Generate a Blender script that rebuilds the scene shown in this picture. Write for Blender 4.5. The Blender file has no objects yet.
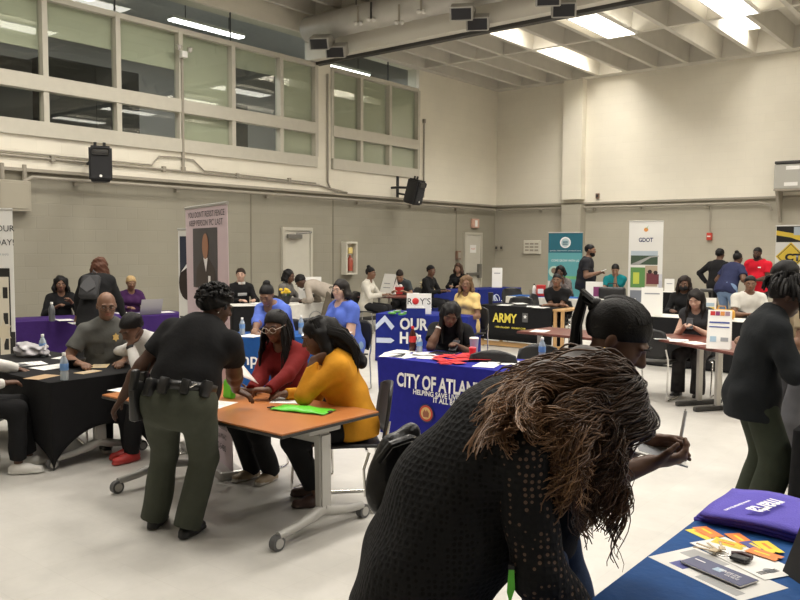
import bpy, bmesh, math, random
import numpy as np
from mathutils import Vector, Matrix
random.seed(7); np.random.seed(7)
SC = bpy.context.scene
COL = SC.collection
# ---------------------------------------------------------------- camera, world, exposure
FPX = 800.0; CAMH = 1.80
YAW = math.radians(39.1); PITCH = math.atan(54/800); ROLL = .005
fw0 = Vector((-math.sin(YAW), math.cos(YAW), 0)); rt0 = Vector((math.cos(YAW), math.sin(YAW), 0)); up0 = Vector((0, 0, 1))
FWD = fw0*math.cos(PITCH) - up0*math.sin(PITCH); UP1 = up0*math.cos(PITCH) + fw0*math.sin(PITCH)
RGT = rt0*math.cos(ROLL) + UP1*math.sin(ROLL); UPV = UP1*math.cos(ROLL) - rt0*math.sin(ROLL)
EYE = Vector((0, 0, CAMH))
cam = bpy.data.cameras.new('camera'); camo = bpy.data.objects.new('camera', cam); COL.objects.link(camo)
cam.sensor_width = 36; cam.lens = 36*FPX/800; cam.clip_start = .05; cam.clip_end = 200
camo.matrix_world = Matrix(((RGT.x, UPV.x, -FWD.x, 0), (RGT.y, UPV.y, -FWD.y, 0), (RGT.z, UPV.z, -FWD.z, CAMH), (0, 0, 0, 1)))
SC.camera = camo
w = bpy.data.worlds.new('world'); SC.world = w; w.use_nodes = True
w.node_tree.nodes['Background'].inputs[0].default_value = (1, .95, .88, 1)
w.node_tree.nodes['Background'].inputs[1].default_value = .12
SC.view_settings.view_transform = 'Standard'; SC.view_settings.look = 'None'
SC.view_settings.exposure = 0.0; SC.view_settings.gamma = 1; SC.view_settings.use_curve_mapping = False
LAMP_W = 88.0
LAMP_COL = (1.0, .945, .865)

def ray(u, v): return FWD + RGT*((u-400)/FPX) - UPV*((v-300)/FPX)
def G(u, v, z=0.0):                # the floor (or table-height) point seen at a place of the photo
    d = ray(u, v); return EYE + d*((z-CAMH)/d.z)
def DP(u, v, d): return EYE + ray(u, v)*d
def AT(u, d):                       # floor position under image column u at depth d
    p = DP(u, 300, d); return Vector((p.x, p.y, 0))
def WX(u, v, X): d = ray(u, v); return EYE + d*(X/d.x)
def WY(u, v, Y): d = ray(u, v); return EYE + d*(Y/d.y)
WALLX = -12.74; WALLY = 20.1

# ---------------------------------------------------------------- materials
MATS = {}
def mat(name, col, rough=.6, metal=0, noise=0, nscale=8, bump=0, bscale=60, emit=None, estr=0, spec=.5, coat=0, trans=0, alpha=1, sheen=0):
    if name in MATS: return MATS[name]
    m = bpy.data.materials.new(name); m.use_nodes = True; nt = m.node_tree; b = nt.nodes['Principled BSDF']
    b.inputs['Base Color'].default_value = (*col, 1); b.inputs['Roughness'].default_value = rough; b.inputs['Metallic'].default_value = metal
    b.inputs['Specular IOR Level'].default_value = spec
    if coat: b.inputs['Coat Weight'].default_value = coat
    if trans: b.inputs['Transmission Weight'].default_value = trans
    if alpha < 1: b.inputs['Alpha'].default_value = alpha
    if sheen: b.inputs['Sheen Weight'].default_value = sheen
    if emit: b.inputs['Emission Color'].default_value = (*emit, 1); b.inputs['Emission Strength'].default_value = estr
    if noise or bump:
        tc = nt.nodes.new('ShaderNodeTexCoord')
    if noise:
        n = nt.nodes.new('ShaderNodeTexNoise'); n.inputs['Scale'].default_value = nscale; n.inputs['Detail'].default_value = 4
        nt.links.new(tc.outputs['Object'], n.inputs['Vector'])
        mx = nt.nodes.new('ShaderNodeMixRGB'); mx.blend_type = 'MULTIPLY'; mx.inputs[0].default_value = 1
        cr = nt.nodes.new('ShaderNodeMapRange'); cr.inputs['From Min'].default_value = .25; cr.inputs['From Max'].default_value = .75
        cr.inputs['To Min'].default_value = 1-noise; cr.inputs['To Max'].default_value = 1+noise*.4
        nt.links.new(n.outputs['Fac'], cr.inputs['Value']); mx.inputs[1].default_value = (*col, 1)
        nt.links.new(cr.outputs['Result'], mx.inputs[2]); nt.links.new(mx.outputs[0], b.inputs['Base Color'])
    if bump:
        n2 = nt.nodes.new('ShaderNodeTexNoise'); n2.inputs['Scale'].default_value = bscale; n2.inputs['Detail'].default_value = 3
        nt.links.new(tc.outputs['Object'], n2.inputs['Vector'])
        bp = nt.nodes.new('ShaderNodeBump'); bp.inputs['Strength'].default_value = bump; bp.inputs['Distance'].default_value = .01
        nt.links.new(n2.outputs['Fac'], bp.inputs['Height']); nt.links.new(bp.outputs[0], b.inputs['Normal'])
    MATS[name] = m; return m
def fabric(name, col, rough=.9): return mat(name, col, rough, noise=.12, nscale=14, bump=.25, bscale=35, spec=.2)
def block_wall(name, col, col2, bw, bh, mortar=.012, rough=.7, axis='x'):
    m = bpy.data.materials.new(name); m.use_nodes = True; nt = m.node_tree; b = nt.nodes['Principled BSDF']
    tc = nt.nodes.new('ShaderNodeTexCoord'); sp = nt.nodes.new('ShaderNodeSeparateXYZ'); cb = nt.nodes.new('ShaderNodeCombineXYZ')
    nt.links.new(tc.outputs['Object'], sp.inputs[0])
    nt.links.new(sp.outputs['Y' if axis == 'x' else 'X'], cb.inputs[0]); nt.links.new(sp.outputs['Z'], cb.inputs[1])
    br = nt.nodes.new('ShaderNodeTexBrick'); nt.links.new(cb.outputs[0], br.inputs['Vector'])
    br.inputs['Scale'].default_value = 1; br.inputs['Brick Width'].default_value = bw; br.inputs['Row Height'].default_value = bh
    br.inputs['Mortar Size'].default_value = mortar; br.inputs['Mortar Smooth'].default_value = .6
    br.inputs['Color1'].default_value = (*col, 1); br.inputs['Color2'].default_value = (*col2, 1); br.inputs['Mortar'].default_value = (*[c*.95 for c in col], 1)
    n = nt.nodes.new('ShaderNodeTexNoise'); n.inputs['Scale'].default_value = .9; n.inputs['Detail'].default_value = 5
    nt.links.new(tc.outputs['Object'], n.inputs['Vector'])
    mr = nt.nodes.new('ShaderNodeMapRange'); mr.inputs['To Min'].default_value = .9; mr.inputs['To Max'].default_value = 1.08
    nt.links.new(n.outputs['Fac'], mr.inputs['Value'])
    mx = nt.nodes.new('ShaderNodeMixRGB'); mx.blend_type = 'MULTIPLY'; mx.inputs[0].default_value = 1
    nt.links.new(br.outputs['Color'], mx.inputs[1]); nt.links.new(mr.outputs['Result'], mx.inputs[2]); nt.links.new(mx.outputs[0], b.inputs['Base Color'])
    bp = nt.nodes.new('ShaderNodeBump'); bp.inputs['Strength'].default_value = .3; bp.inputs['Distance'].default_value = .006; bp.invert = True
    nt.links.new(br.outputs['Fac'], bp.inputs['Height']); nt.links.new(bp.outputs[0], b.inputs['Normal'])
    b.inputs['Roughness'].default_value = rough; MATS[name] = m; return m
def floor_material():
    m = bpy.data.materials.new('vinyl_tile'); m.use_nodes = True; nt = m.node_tree; b = nt.nodes['Principled BSDF']
    tc = nt.nodes.new('ShaderNodeTexCoord')
    br = nt.nodes.new('ShaderNodeTexBrick'); br.offset = 0; nt.links.new(tc.outputs['Object'], br.inputs['Vector'])
    br.inputs['Scale'].default_value = 1; br.inputs['Brick Width'].default_value = .305; br.inputs['Row Height'].default_value = .305
    br.inputs['Mortar Size'].default_value = .0025; br.inputs['Mortar Smooth'].default_value = .8
    br.inputs['Color1'].default_value = (.585, .565, .525, 1); br.inputs['Color2'].default_value = (.565, .545, .505, 1); br.inputs['Mortar'].default_value = (.52, .50, .46, 1)
    n = nt.nodes.new('ShaderNodeTexNoise'); n.inputs['Scale'].default_value = 1.3; n.inputs['Detail'].default_value = 8; n.inputs['Roughness'].default_value = .7
    nt.links.new(tc.outputs['Object'], n.inputs['Vector'])
    mr = nt.nodes.new('ShaderNodeMapRange'); mr.inputs['From Min'].default_value = .3; mr.inputs['From Max'].default_value = .7; mr.inputs['To Min'].default_value = .84; mr.inputs['To Max'].default_value = 1.08
    nt.links.new(n.outputs['Fac'], mr.inputs['Value'])
    mx = nt.nodes.new('ShaderNodeMixRGB'); mx.blend_type = 'MULTIPLY'; mx.inputs[0].default_value = 1
    nt.links.new(br.outputs['Color'], mx.inputs[1]); nt.links.new(mr.outputs['Result'], mx.inputs[2]); nt.links.new(mx.outputs[0], b.inputs['Base Color'])
    n2 = nt.nodes.new('ShaderNodeTexNoise'); n2.inputs['Scale'].default_value = 5; n2.inputs['Detail'].default_value = 6
    nt.links.new(tc.outputs['Object'], n2.inputs['Vector'])
    r2 = nt.nodes.new('ShaderNodeMapRange'); r2.inputs['To Min'].default_value = .22; r2.inputs['To Max'].default_value = .45
    nt.links.new(n2.outputs['Fac'], r2.inputs['Value']); nt.links.new(r2.outputs['Result'], b.inputs['Roughness'])
    b.inputs['Specular IOR Level'].default_value = .45
    MATS['floor'] = m; return m

# ---------------------------------------------------------------- mesh helpers
class MB:
    def __init__(s): s.bm = bmesh.new()
    def obox(s, c, ax, h, bev=0, seg=2):
        c = Vector(c); ax = [Vector(a) for a in ax]
        vs = [s.bm.verts.new(c + ax[0]*h[0]*i + ax[1]*h[1]*j + ax[2]*h[2]*k) for i in (-1, 1) for j in (-1, 1) for k in (-1, 1)]
        fs = [s.bm.faces.new([vs[q] for q in f]) for f in ((0, 1, 3, 2), (4, 6, 7, 5), (0, 4, 5, 1), (2, 3, 7, 6), (0, 2, 6, 4), (1, 5, 7, 3))]
        if bev:
            es = list({e for f in fs for e in f.edges})
            bmesh.ops.bevel(s.bm, geom=es, offset=bev, segments=seg, affect='EDGES', profile=.5)
        return s
    def box(s, x0, x1, y0, y1, z0, z1, bev=0, seg=2):
        return s.obox(((x0+x1)/2, (y0+y1)/2, (z0+z1)/2), ((1, 0, 0), (0, 1, 0), (0, 0, 1)), (abs(x1-x0)/2, abs(y1-y0)/2, abs(z1-z0)/2), bev, seg)
    def tube(s, pts, r, seg=8, cap=True):
        pts = [Vector(p) for p in pts]; n = len(pts)
        rs = r if isinstance(r, (list, tuple)) else [r]*n
        t = (pts[1]-pts[0]).normalized(); a = Vector((0, 0, 1)) if abs(t.z) < .9 else Vector((1, 0, 0))
        nn = t.cross(a).normalized(); rings = []
        for i in range(n):
            t = (pts[min(i+1, n-1)] - pts[max(i-1, 0)])
            t = t.normalized() if t.length > 1e-9 else Vector((0, 0, 1))
            nn = (nn - t*nn.dot(t)); nn = nn.normalized() if nn.length > 1e-6 else t.orthogonal().normalized()
            b = t.cross(nn)
            rings.append([s.bm.verts.new(pts[i] + (nn*math.cos(2*math.pi*k/seg) + b*math.sin(2*math.pi*k/seg))*rs[i]) for k in range(seg)])
        for i in range(n-1):
            for k in range(seg):
                s.bm.faces.new((rings[i][k], rings[i][(k+1) % seg], rings[i+1][(k+1) % seg], rings[i+1][k]))
        if cap:
            s.bm.faces.new(rings[0][::-1]); s.bm.faces.new(rings[-1])
        return s
    def cyl(s, p0, p1, r, r1=None, seg=14): return s.tube([p0, p1], [r, r if r1 is None else r1], seg)
    def lathe(s, prof, c=(0, 0, 0), seg=20):
        c = Vector(c); rings = []
        for (r, z) in prof:
            rings.append([s.bm.verts.new(c + Vector((max(r, 1e-4)*math.cos(2*math.pi*k/seg), max(r, 1e-4)*math.sin(2*math.pi*k/seg), z))) for k in range(seg)])
        for i in range(len(prof)-1):
            for k in range(seg):
                s.bm.faces.new((rings[i][k], rings[i][(k+1) % seg], rings[i+1][(k+1) % seg], rings[i+1][k]))
        s.bm.faces.new(rings[0][::-1]); s.bm.faces.new(rings[-1]); return s
    def prism(s, poly, ext):
        ext = Vector(ext); a = [s.bm.verts.new(Vector(p)) for p in poly]; b = [s.bm.verts.new(Vector(p)+ext) for p in poly]; n = len(a)
        s.bm.faces.new(a[::-1]); s.bm.faces.new(b)
        for i in range(n): s.bm.faces.new((a[i], a[(i+1) % n], b[(i+1) % n], b[i]))
        return s
    def grid(s, rows, closed=False):
        vs = [[s.bm.verts.new(Vector(p)) for p in r] for r in rows]
        for i in range(len(vs)-1):
            m = len(vs[i])
            for k in range(m if closed else m-1):
                s.bm.faces.new((vs[i][k], vs[i][(k+1) % m], vs[i+1][(k+1) % m], vs[i+1][k]))
        return vs
    def ball(s, c, r, sc=(1, 1, 1), seg=14, rings=9):
        c = Vector(c); prof = []
        for i in range(rings+1):
            a = -math.pi/2 + math.pi*i/rings; prof.append((r*math.cos(a), r*math.sin(a)))
        n0 = len(s.bm.verts); s.lathe(prof, (0, 0, 0), seg); s.bm.verts.ensure_lookup_table()
        for v in s.bm.verts[n0:]: v.co = Vector((v.co.x*sc[0], v.co.y*sc[1], v.co.z*sc[2])) + c
        return s
    def build(s, name, m, parent=None, smooth=False, thick=0):
        bmesh.ops.recalc_face_normals(s.bm, faces=s.bm.faces[:])
        me = bpy.data.meshes.new(name); s.bm.to_mesh(me); s.bm.free()
        if smooth: me.polygons.foreach_set('use_smooth', [True]*len(me.polygons))
        me.materials.append(m); o = bpy.data.objects.new(name, me); COL.objects.link(o)
        if smooth:
            try: me.set_sharp_from_angle(angle=math.radians(42))
            except Exception: pass
        if thick:
            md = o.modifiers.new('thickness', 'SOLIDIFY'); md.thickness = thick; md.offset = 0
        if parent: o.parent = parent
        return o
def tag(o, label, cat, group=None, kind=None):
    o['label'] = label; o['category'] = cat
    if group: o['group'] = group
    if kind: o['kind'] = kind
    return o
def thing(name, label, cat, loc=(0, 0, 0), rz=0, group=None):
    o = bpy.data.objects.new(name, None); COL.objects.link(o); o.empty_display_size = .1
    o.location = loc; o.rotation_euler = (0, 0, rz); return tag(o, label, cat, group)
def solo(name, label, cat, mb, m, loc=(0, 0, 0), rz=0, group=None, smooth=False, thick=0):
    o = mb.build(name, m, None, smooth, thick); o.location = loc; o.rotation_euler = (0, 0, rz); return tag(o, label, cat, group)
def struct(name, mb, m, label=None, smooth=False, parent=None):
    o = mb.build(name, m, parent, smooth)
    if not parent: o['kind'] = 'structure'
    if label: o['label'] = label
    return o
def text(body, m, parent, o, rv, uv, height=None, width=None, bold=0.0, name='lettering', lift=.003, align='CENTER', shear=0, ext=.0008):
    """lettering centred at o in the parent's frame; rv = reading direction, uv = up"""
    cu = bpy.data.curves.new(name, 'FONT'); cu.body = body; cu.align_x = 'CENTER'; cu.align_y = 'CENTER'; cu.size = 1; cu.offset = bold; cu.extrude = 0; cu.shear = shear
    cu.resolution_u = 3
    tmp = bpy.data.objects.new(name, cu); me = bpy.data.meshes.new_from_object(tmp); bpy.data.objects.remove(tmp)
    n = len(me.vertices); co = np.empty(n*3, np.float32); me.vertices.foreach_get('co', co); co = co.reshape(-1, 3)
    lo, hi = co.min(0), co.max(0); c = (lo+hi)/2; sx = sy = 1
    if width: sx = width/(hi[0]-lo[0])
    if height: sy = height/(hi[1]-lo[1])
    if not width: sx = sy
    if not height: sy = sx
    rv = Vector(rv).normalized(); uv = Vector(uv); uv = (uv - rv*uv.dot(rv)).normalized(); nv = rv.cross(uv); o = Vector(o)
    q = (co - c)*[sx, sy, 1]
    pts = np.outer(q[:, 0], rv) + np.outer(q[:, 1], uv) + np.array(o + nv*lift)
    if align == 'LEFT': pts += np.array(rv)*((hi[0]-lo[0])*sx/2)
    me.vertices.foreach_set('co', pts.astype(np.float32).ravel()); me.update()
    me.materials.clear(); me.materials.append(m)
    ob = bpy.data.objects.new(name, me); COL.objects.link(ob)
    if parent: ob.parent = parent
    return ob
def copy_tree(o, parent=None):
    c = o.copy(); COL.objects.link(c)
    if parent: c.parent = parent
    for ch in list(o.children): copy_tree(ch, c)
    return c
def plate(pts, m, parent, name, nv, t=.002):
    """thin printed shape: polygon pts with a small thickness along nv"""
    mb = MB(); nv = Vector(nv).normalized(); mb.prism([Vector(p) for p in pts], nv*t); return mb.build(name, m, parent)
# ---------------------------------------------------------------- the hall
CREAM = block_wall('cream_block', (.80, .755, .64), (.785, .74, .625), .41, .205, .006, .6, 'x')
CREAMB = block_wall('cream_block_back', (.80, .755, .645), (.785, .74, .63), .41, .205, .006, .6, 'y')
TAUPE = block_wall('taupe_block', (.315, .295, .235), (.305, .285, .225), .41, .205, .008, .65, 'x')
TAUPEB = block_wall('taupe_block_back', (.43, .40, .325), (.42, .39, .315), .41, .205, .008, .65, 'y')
FRAME = mat('window_frame_paint', (.56, .53, .45), .5, noise=.05)
CONC = mat('ceiling_paint', (.62, .59, .52), .8, noise=.08, nscale=2)
BEAMM = mat('beam_paint', (.70, .665, .58), .75, noise=.06, nscale=1.5)
DARKM = mat('dark_metal', (.04, .038, .035), .5)
PIPEM = mat('painted_conduit', (.33, .30, .245), .5)
WHITE = mat('white_plastic', (.82, .81, .78), .45)
BLACKP = mat('black_plastic', (.012, .012, .014), .5)
CHROME = mat('chrome', (.75, .74, .72), .22, 1)
PANEL = mat('lit_diffuser', (.9, .9, .85), .5, emit=(1, .95, .85), estr=7)
X1, Y0 = 9.5, -7.0
fl = MB(); fl.box(WALLX-.3, X1+.3, Y0-.3, WALLY+.3, -.2, 0); struct('floor', fl, floor_material())
LEDGE = 3.0
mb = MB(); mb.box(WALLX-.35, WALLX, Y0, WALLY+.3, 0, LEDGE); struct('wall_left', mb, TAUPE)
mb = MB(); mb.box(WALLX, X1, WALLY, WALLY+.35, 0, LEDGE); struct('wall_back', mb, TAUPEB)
# cream upper walls stand a little proud of the lower blockwork
U = WALLX+.07; ZT = 7.45
mb = MB()
mb.box(WALLX-.3, U, Y0, WALLY+.3, LEDGE, 3.52)
mb.box(WALLX-.3, U, 12.66, 13.1, 3.52, ZT)          # pier between the windows
mb.box(WALLX-.3, U, 16.32, WALLY+.3, 3.52, ZT)      # blank wall to the corner
mb.box(WALLX-.3, U, Y0, 0.0, 3.52, ZT)
mb.box(WALLX-.3, U, 0, 12.66, 6.36, ZT); mb.box(WALLX-.3, U, 13.1, 16.32, 6.30, ZT)
struct('wall_left_upper', mb, CREAM)
mb = MB(); mb.box(U, X1, WALLY-.07, WALLY+.35, LEDGE, ZT); struct('wall_back_upper', mb, CREAMB)
mb = MB(); mb.box(X1, X1+.3, Y0, WALLY, 0, ZT); struct('wall_right', mb, CREAM)
mb = MB(); mb.box(WALLX, X1, Y0-.3, Y0, 0, ZT); struct('wall_front', mb, CREAMB)
# pilaster on the back wall
mb = MB(); mb.box(-10.42, -9.86, WALLY-.32, WALLY, LEDGE+.08, 6.3); struct('trim_pilaster_upper', mb, CREAMB)
mb = MB(); mb.box(-10.42, -9.86, WALLY-.32, WALLY, 0, LEDGE-.06); struct('trim_pilaster_lower', mb, TAUPEB)
# expansion joints and baseboards
mb = MB()
for u in (251, 333, 456):
    y = WX(u, 240, WALLX).y; mb.box(WALLX, WALLX+.006, y-.015, y+.015, 0, 2.88)
struct('trim_wall_joints', mb, mat('joint_sealant', (.20, .18, .14), .8))
mb = MB(); mb.box(WALLX, WALLX+.012, Y0, WALLY, 0, .1); struct('baseboard_left', mb, DARKM)
mb = MB(); mb.box(WALLX, X1, WALLY-.012, WALLY, 0, .1); struct('baseboard_back', mb, DARKM)
# ledge band: steel angle under the cream wall
mb = MB(); mb.box(WALLX, WALLX+.09, Y0, WALLY, LEDGE-.05, LEDGE); struct('trim_ledge_left', mb, PIPEM)
mb = MB(); mb.box(WALLX, X1, WALLY-.09, WALLY, LEDGE-.05, LEDGE); struct('trim_ledge_back', mb, PIPEM)

# conduits
def conduit(label, runs, r=.022, clips=()):
    t = thing('conduit', label, 'pipe', runs[0][0])
    o0 = Vector(runs[0][0]); mb = MB()
    for pts in runs: mb.tube([Vector(p)-o0 for p in pts], r, 8)
    mb.build('pipe_run', PIPEM, t, True)
    for c in clips:
        k = MB(); q = Vector(c)-o0; k.obox(q, ((1, 0, 0), (0, 1, 0), (0, 0, 1)), (.035, .035, .05), .008); k.build('clamp', PIPEM, t)
    return t
cx = U+.03
conduit('thin grey conduit running along the cream band below the long window', [[(cx, 3.0, 3.19), (cx, 9.0, 3.17), (cx, 12.7, 3.13), (cx, 13.0, 3.08), (cx, 13.3, 3.03)]], .02,
        [(cx, y, 3.18) for y in (5.2, 6.6, 8.7, 10.4, 11.8)])
conduit('second grey conduit running just above the first along the cream band', [[(cx, 3.0, 3.245), (cx, 8.45, 3.235), (cx, 8.6, 3.40), (cx, 9.0, 3.42), (cx, 9.35, 3.40), (cx, 9.6, 3.215), (cx, 12.6, 3.17)]], .014)
conduit('vertical conduit climbing the window mullion to a small lamp', [[(cx+.01, 9.12, 3.18), (cx+.01, 9.12, 5.25)]], .028, [(cx+.01, 9.12, 3.2)])
conduit('vertical conduit on the pier between the two windows', [[(cx, 12.97, 5.6), (cx, 12.97, 3.22), (cx, 13.05, 3.08), (cx, 13.6, 3.02)]], .024)
conduit('vertical conduit beside the right end of the smaller window', [[(cx, 16.5, 5.0), (cx, 16.5, 3.05)]], .02, [(cx, 16.5, 5.0)])
conduit('taupe pipe slung below the ledge of the long side wall', [[(WALLX+.13, 6.1, 2.6), (WALLX+.13, 6.1, 2.78), (WALLX+.13, 6.25, 2.86), (WALLX+.13, 12, 2.86), (WALLX+.13, 19.9, 2.86)]], .03,
        [(WALLX+.07, y, 2.82) for y in (7.0, 9.0, 11.2, 14, 16, 18)])
conduit('taupe pipe slung below the ledge of the far wall', [[(WALLX+.2, WALLY-.13, 2.86), (-5.4, WALLY-.13, 2.86), (-5.15, WALLY-.13, 2.8), (-5.1, WALLY-.13, 2.66)]], .03,
        [(x, WALLY-.07, 2.83) for x in (-11.2, -9.6, -8.3, -6.6)])
conduit('thin pipe dropping from the far wall ledge to the fire pull', [[(-6.53, WALLY-.04, 2.9), (-6.53, WALLY-.04, 2.2)]], .014)
t = thing('call_point', 'small red pull box on the far wall left of the yellow banner', 'alarm', (-6.53, WALLY-.05, 2.06))
mb = MB(); mb.box(-.06, .06, -.04, .05, -.08, .1, .01); mb.build('housing', mat('alarm_red', (.5, .05, .03), .4), t)
mb = MB(); mb.box(-.04, .04, -.05, -.041, .0, .03); mb.build('pull_bar', WHITE, t)
# upper lamp head on the vertical conduit
t = thing('wall_lamp', 'small white twin lamp head at the top of the window conduit', 'lamp', (cx+.06, 9.12, 5.3))
mb = MB(); mb.box(-.05, .05, -.06, .06, -.06, .06, .012); mb.build('housing', WHITE, t)
for s_ in (-1, 1):
    mb = MB(); mb.lathe([(.0, -.03), (.035, -.03), (.06, .05), (.055, .06), (0, .05)], (.03, s_*.12, .08), 12); mb.build('lamp_head', CHROME, t, True)
# junction box at far left
p = WX(10, 196, WALLX)
t = thing('junction_box', 'square taupe junction box under the ledge at far left', 'electrical box', (WALLX, p.y, p.z))
mb = MB(); mb.box(0, .16, -.26, .26, -.24, .24, .01); mb.build('housing', mat('taupe_paint', (.36, .33, .26), .5), t)
mb = MB(); mb.box(.161, .17, -.22, .22, -.2, .2, .004); mb.build('cover', mat('taupe_paint'  , (.36, .33, .26)), t)
for yy in (-.15, .2):
    mb = MB(); mb.tube([(.08, yy, .24), (.08, yy, .5)], .035, 8); mb.build('conduit_stub', PIPEM, t, True)

# windows into the gallery
GLASS = bpy.data.materials.new('window_glass'); GLASS.use_nodes = True
nt = GLASS.node_tree; nt.nodes.remove(nt.nodes['Principled BSDF'])
g1 = nt.nodes.new('ShaderNodeBsdfTransparent'); g1.inputs[0].default_value = (.93, .95, .92, 1); g2 = nt.nodes.new('ShaderNodeBsdfGlossy'); g2.inputs['Roughness'].default_value = .015
fr = nt.nodes.new('ShaderNodeLayerWeight'); fr.inputs[0].default_value = .5; ms = nt.nodes.new('ShaderNodeMixShader')
pw = nt.nodes.new('ShaderNodeMath'); pw.operation = 'POWER'; pw.inputs[1].default_value = 3.5; nt.links.new(fr.outputs['Facing'], pw.inputs[0])
ml = nt.nodes.new('ShaderNodeMath'); ml.operation = 'MULTIPLY_ADD'; ml.inputs[1].default_value = .7; ml.inputs[2].default_value = .05; nt.links.new(pw.outputs[0], ml.inputs[0])
nt.links.new(ml.outputs[0], ms.inputs[0]); nt.links.new(g1.outputs[0], ms.inputs[1]); nt.links.new(g2.outputs[0], ms.inputs[2])
nt.links.new(ms.outputs[0], nt.nodes['Material Output'].inputs[0])
BLIND = mat('roller_blind', (.54, .55, .455), .85, noise=.05, nscale=3)
def window(name, y0, y1, mull, ztop, blinds):
    """blinds: for each bay (upper drop fraction, lower drop fraction)"""
    fx0, fx1 = WALLX-.06, U+.045
    fr_ = MB()
    fr_.box(fx0, fx1, y0, y1, 3.52, 3.76)                    # deep sill member
    fr_.box(fx0, fx1, y0, y1, 4.25, 4.49)                    # middle rail
    fr_.box(fx0, fx1-.03, y0, y1, 5.70, 5.79)                # top rail
    ys = [y0] + mull + [y1]
    for y in ys: fr_.box(fx0+.003, fx1-.02, y-.045, y+.045, 3.76, 5.74)
    tr = MB()
    f = struct(name, fr_, FRAME)
    for y in ys[::2]: tr.box(WALLX-.015, WALLX+.015, y-.008, y+.008, 5.79, ztop)
    tr.build('muntin', DARKM, f)
    gl = MB(); gl.box(WALLX-.012, WALLX-.006, y0, y1, 3.6, ztop); gl.build('pane', GLASS, f)
    for i in range(len(ys)-1):
        a, b = ys[i]+.05, ys[i+1]-.05; uu, ll = blinds[i]
        for (z0, z1, fr2) in ((4.49, 5.7, uu), (3.76, 4.25, ll)):
            if fr2 > .02:
                m2 = MB(); zb = z1 - (z1-z0)*fr2; m2.box(WALLX-.052, WALLX-.046, a, b, zb, z1)
                if fr2 < .98: m2.box(WALLX-.06, WALLX-.04, a, b, zb-.03, zb)
                m2.build('blind', BLIND, f)
    return f
ym = [1.42, 2.70, 3.98, 5.26, 6.53, 7.83, 9.11, 10.34, 11.61]
window('window_1', .1, 12.64, ym, 6.36, [(.6, 0), (.8, 0), (1, .2), (.9, 0), (.62, 0), (.42, 0), (.52, 0), (1, 1), (.28, 0), (1, 1)])
window('window_2', 13.14, 16.3, [14.12, 15.17], 6.30, [(1, 1), (1, 1), (1, 1)])
# gallery room behind the glass
mb = MB(); GX = WALLX-4.2
mb.box(GX-.2, GX, Y0, WALLY, 3.2, 7.2); struct('wall_gallery', mb, mat('gallery_wall', (.27, .26, .24), .8, noise=.1, nscale=1))
mb = MB(); mb.box(GX, WALLX-.3, Y0, WALLY, 3.2, 3.4); struct('floor_gallery', mb, mat('gallery_floor', (.10, .10, .10), .7))
mb = MB(); mb.box(GX, WALLX-.3, Y0, WALLY, 7.0, 7.2); struct('ceiling_gallery', mb, mat('gallery_ceiling', (.62, .63, .63), .8, noise=.1))
mb = MB(); mb.box(GX, WALLX-.3, 16.4, 16.6, 3.4, 7.0); struct('wall_gallery_end', mb, mat('gallery_wall', (.4, .4, .4)))
def strip_light(label, y0, y1, x, z, watts, rot=True):
    t = thing('strip_light', label, 'light', (x, (y0+y1)/2, z), 0, 'gallery strip lights'); L = (y1-y0)/2
    mb = MB(); mb.box(-.12, .12, -L, L, .03, .09, .01); mb.build('housing', WHITE, t)
    mb = MB(); mb.box(-.10, .10, -L+.02, L-.02, 0, .03, .01); mb.build('diffuser', mat('gallery_tube', (.9, .9, .9), .5, emit=(.97, .985, 1), estr=9), t)
    for yy in (-L*.6, L*.6):
        mb = MB(); mb.tube([(0, yy, .09), (0, yy, 7.0-z)], .01, 6); mb.build('stem', DARKM, t)
    l = bpy.data.lights.new('lamp', 'AREA'); l.shape = 'RECTANGLE'; l.size = .2; l.size_y = L*2; l.energy = watts; l.color = (.97, .985, 1)
    lo = bpy.data.objects.new('lamp', l); COL.objects.link(lo); lo.parent = t; lo.location = (0, 0, -.02)
strip_light('fluorescent strip in the gallery above the middle of the long window', 10.0, 11.9, WALLX-1.5, 6.4, 70)
strip_light('fluorescent strip in the gallery behind the small window', 14.0, 15.9, WALLX-1.3, 6.2, 55)
strip_light('fluorescent strip in the gallery near the left of the long window', 7.3, 8.6, WALLX-2.0, 6.55, 20)
# dark cabinets of the gallery, seen below the raised blinds
for (ya, yb, za, lab) in ((5.0, 6.9, 4.62, 'dark cabinet in the gallery behind the leftmost visible panes'), (7.1, 9.0, 4.75, 'dark cabinet in the gallery behind the third window bay'), (10.3, 11.7, 4.5, 'dark cabinet in the gallery behind the fifth window bay'), (3.2, 4.8, 4.7, 'dark cabinet in the gallery beyond the left frame edge')):
    t = thing('gallery_cabinet', lab, 'cabinet', (WALLX-1.4, (ya+yb)/2, 3.4)); mb = MB(); h_ = (yb-ya)/2
    mb.box(-.3, .3, -h_, h_, 0, za-3.4+.35, .01); mb.build('body', mat('dark_cabinet', (.03, .03, .033), .5), t)
    for s_ in (-1, 1):
        mb = MB(); mb.box(.301, .32, s_*h_/2-h_*.46, s_*h_/2+h_*.46, .05, za-3.4+.3, .005); mb.build('door', mat('dark_cabinet', (.03, .03, .033)), t)

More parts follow.
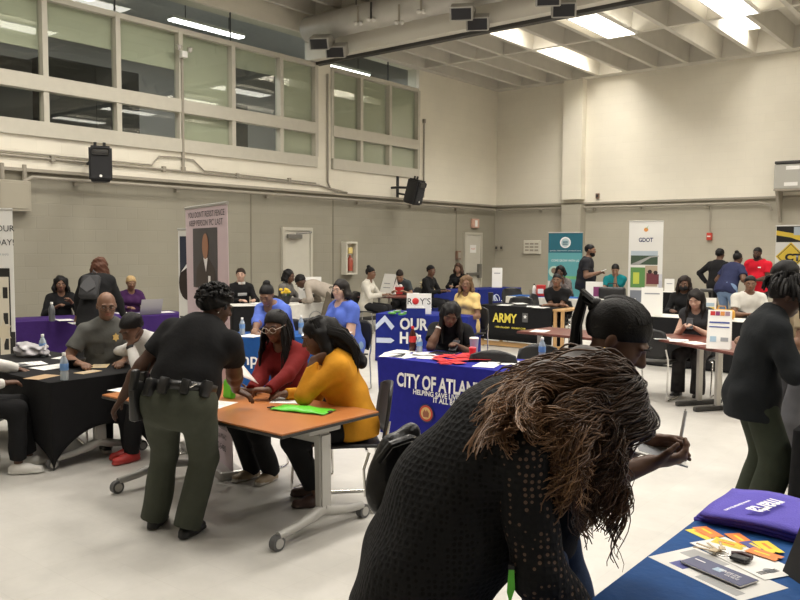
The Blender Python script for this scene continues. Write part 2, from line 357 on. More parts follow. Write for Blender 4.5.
# ceiling: waffle slab beyond the beam, higher coffers on this side
CZ = 6.26
mb = MB()
mb.box(WALLX, X1, 12.4, WALLY, CZ+.5, CZ+.75)
pitch = .775; x = -7.86
xs = []
while x > WALLX-.1: x -= pitch
x += pitch
while x < X1: xs.append(x); x += pitch
for x in xs: mb.prism([(x-.05, 12.9, CZ), (x+.05, 12.9, CZ), (x+.09, 12.9, CZ+.5), (x-.09, 12.9, CZ+.5)], (0, WALLY-12.9, 0))
mb.box(WALLX, X1, 16.25, 16.37, CZ+.005, CZ+.5); mb.box(WALLX, X1, 19.68, WALLY, CZ+.004, CZ+.5)
mb.box(WALLX, WALLX+.12, 12.9, WALLY, CZ+.006, CZ+.5)
struct('ceiling_far', mb, CONC)
mb = MB(); NZ = 6.72
mb.box(WALLX, X1, Y0, 12.4, NZ+.5, NZ+.75)
for x in xs: mb.prism([(x-.05, Y0, NZ), (x+.05, Y0, NZ), (x+.09, Y0, NZ+.5), (x-.09, Y0, NZ+.5)], (0, 12.4-Y0, 0))
for y in (-3.2, .2, 3.6, 7.0, 10.4): mb.box(WALLX, X1, y-.06, y+.06, NZ+.005, NZ+.5)
struct('ceiling_near', mb, CONC)
mb = MB(); mb.box(WALLX-.05, X1, 12.42, 12.9, 5.80, 7.4); struct('ceiling_beam', mb, BEAMM)
mb = MB(); mb.box(WALLX, X1, 12.62, 12.76, 5.735, 5.80); struct('trim_beam_rail', mb, DARKM)

# ceiling fixtures
def fixture(label, x, y, z, sx, sy, watts, rec=False):
    t = thing('ceiling_light', label, 'light', (x, y, z), 0, 'ceiling light panels')
    f = MB(); b_ = .03
    for (a0, a1, c0, c1) in ((-sx/2, sx/2, -sy/2, -sy/2+b_), (-sx/2, sx/2, sy/2-b_, sy/2), (-sx/2, -sx/2+b_, -sy/2+b_, sy/2-b_), (sx/2-b_, sx/2, -sy/2+b_, sy/2-b_)): f.box(a0, a1, c0, c1, 0, .07)
    f.build('fixture_frame', WHITE, t)
    d_ = MB(); d_.box(-sx/2+b_, sx/2-b_, -sy/2+b_, sy/2-b_, .01, .05); d_.build('diffuser', PANEL, t)
    l = bpy.data.lights.new('lamp', 'AREA'); l.shape = 'RECTANGLE'; l.size = sx-.1; l.size_y = sy-.1; l.energy = watts; l.color = LAMP_COL; l.spread = math.radians(152)
    lo = bpy.data.objects.new('lamp', l); COL.objects.link(lo); lo.parent = t; lo.location = (0, 0, -.012)
    return t
def cofx(i): return -7.86+pitch*i+pitch/2
fixture('flush ceiling light panel nearest the long beam', cofx(0)+.28, 15.25, CZ-.06, .66, 1.9, LAMP_W)
fixture('flush ceiling light panel cut by the top edge of the photo', cofx(3)+.36, 15.25, CZ-.06, .66, 1.9, LAMP_W)
fixture('light panel recessed in a coffer against the far wall above the pilaster', cofx(-2)+.1, 17.75, CZ+.36, .6, 2.3, LAMP_W*1.15)
fixture('light panel recessed in a coffer beside the beam', cofx(-2)+.1, 14.9, CZ+.36, .6, 1.6, LAMP_W*.75)
n = 0
for (x, y, z, k) in ((-1.5, 15.2, CZ, 1), (1.6, 15.2, CZ, 1), (4.8, 15.2, CZ, 1), (-5.4, 18.0, CZ+.36, .55), (-1.5, 18, CZ+.36, .6), (3, 18, CZ+.36, .6),
                     (-10.2, 8.7, NZ, .75), (-7.2, 8.7, NZ, 1.0), (-4.1, 8.7, NZ, 1), (-1.0, 8.7, NZ, 1), (2.4, 8.7, NZ, 1),
                     (-10.2, 5.3, NZ, .85), (-7.2, 5.3, NZ, 1.05), (-4.1, 5.3, NZ, 1), (-1.0, 5.3, NZ, .8), (2.4, 5.3, NZ, .8),
                     (-8.7, 1.9, NZ, .9), (-4.1, 1.9, NZ, .6), (2.4, 1.9, NZ, .4), (-6.5, -1.8, NZ, .5)):
    fixture('flush ceiling light panel above the hall outside the photo', x, y, z-(.06 if z in (CZ, NZ) else 0), .66, 1.9, LAMP_W*k)

# spiral duct along the beam with two register boxes
t = thing('air_duct', 'round galvanised air duct hung along the near face of the beam', 'duct', (0, 12.1, 6.32))
prof = MB(); pts = [(-12.35+i*.11, 0, 0) for i in range(190)]
prof.tube(pts, [.26+(.006 if i % 3 == 0 else 0) for i in range(190)], 24); prof.build('duct_tube', mat('galvanised', (.62, .60, .56), .42, .55, noise=.12, nscale=3), t, True)
for x in (-11, -8.4, -5.6):
    k = MB(); k.tube([(x, 0, .26), (x, 0, 1.0)], .012, 6); k.build('hanger', DARKM, t)
GAL = mat('register_metal', (.40, .385, .35), .5, .4)
for (u, v, d_) in ((321, 42, 16.9), (462, 12, 15.9), (548, -3, 15.2)):
    p = WY(u, v, 11.66)
    t2 = thing('air_register', {321: 'square black-faced air register at the left end of the duct', 462: 'black-faced air register pair under the middle of the duct', 548: 'air register cut by the top edge of the photo'}[u], 'vent', p, YAW-.15)
    for q, off in enumerate(((0, 0, 0), (.26, .30, -.1))):
        k = MB(); k.obox((off[0], off[1], off[2]), ((1, 0, 0), (0, .9, .42), (0, -.42, .9)), (.20, .20, .12), .02); k.build('register_box', GAL, t2)
        k = MB()
        k.obox(Vector(off)+Vector((0, -.9*.205, -.42*.205)), ((1, 0, 0), (0, .9, .42), (0, -.42, .9)), (.17, .006, .095)); k.build('grille', BLACKP, t2)
    k = MB(); k.tube([(.1, .1, .05), (.15, .3, .1)], .08, 12); k.build('neck', GAL, t2, True)
for (u, v) in ((358, 24), (371, 20), (399, 23), (421, 12)):
    p = WY(u, v, 11.84)
    t2 = thing('emergency_lamp', 'small white twin emergency lamp below the duct, %s' % {358: 'leftmost of four', 371: 'second from the left', 399: 'third from the left', 421: 'nearest the register pair'}[u], 'lamp', p, YAW)
    k = MB(); k.box(-.02, .02, -.02, .02, .02, .34, .006); k.build('housing', PIPEM if u != 371 else DARKM, t2)
    for s_ in (-1, 1):
        k = MB(); k.ball((s_*.05, -.03, 0), .045, seg=10, rings=6); k.build('lamp_head', mat('lamp_silver', (.7, .68, .64), .3, .4), t2, True)

# doors
def door(name, u0, u1, vtop, label, closer, sign):
    y0 = WX(u0, vtop, WALLX).y; y1 = WX(u1, vtop, WALLX).y; h = 2.19
    DOORP = mat('door_paint', (.56, .535, .46), .5, noise=.04); FRP = mat('door_frame_paint', (.52, .49, .415), .5)
    mb = MB()
    mb.box(WALLX, WALLX+.06, y0, y0+.07, 0, h); mb.box(WALLX, WALLX+.06, y1-.07, y1, 0, h); mb.box(WALLX, WALLX+.06, y0+.07, y1-.07, h-.07, h)
    f = struct(name, mb, FRP)
    k = MB(); k.box(WALLX+.002, WALLX+.035, y0+.075, y1-.075, .01, h-.075); k.build('door_leaf', DOORP, f)
    if closer:
        k = MB(); k.box(WALLX+.06, WALLX+.14, y0+.1, y0+.5, h-.24, h-.15, .01); k.build('door_closer', mat('closer_grey', (.22, .21, .19), .4, .5), f)
        k = MB(); k.tube([(WALLX+.12, y0+.35, h-.14), (WALLX+.14, y1-.12, h-.1)], .02, 8); k.build('closer_arm', mat('closer_grey', (.22, .21, .19)), f)
        k = MB(); k.box(WALLX+.035, WALLX+.1, y1-.2, y1-.12, 1.0, 1.12, .01); k.build('handle', CHROME, f)
    if sign:
        k = MB(); k.box(WALLX+.035, WALLX+.04, y0+.28, y1-.3, 1.62, 1.84); s = k.build('sign', WHITE, f)
        text('NO EXIT', mat('sign_red', (.6, .1, .06), .5), f, (WALLX+.04, (y0+y1)/2-.01, 1.73), (0, 1, 0), (0, 0, 1), width=.2, bold=.01)
        k = MB(); k.box(WALLX+.035, WALLX+.10, y0+.1, y1-.1, .98, 1.06, .01); k.build('push_bar', mat('closer_grey', (.22, .21, .19)), f)
        k = MB(); k.box(WALLX+.035, WALLX+.12, y1-.24, y1-.1, .9, 1.3, .01); k.build('latch_case', mat('closer_grey', (.22, .21, .19)), f)
    return f
door('door_1', 281, 311, 227, '', True, False)
door('door_2', 463.5, 481, 232, '', False, True)
# extinguisher cabinet
p = WX(347, 258, WALLX)
t = thing('extinguisher_cabinet', 'white fire extinguisher cabinet on the taupe wall right of the first door', 'cabinet', (WALLX, p.y, p.z))
k = MB()
for b in ((0, .16, -.19, -.15, -.38, .38), (0, .16, .15, .19, -.38, .38), (0, .16, -.15, .15, .34, .38), (0, .16, -.15, .15, -.38, -.34), (0, .02, -.15, .15, -.34, .34)): k.box(*b)
k.build('cabinet_frame', mat('cabinet_white', (.66, .63, .54), .5), t)
k = MB(); k.lathe([(0, -.3), (.07, -.3), (.075, -.05), (.05, 0), (.02, .03), (.02, .07), (0, .07)], (.09, 0, 0), 14); k.build('extinguisher', mat('extinguisher_red', (.35, .07, .04), .35), t, True)
k = MB(); k.box(.05, .13, -.08, .06, .1, .24, .01); k.build('tag', mat('tag_yellow', (.7, .55, .2), .6), t)
# exit sign, strobe boxes
p = WX(474, 223.5, WALLX)
t = thing('alarm_horn', 'small square red and white alarm above the far door', 'alarm', (WALLX, p.y, p.z))
k = MB(); k.box(0, .07, -.17, .17, -.13, .13, .015); k.build('housing', mat('alarm_pink', (.60, .36, .28), .5), t)
k = MB(); k.box(.071, .085, -.06, .06, -.09, .09, .004); k.build('strobe_lens', WHITE, t)
p = WX(459, 266, WALLX)
t = thing('wall_switch_box', 'small brown box on the wall left of the far door', 'electrical box', (WALLX, p.y-.1, p.z+.3)); k = MB(); k.box(0, .08, -.09, .09, -.12, .12, .01); k.build('housing', mat('brown_box', (.22, .13, .09), .5), t)
k = MB(); k.box(.081, .09, -.06, .06, -.08, .08, .004); k.build('cover', PIPEM, t)
p = WY(533, 247, WALLY)
t = thing('wall_vent', 'off-white louvred vent box on the far wall', 'vent', (p.x, WALLY, p.z))
k = MB(); k.box(-.27, .27, -.07, 0, -.19, .19, .01); k.build('vent_frame', mat('cabinet_white', (.66, .63, .54)), t)
for zz in (-.09, .0, .09):
    for q in (-1, 0, 1):
        k = MB(); k.box(q*.155-.06, q*.155+.06, -.08, -.071, zz-.022, zz+.022); k.build('slot', PIPEM, t)
for u in (495.5, 500.5):
    p = WY(u, 248, WALLY); t = thing('sensor_box', 'small dark thermostat box, %s of a pair by the far corner' % ('left' if u < 498 else 'right'), 'thermostat', (p.x+.05, WALLY, p.z))
    k = MB(); k.box(-.05, .05, -.04, 0, -.08, .08, .008); k.build('housing', PIPEM, t); k = MB(); k.box(-.03, .03, -.046, -.041, -.03, .04); k.build('face', DARKM, t)
p = WY(598, 196, WALLY-.07); t = thing('sensor_box', 'tiny brown sensor box high on the cream far wall', 'sensor', (p.x, WALLY-.07, p.z)); k = MB(); k.box(-.05, .05, -.05, 0, -.07, .07, .008); k.build('housing', mat('brown_box', (.2, .1, .1)), t)
k = MB(); k.box(-.03, .03, -.056, -.051, -.03, .04); k.build('face', DARKM, t)
p = WY(531, 286, WALLY); t = thing('wall_outlet', 'power outlet low on the far wall left of the teal banner', 'outlet', (p.x, WALLY, .5)); k = MB(); k.box(-.05, .05, -.02, 0, -.08, .08, .006); k.build('plate', PIPEM, t)
# equipment box high on the right
p = WY(781, 170, WALLY)
t = thing('air_unit', 'grey boxy air unit bracketed high on the far wall at right', 'air conditioner', (p.x, WALLY-.085, 3.13))
k = MB(); k.box(0, 2.2, -.5, 0, 0, .55, .02); k.build('housing', mat('unit_grey', (.42, .41, .37), .5), t)
k = MB(); k.box(.01, 2.2, -.52, 0, .56, .62, .01); k.build('top_lip', DARKM, t)
for (a, z) in ((.25, .42), (.22, .06)):
    k = MB(); k.box(a, a+.28, -.51, -.5, z, z+.08); k.build('label', WHITE, t)
k = MB(); k.prism([(.02, -.45, -.02), (.02, 0, -.02), (.02, 0, -.75), (.02, -.05, -.75)], (.06, 0, 0)); k.box(0, 2.2, -.5, 0, -.04, 0); k.build('bracket', PIPEM, t)
# loudspeakers
def speaker(label, p, rz, tilt, sx, sy, sz):
    t = thing('loudspeaker', label, 'speaker', p, rz); t.rotation_euler = (tilt, 0, rz)
    k = MB(); k.prism([(-sx/2, -sy, 0), (sx/2, -sy, 0), (sx*.34, 0, 0), (-sx*.34, 0, 0)], (0, 0, sz)); bmesh.ops.bevel(k.bm, geom=k.bm.edges[:], offset=.035, segments=3, affect='EDGES'); k.build('cabinet', BLACKP, t, True)
    k = MB(); k.box(-sx*.40, sx*.40, -sy-.012, -sy-.002, .05, sz*.68, .004); k.build('grille', mat('speaker_grille', (.02, .02, .022), .8, bump=.8, bscale=300), t)
    k = MB(); k.box(-sx*.36, sx*.36, -sy-.014, -sy-.002, sz*.74, sz*.92, .03, 3); k.build('horn', DARKM, t, True)
    k = MB(); k.lathe([(0, 0), (.022, 0), (.022, .01), (0, .01)], (0, 0, 0), 12)
    for v in k.bm.verts: v.co = Vector((v.co.x, -sy-.014-v.co.z, v.co.y+.09))
    k.build('badge', WHITE, t)
    mi = (Matrix.Translation(p)@(Matrix.Rotation(rz, 4, 'Z')@Matrix.Rotation(tilt, 4, 'X'))).inverted()
    k = MB(); k.tube([(0, -.03, sz*.6), mi@Vector((p.x-.2, p.y, p.z+sz*.6)), mi@Vector((WALLX+.02, p.y, p.z+sz*.6))], .03, 8); k.build('wall_arm', BLACKP, t, True)
    for s_ in (-1, 1):
        k = MB(); k.tube([(s_*.07, -sy*.4, sz), (s_*.07, -sy*.4, sz+.07)], .025, 8); k.build('mount_lug', BLACKP, t)
    return t
p = WX(100, 183, WALLX+.45)
speaker('large black loudspeaker hung on the taupe wall under the long window', p, math.radians(62), 0, .37, .34, .58)
p = WX(405, 202, WALLX+.5)
speaker('smaller black loudspeaker tilted on a bracket under the small window', p, math.radians(100), math.radians(15), .42, .36, .60)
q = WX(395, 185, WALLX)
t = thing('speaker_bracket', 'black arm bracket holding the tilted speaker on the wall', 'bracket', (WALLX, q.y, 3.2))
k = MB(); k.box(.07, .10, -.04, .04, -.2, .38, .005); k.build('wall_plate', BLACKP, t); k = MB(); k.tube([(.1, 0, -.1), (.3, .1, -.14), (.42, .2, -.05)], .025, 8); k.build('arm', BLACKP, t)
# ---------------------------------------------------------------- people: one continuous surface per figure, polygonised from blended limbs
def _nv(v): return np.array(v, float)
def _un(v):
    v = _nv(v); n = np.linalg.norm(v); return v/n if n > 1e-9 else v
class Field:
    def __init__(s): s.p = []
    def rc(s, a, b, ra, rb, t=0, k=.03, F=None, f=1.0, cut=()): s.p.append(('rc', _nv(a), _nv(b), ra, rb, t, k, None if F is None else _un(F), f, [(_nv(p), _un(n)) for p, n in cut])); return s
    def el(s, c, ax, r, t=0, k=.02, sub=False): s.p.append(('sub' if sub else 'el', _nv(c), np.array([_un(a) for a in ax]), _nv(r), None, t, k, None, 1, [])); return s
    def mesh(s, h, clips=(), noise=0.0, seed=0, nfreq=16, holes=()):
        lo = np.full(3, 1e9); hi = -lo
        bb = []
        for p in s.p:
            if p[0] == 'rc':
                R = max(p[3], p[4])*max(1, p[8]); l = np.minimum(p[1], p[2])-R; u = np.maximum(p[1], p[2])+R
            else:
                R = p[3].max(); l = p[1]-R; u = p[1]+R
            m = p[6]+3*h+noise; bb.append((l-m, u+m))
            if p[0] != 'sub': lo = np.minimum(lo, l); hi = np.maximum(hi, u)
        lo -= 3*h+noise; hi += 3*h+noise; n = np.ceil((hi-lo)/h).astype(int)+1
        vol = np.full(n, .25, np.float32); tv = np.zeros(n, np.int8); best = np.full(n, .5, np.float32)
        axs = [lo[i]+h*np.arange(n[i]) for i in range(3)]
        for p, (l, u) in zip(s.p, bb):
            i0 = np.clip(np.floor((l-lo)/h).astype(int), 0, n); i1 = np.clip(np.ceil((u-lo)/h).astype(int)+1, 0, n)
            if (i1 <= i0).any(): continue
            sl = tuple(slice(a, b) for a, b in zip(i0, i1))
            X, Y, Z = np.meshgrid(axs[0][sl[0]], axs[1][sl[1]], axs[2][sl[2]], indexing='ij')
            P = np.stack((X, Y, Z), -1)
            if p[0] == 'rc':
                q = P-p[1]; ab = p[2]-p[1]
                if p[7] is not None:
                    e = 1/p[8]-1; q = q + (q@p[7])[..., None]*p[7]*e; ab = ab + (ab@p[7])*p[7]*e
                L2 = ab@ab; t = np.clip((q@ab)/max(L2, 1e-9), 0, 1)
                d = np.linalg.norm(q-t[..., None]*ab, axis=-1)-(p[3]+(p[4]-p[3])*t)
                for (cp, cn) in p[9]: d = np.maximum(d, (P-cp)@cn)
            else:
                q = (P-p[1])@p[2].T; k0 = np.linalg.norm(q/p[3], axis=-1); k1 = np.linalg.norm(q/p[3]**2, axis=-1)+1e-9; d = k0*(k0-1)/k1
            d = d.astype(np.float32); a = vol[sl]; k = p[6]
            if p[0] == 'sub':
                hh = np.maximum(k-np.abs(a+d), 0)/k; r = np.maximum(a, -d)+hh*hh*k*.25
                vol[sl] = r; continue
            hh = np.maximum(k-np.abs(a-d), 0)/k; vol[sl] = np.minimum(a, d)-hh*hh*k*.25
            b = best[sl]; w_ = d < b; tv[sl] = np.where(w_, p[5], tv[sl]); best[sl] = np.where(w_, d, b)
        if noise or clips or holes:
            X, Y, Z = np.meshgrid(*axs, indexing='ij')
            if noise:
                rg = np.random.RandomState(abs(int(seed))); acc = 0
                for _ in range(7):
                    kv = rg.randn(3)*nfreq*(.6+.8*rg.rand()); acc = acc+np.sin(kv[0]*X+kv[1]*Y+kv[2]*Z+rg.rand()*6.28)
                vol = vol+(acc*(noise/2.6)).astype(np.float32)
            for (cp, cn) in clips:
                cn = _un(cn); vol = np.maximum(vol, ((X-cp[0])*cn[0]+(Y-cp[1])*cn[1]+(Z-cp[2])*cn[2]).astype(np.float32))
            for (hc, hr) in holes:
                vol = np.maximum(vol, (hr-np.sqrt((X-hc[0])**2+(Y-hc[1])**2+(Z-hc[2])**2)).astype(np.float32))
        vol[[0, -1]] = np.maximum(vol[[0, -1]], h); vol[:, [0, -1]] = np.maximum(vol[:, [0, -1]], h); vol[:, :, [0, -1]] = np.maximum(vol[:, :, [0, -1]], h)
        return surface(vol, lo, h, tv)
def surface(v, lo, h, tv):
    sg = v < 0; c = [sg[i:sg.shape[0]-1+i, j:sg.shape[1]-1+j, k:sg.shape[2]-1+k] for i in (0, 1) for j in (0, 1) for k in (0, 1)]
    an = c[0].copy(); al = c[0].copy()
    for q in c[1:]: an = an | q; al = al & q
    I = np.argwhere(an & ~al); n = len(I)
    offs = np.array([(i, j, k) for i in (0, 1) for j in (0, 1) for k in (0, 1)])
    V8 = np.stack([v[I[:, 0]+o[0], I[:, 1]+o[1], I[:, 2]+o[2]] for o in offs], 1)
    acc = np.zeros((n, 3)); cnt = np.zeros(n)
    for a in range(8):
        for b in range(a+1, 8):
            if np.abs(offs[a]-offs[b]).sum() != 1: continue
            m = (V8[:, a] < 0) != (V8[:, b] < 0); den = V8[:, a]-V8[:, b]; t = np.where(m, V8[:, a]/np.where(np.abs(den) < 1e-9, 1, den), 0)
            acc += (offs[a]+t[:, None]*(offs[b]-offs[a]))*m[:, None]; cnt += m
    co = lo+h*(I+acc/np.maximum(cnt, 1)[:, None])
    idg = np.full(an.shape, -1, np.int64); idg[I[:, 0], I[:, 1], I[:, 2]] = np.arange(n)
    quads = []
    for ax in range(3):
        a = [slice(None)]*3; b = [slice(None)]*3; a[ax] = slice(0, -1); b[ax] = slice(1, None)
        e = np.argwhere(sg[tuple(a)] != sg[tuple(b)]); o1, o2 = [(1, 2), (2, 0), (0, 1)][ax]
        e = e[(e[:, o1] > 0) & (e[:, o2] > 0) & (e[:, o1] < v.shape[o1]-1) & (e[:, o2] < v.shape[o2]-1)]
        ins = sg[e[:, 0], e[:, 1], e[:, 2]]
        def cell(d1, d2):
            q = e.copy(); q[:, o1] -= d1; q[:, o2] -= d2; return idg[q[:, 0], q[:, 1], q[:, 2]]
        Q = np.stack((cell(1, 1), cell(0, 1), cell(0, 0), cell(1, 0)), 1); Q[~ins] = Q[~ins][:, ::-1]
        quads.append(Q)
    Q = np.concatenate(quads); Q = Q[(Q >= 0).all(1)]
    tg = tv[I[:, 0], I[:, 1], I[:, 2]]
    return co, Q, tg[Q[:, 0]]
def npmesh(name, co, Q, mats, mi=None, parent=None, smooth=True):
    me = bpy.data.meshes.new(name); me.vertices.add(len(co)); me.vertices.foreach_set('co', co.astype(np.float32).ravel())
    me.loops.add(Q.size); me.loops.foreach_set('vertex_index', Q.astype(np.int32).ravel())
    me.polygons.add(len(Q)); me.polygons.foreach_set('loop_start', np.arange(0, Q.size, 4, dtype=np.int32))
    try: me.polygons.foreach_set('loop_total', np.full(len(Q), 4, np.int32))
    except Exception: pass
    for m in mats: me.materials.append(m)
    if mi is not None: me.polygons.foreach_set('material_index', mi.astype(np.int32))
    me.polygons.foreach_set('use_smooth', np.full(len(Q), smooth))
    me.update(calc_edges=True); me.validate()
    o = bpy.data.objects.new(name, me); COL.objects.link(o)
    if parent: o.parent = parent
    return o
def ik(S, T, l1, l2, hint):
    S, T = _nv(S), _nv(T); d = T-S; L = np.linalg.norm(d); Lm = (l1+l2)*.995
    if L > Lm: d = d/L*Lm; T = S+d; L = Lm
    a = (l1*l1-l2*l2+L*L)/(2*L); hh = math.sqrt(max(l1*l1-a*a, 0)); u = d/L; hv = _nv(hint); hv = hv-u*(hv@u); hv = _un(hv)
    return S+u*a+hv*hh, T
def rot(ax, ang):
    ax = _un(ax); c, s_ = math.cos(ang), math.sin(ang); x, y, z = ax
    return np.array([[c+x*x*(1-c), x*y*(1-c)-z*s_, x*z*(1-c)+y*s_], [y*x*(1-c)+z*s_, c+y*y*(1-c), y*z*(1-c)-x*s_], [z*x*(1-c)-y*s_, z*y*(1-c)+x*s_, c+z*z*(1-c)]])
SKIN = {'deep': (.075, .036, .023), 'dark': (.125, .062, .038), 'brown': (.20, .105, .065), 'tan': (.33, .19, .125), 'light': (.52, .33, .25)}
def skin(n):
    c = SKIN[n]; m = mat('skin_'+n, c, .5, noise=.10, nscale=25, spec=.35); return m
def hairmat(n, c): return mat('hair_'+n, c, .55, noise=.35, nscale=60, bump=.25, bscale=150, spec=.22)
HB = hairmat('black', (.008, .007, .007))
def hand(B, wr, fd, pn, side, curl, s, k=.012, thick=1.0):
    fd = _un(fd); pn = _un(_nv(pn)-fd*(_nv(pn)@fd)); lat = np.cross(fd, pn)*(1 if side > 0 else -1)
    r = .0088*s*thick
    B.rc(wr, wr+fd*.055*s, .027*s, .036*s, 0, .02, pn, .55); B.rc(wr+fd*.04*s, wr+fd*.085*s, .036*s, .038*s, 0, .015, pn, .42)
    for i, (lx, ln) in enumerate(((.028, .070), (.0095, .079), (-.0095, .073), (-.027, .058))):
        p = wr+fd*(.088-.004*abs(i-1))*s+lat*lx*s; d = _un(fd+lat*lx*1.6)
        for j, (fr_, cu) in enumerate(((.45, .75), (.31, 1.0), (.24, .8))):
            d = rot(np.cross(d, pn), curl*cu*1.15)@d
            q = p+d*ln*fr_*s; B.rc(p, q, r*(1.06-.07*j), r*(1.0-.08*j), 0, .006); p = q
    b = wr+fd*.025*s+lat*.026*s; d = _un(fd*.62+lat*.75+pn*.25); q = b+d*.045*s; B.rc(b, q, .0135*s, .0105*s*thick, 0, .012)
    d2 = _un(fd*.85+lat*.25+pn*(.2+.5*curl)); B.rc(q, q+d2*.036*s, .0105*s*thick, .0085*s*thick, 0, .006)

PEOPLE = {}
def person(key, label, u, d, face, pose='stand', s=1.0, bulk=1.0, sk='dark', lean=4, side=0, twist=0, hunch=6, head=(8, 0, 0), rh=None, lh=None,
           re=None, le=None, rf=None, lf=None, rhd=None, rhn=None, lhd=None, lhn=None, curl=.35, rcurl=None, lcurl=None, top=(.02, .02, .022), sleeve='short', topn='shirt', pants=(.02, .02, .022), shoes=(.02, .02, .02),
           hair='short', hairc=(.008, .007, .007), female=False, h=.011, res_head=None, neck='crew', seat=.46, hipz=None, fat=0.0, hiphang=.11, loose=.02, legs_on=True, pos=None, chair=True, short=None,
           glasses=None, beard=None, sole=(.5, .48, .45), shirtmat=None, pantsmat=None, eyes=True, bare=0.0, hairlen=.3, hipx=(0, 0), lips=None, hw=1.0, ploose=None):
    P0 = AT(u, d) if pos is None else Vector((pos[0], pos[1], 0))
    vr = Vector((P0.x, P0.y, 0)).normalized(); rr = Vector((vr.y, -vr.x, 0)); a = math.radians(face)
    fd = -vr*math.cos(a)+rr*math.sin(a); rz = math.atan2(-fd.x, fd.y)
    root = thing('person', label, 'person', (P0.x, P0.y, 0), rz)
    X, Y, Z = np.eye(3)
    def cv(t):
        if t is not None and len(t) == 4 and t[0] == 'w':
            q = Matrix.Rotation(-rz, 3, 'Z')@(Vector(t[1:])-Vector((P0.x, P0.y, 0))); return (q.x, q.y, q.z)
        return t
    rh, lh, rf, lf = cv(rh), cv(lh), cv(rf), cv(lf)
    def cd(t):
        if t is not None and len(t) == 4: q = Matrix.Rotation(-rz, 3, 'Z')@Vector(t[1:]); return (q.x, q.y, q.z)
        return t
    rhd, rhn, lhd, lhn = cd(rhd), cd(rhn), cd(lhd), cd(lhn)
    sit = pose == 'sit'
    hz = hipz if hipz is not None else ((seat+.105) if sit else .93*s)
    hip = _nv((hipx[0], hipx[1], hz))
    def spine(deg): return rot(X, -math.radians(deg))@rot(Y, math.radians(side))@Z
    Rm = rot(Z, math.radians(twist)); U0 = Rm@spine(lean); U1 = Rm@spine(lean+hunch*.5); U2 = Rm@spine(lean+hunch*1.3)
    Rr = _un(Rm@rot(Y, math.radians(side))@X); R0 = X
    F0 = np.cross(U0, Rr); F2 = np.cross(U2, Rr)*1.0
    F0 = -np.cross(Rr, U0)*-1 if False else np.cross(U0, Rr); F2 = np.cross(U2, Rr)
    waist = hip+U0*.19*s; chest = waist+U1*.19*s; neckb = chest+U2*.14*s
    w_ = s*bulk*(0.93 if female else 1.0)
    shw = .172*s*(.9 if female else 1.02)*(1+(bulk-1)*.5)
    sh = {1: chest+U2*.058*s+Rr*shw, -1: chest+U2*.058*s-Rr*shw}
    hp, hy, hr = head; HM = rot(Z, -math.radians(hy))@rot(X, -math.radians(hp))@rot(Y, math.radians(hr)); hR, hF, hU = HM[:, 0], HM[:, 1], HM[:, 2]
    hc = neckb+_un(U2*.5+hU*.5)*.118*s+hU*.03*s+hF*.022*s
    def H(x, y, z): return hc+(hR*x+hF*y+hU*z)*s*hw
    HA = (hR, hF, hU); hs = s*hw
    # arms
    arms = {}
    for sd, tgt, hint, dd, nn_ in ((1, rh, re, rhd, rhn), (-1, lh, le, lhd, lhn)):
        S = sh[sd]
        if tgt is not None and tgt[0] == 'h': tgt = tuple(H(*tgt[1:]))
        if tgt is None: tgt = (S[0]+sd*.07, S[1]+.06, S[2]-.50*s) if not sit else (sd*.13, .42, .80)
        if hint is None: hint = (sd*.55, -.55, -.6)
        E, W = ik(S, tgt, .285*s, .25*s, hint); fd_ = _un(W-E) if dd is None else _un(dd)
        pn_ = _nv((0, 0, -1)) if nn_ is None and (sit or tgt is rh or tgt is lh) else (_nv((-sd, 0, 0)) if nn_ is None else _nv(nn_))
        if abs(_un(pn_)@fd_) > .95: pn_ = _nv((-sd, .2, 0))
        arms[sd] = (S, E, W, fd_, pn_)
    legs = {}
    for sd, tgt in ((1, rf), (-1, lf)):
        J = hip+R0*sd*.088*w_-Z*.01
        if tgt is None: tgt = (sd*.115, .0 if not sit else .40, .085)
        fy = tgt[3] if len(tgt) > 3 else sd*8
        K, A = ik(J, tgt[:3], .44*s, .43*s, (sd*.10, 1, .55 if sit else 0))
        legs[sd] = (J, K, A, fy)
    # ------------------------------------------------ body
    def torso(B, o, t=0, bust=True, cut=(), arms_too=True):
        B.rc(hip+U0*.035*s, waist, (.150+o/ .9)*w_, (.130+fat*.5)*w_+o, t, .05, F0, .74+fat, cut)
        B.rc(waist, chest, (.130+fat*.4)*w_+o, .150*w_+o, t, .05, F0, .74+fat*.8, cut)
        B.rc(chest-U2*.02, chest+U2*.07*s, .148*w_+o, .105*w_+o, t, .05, F2, .66, cut)
        B.rc(sh[-1]+Rr*.02*s, sh[1]-Rr*.02*s, .050*s+o, .050*s+o, t, .05, None, 1, cut)
        for sd in (1, -1): B.rc(neckb+Rr*sd*.03*s+U2*.0*s, sh[sd]-Rr*sd*.02*s+U2*.01*s, .048*s+o, .042*s+o, t, .04, None, 1, cut)
        for sd in (1, -1):
            B.rc(hip+R0*sd*.07*w_-F0*.055*s+U0*.0, hip+R0*sd*.075*w_-F0*.02*s, .088*w_+o, .09*w_+o, t, .05, None, 1, cut)
            B.rc(sh[sd]-Rr*sd*.01*s, sh[sd]-Rr*sd*.05*s-U2*.07*s, .052*s+o, .075*s+o, t, .05, None, 1, cut)
            if female and bust: B.el(chest+R0*0+Rr*sd*.072*w_+F2*.092*w_-U2*.02*s, (Rr, F2, U2), (.066*w_+o, .062*w_+o, .068*w_+o), t, .05)
        if fat: B.el(hip+U0*.12*s+F0*.055*w_, (Rr, F0, U0), (.15*w_+o, (.10+fat*.5)*w_+o, .15*s+o), t, .06)
    B = Field()
    torso(B, -.012 if topn else 0)
    B.rc(neckb-U2*.05, neckb+(hc-neckb)*.55, .060*s*(.92 if female else 1.05), .054*s*(.92 if female else 1.05), 0, .03)
    ar = (1+(bulk-1)*.8)
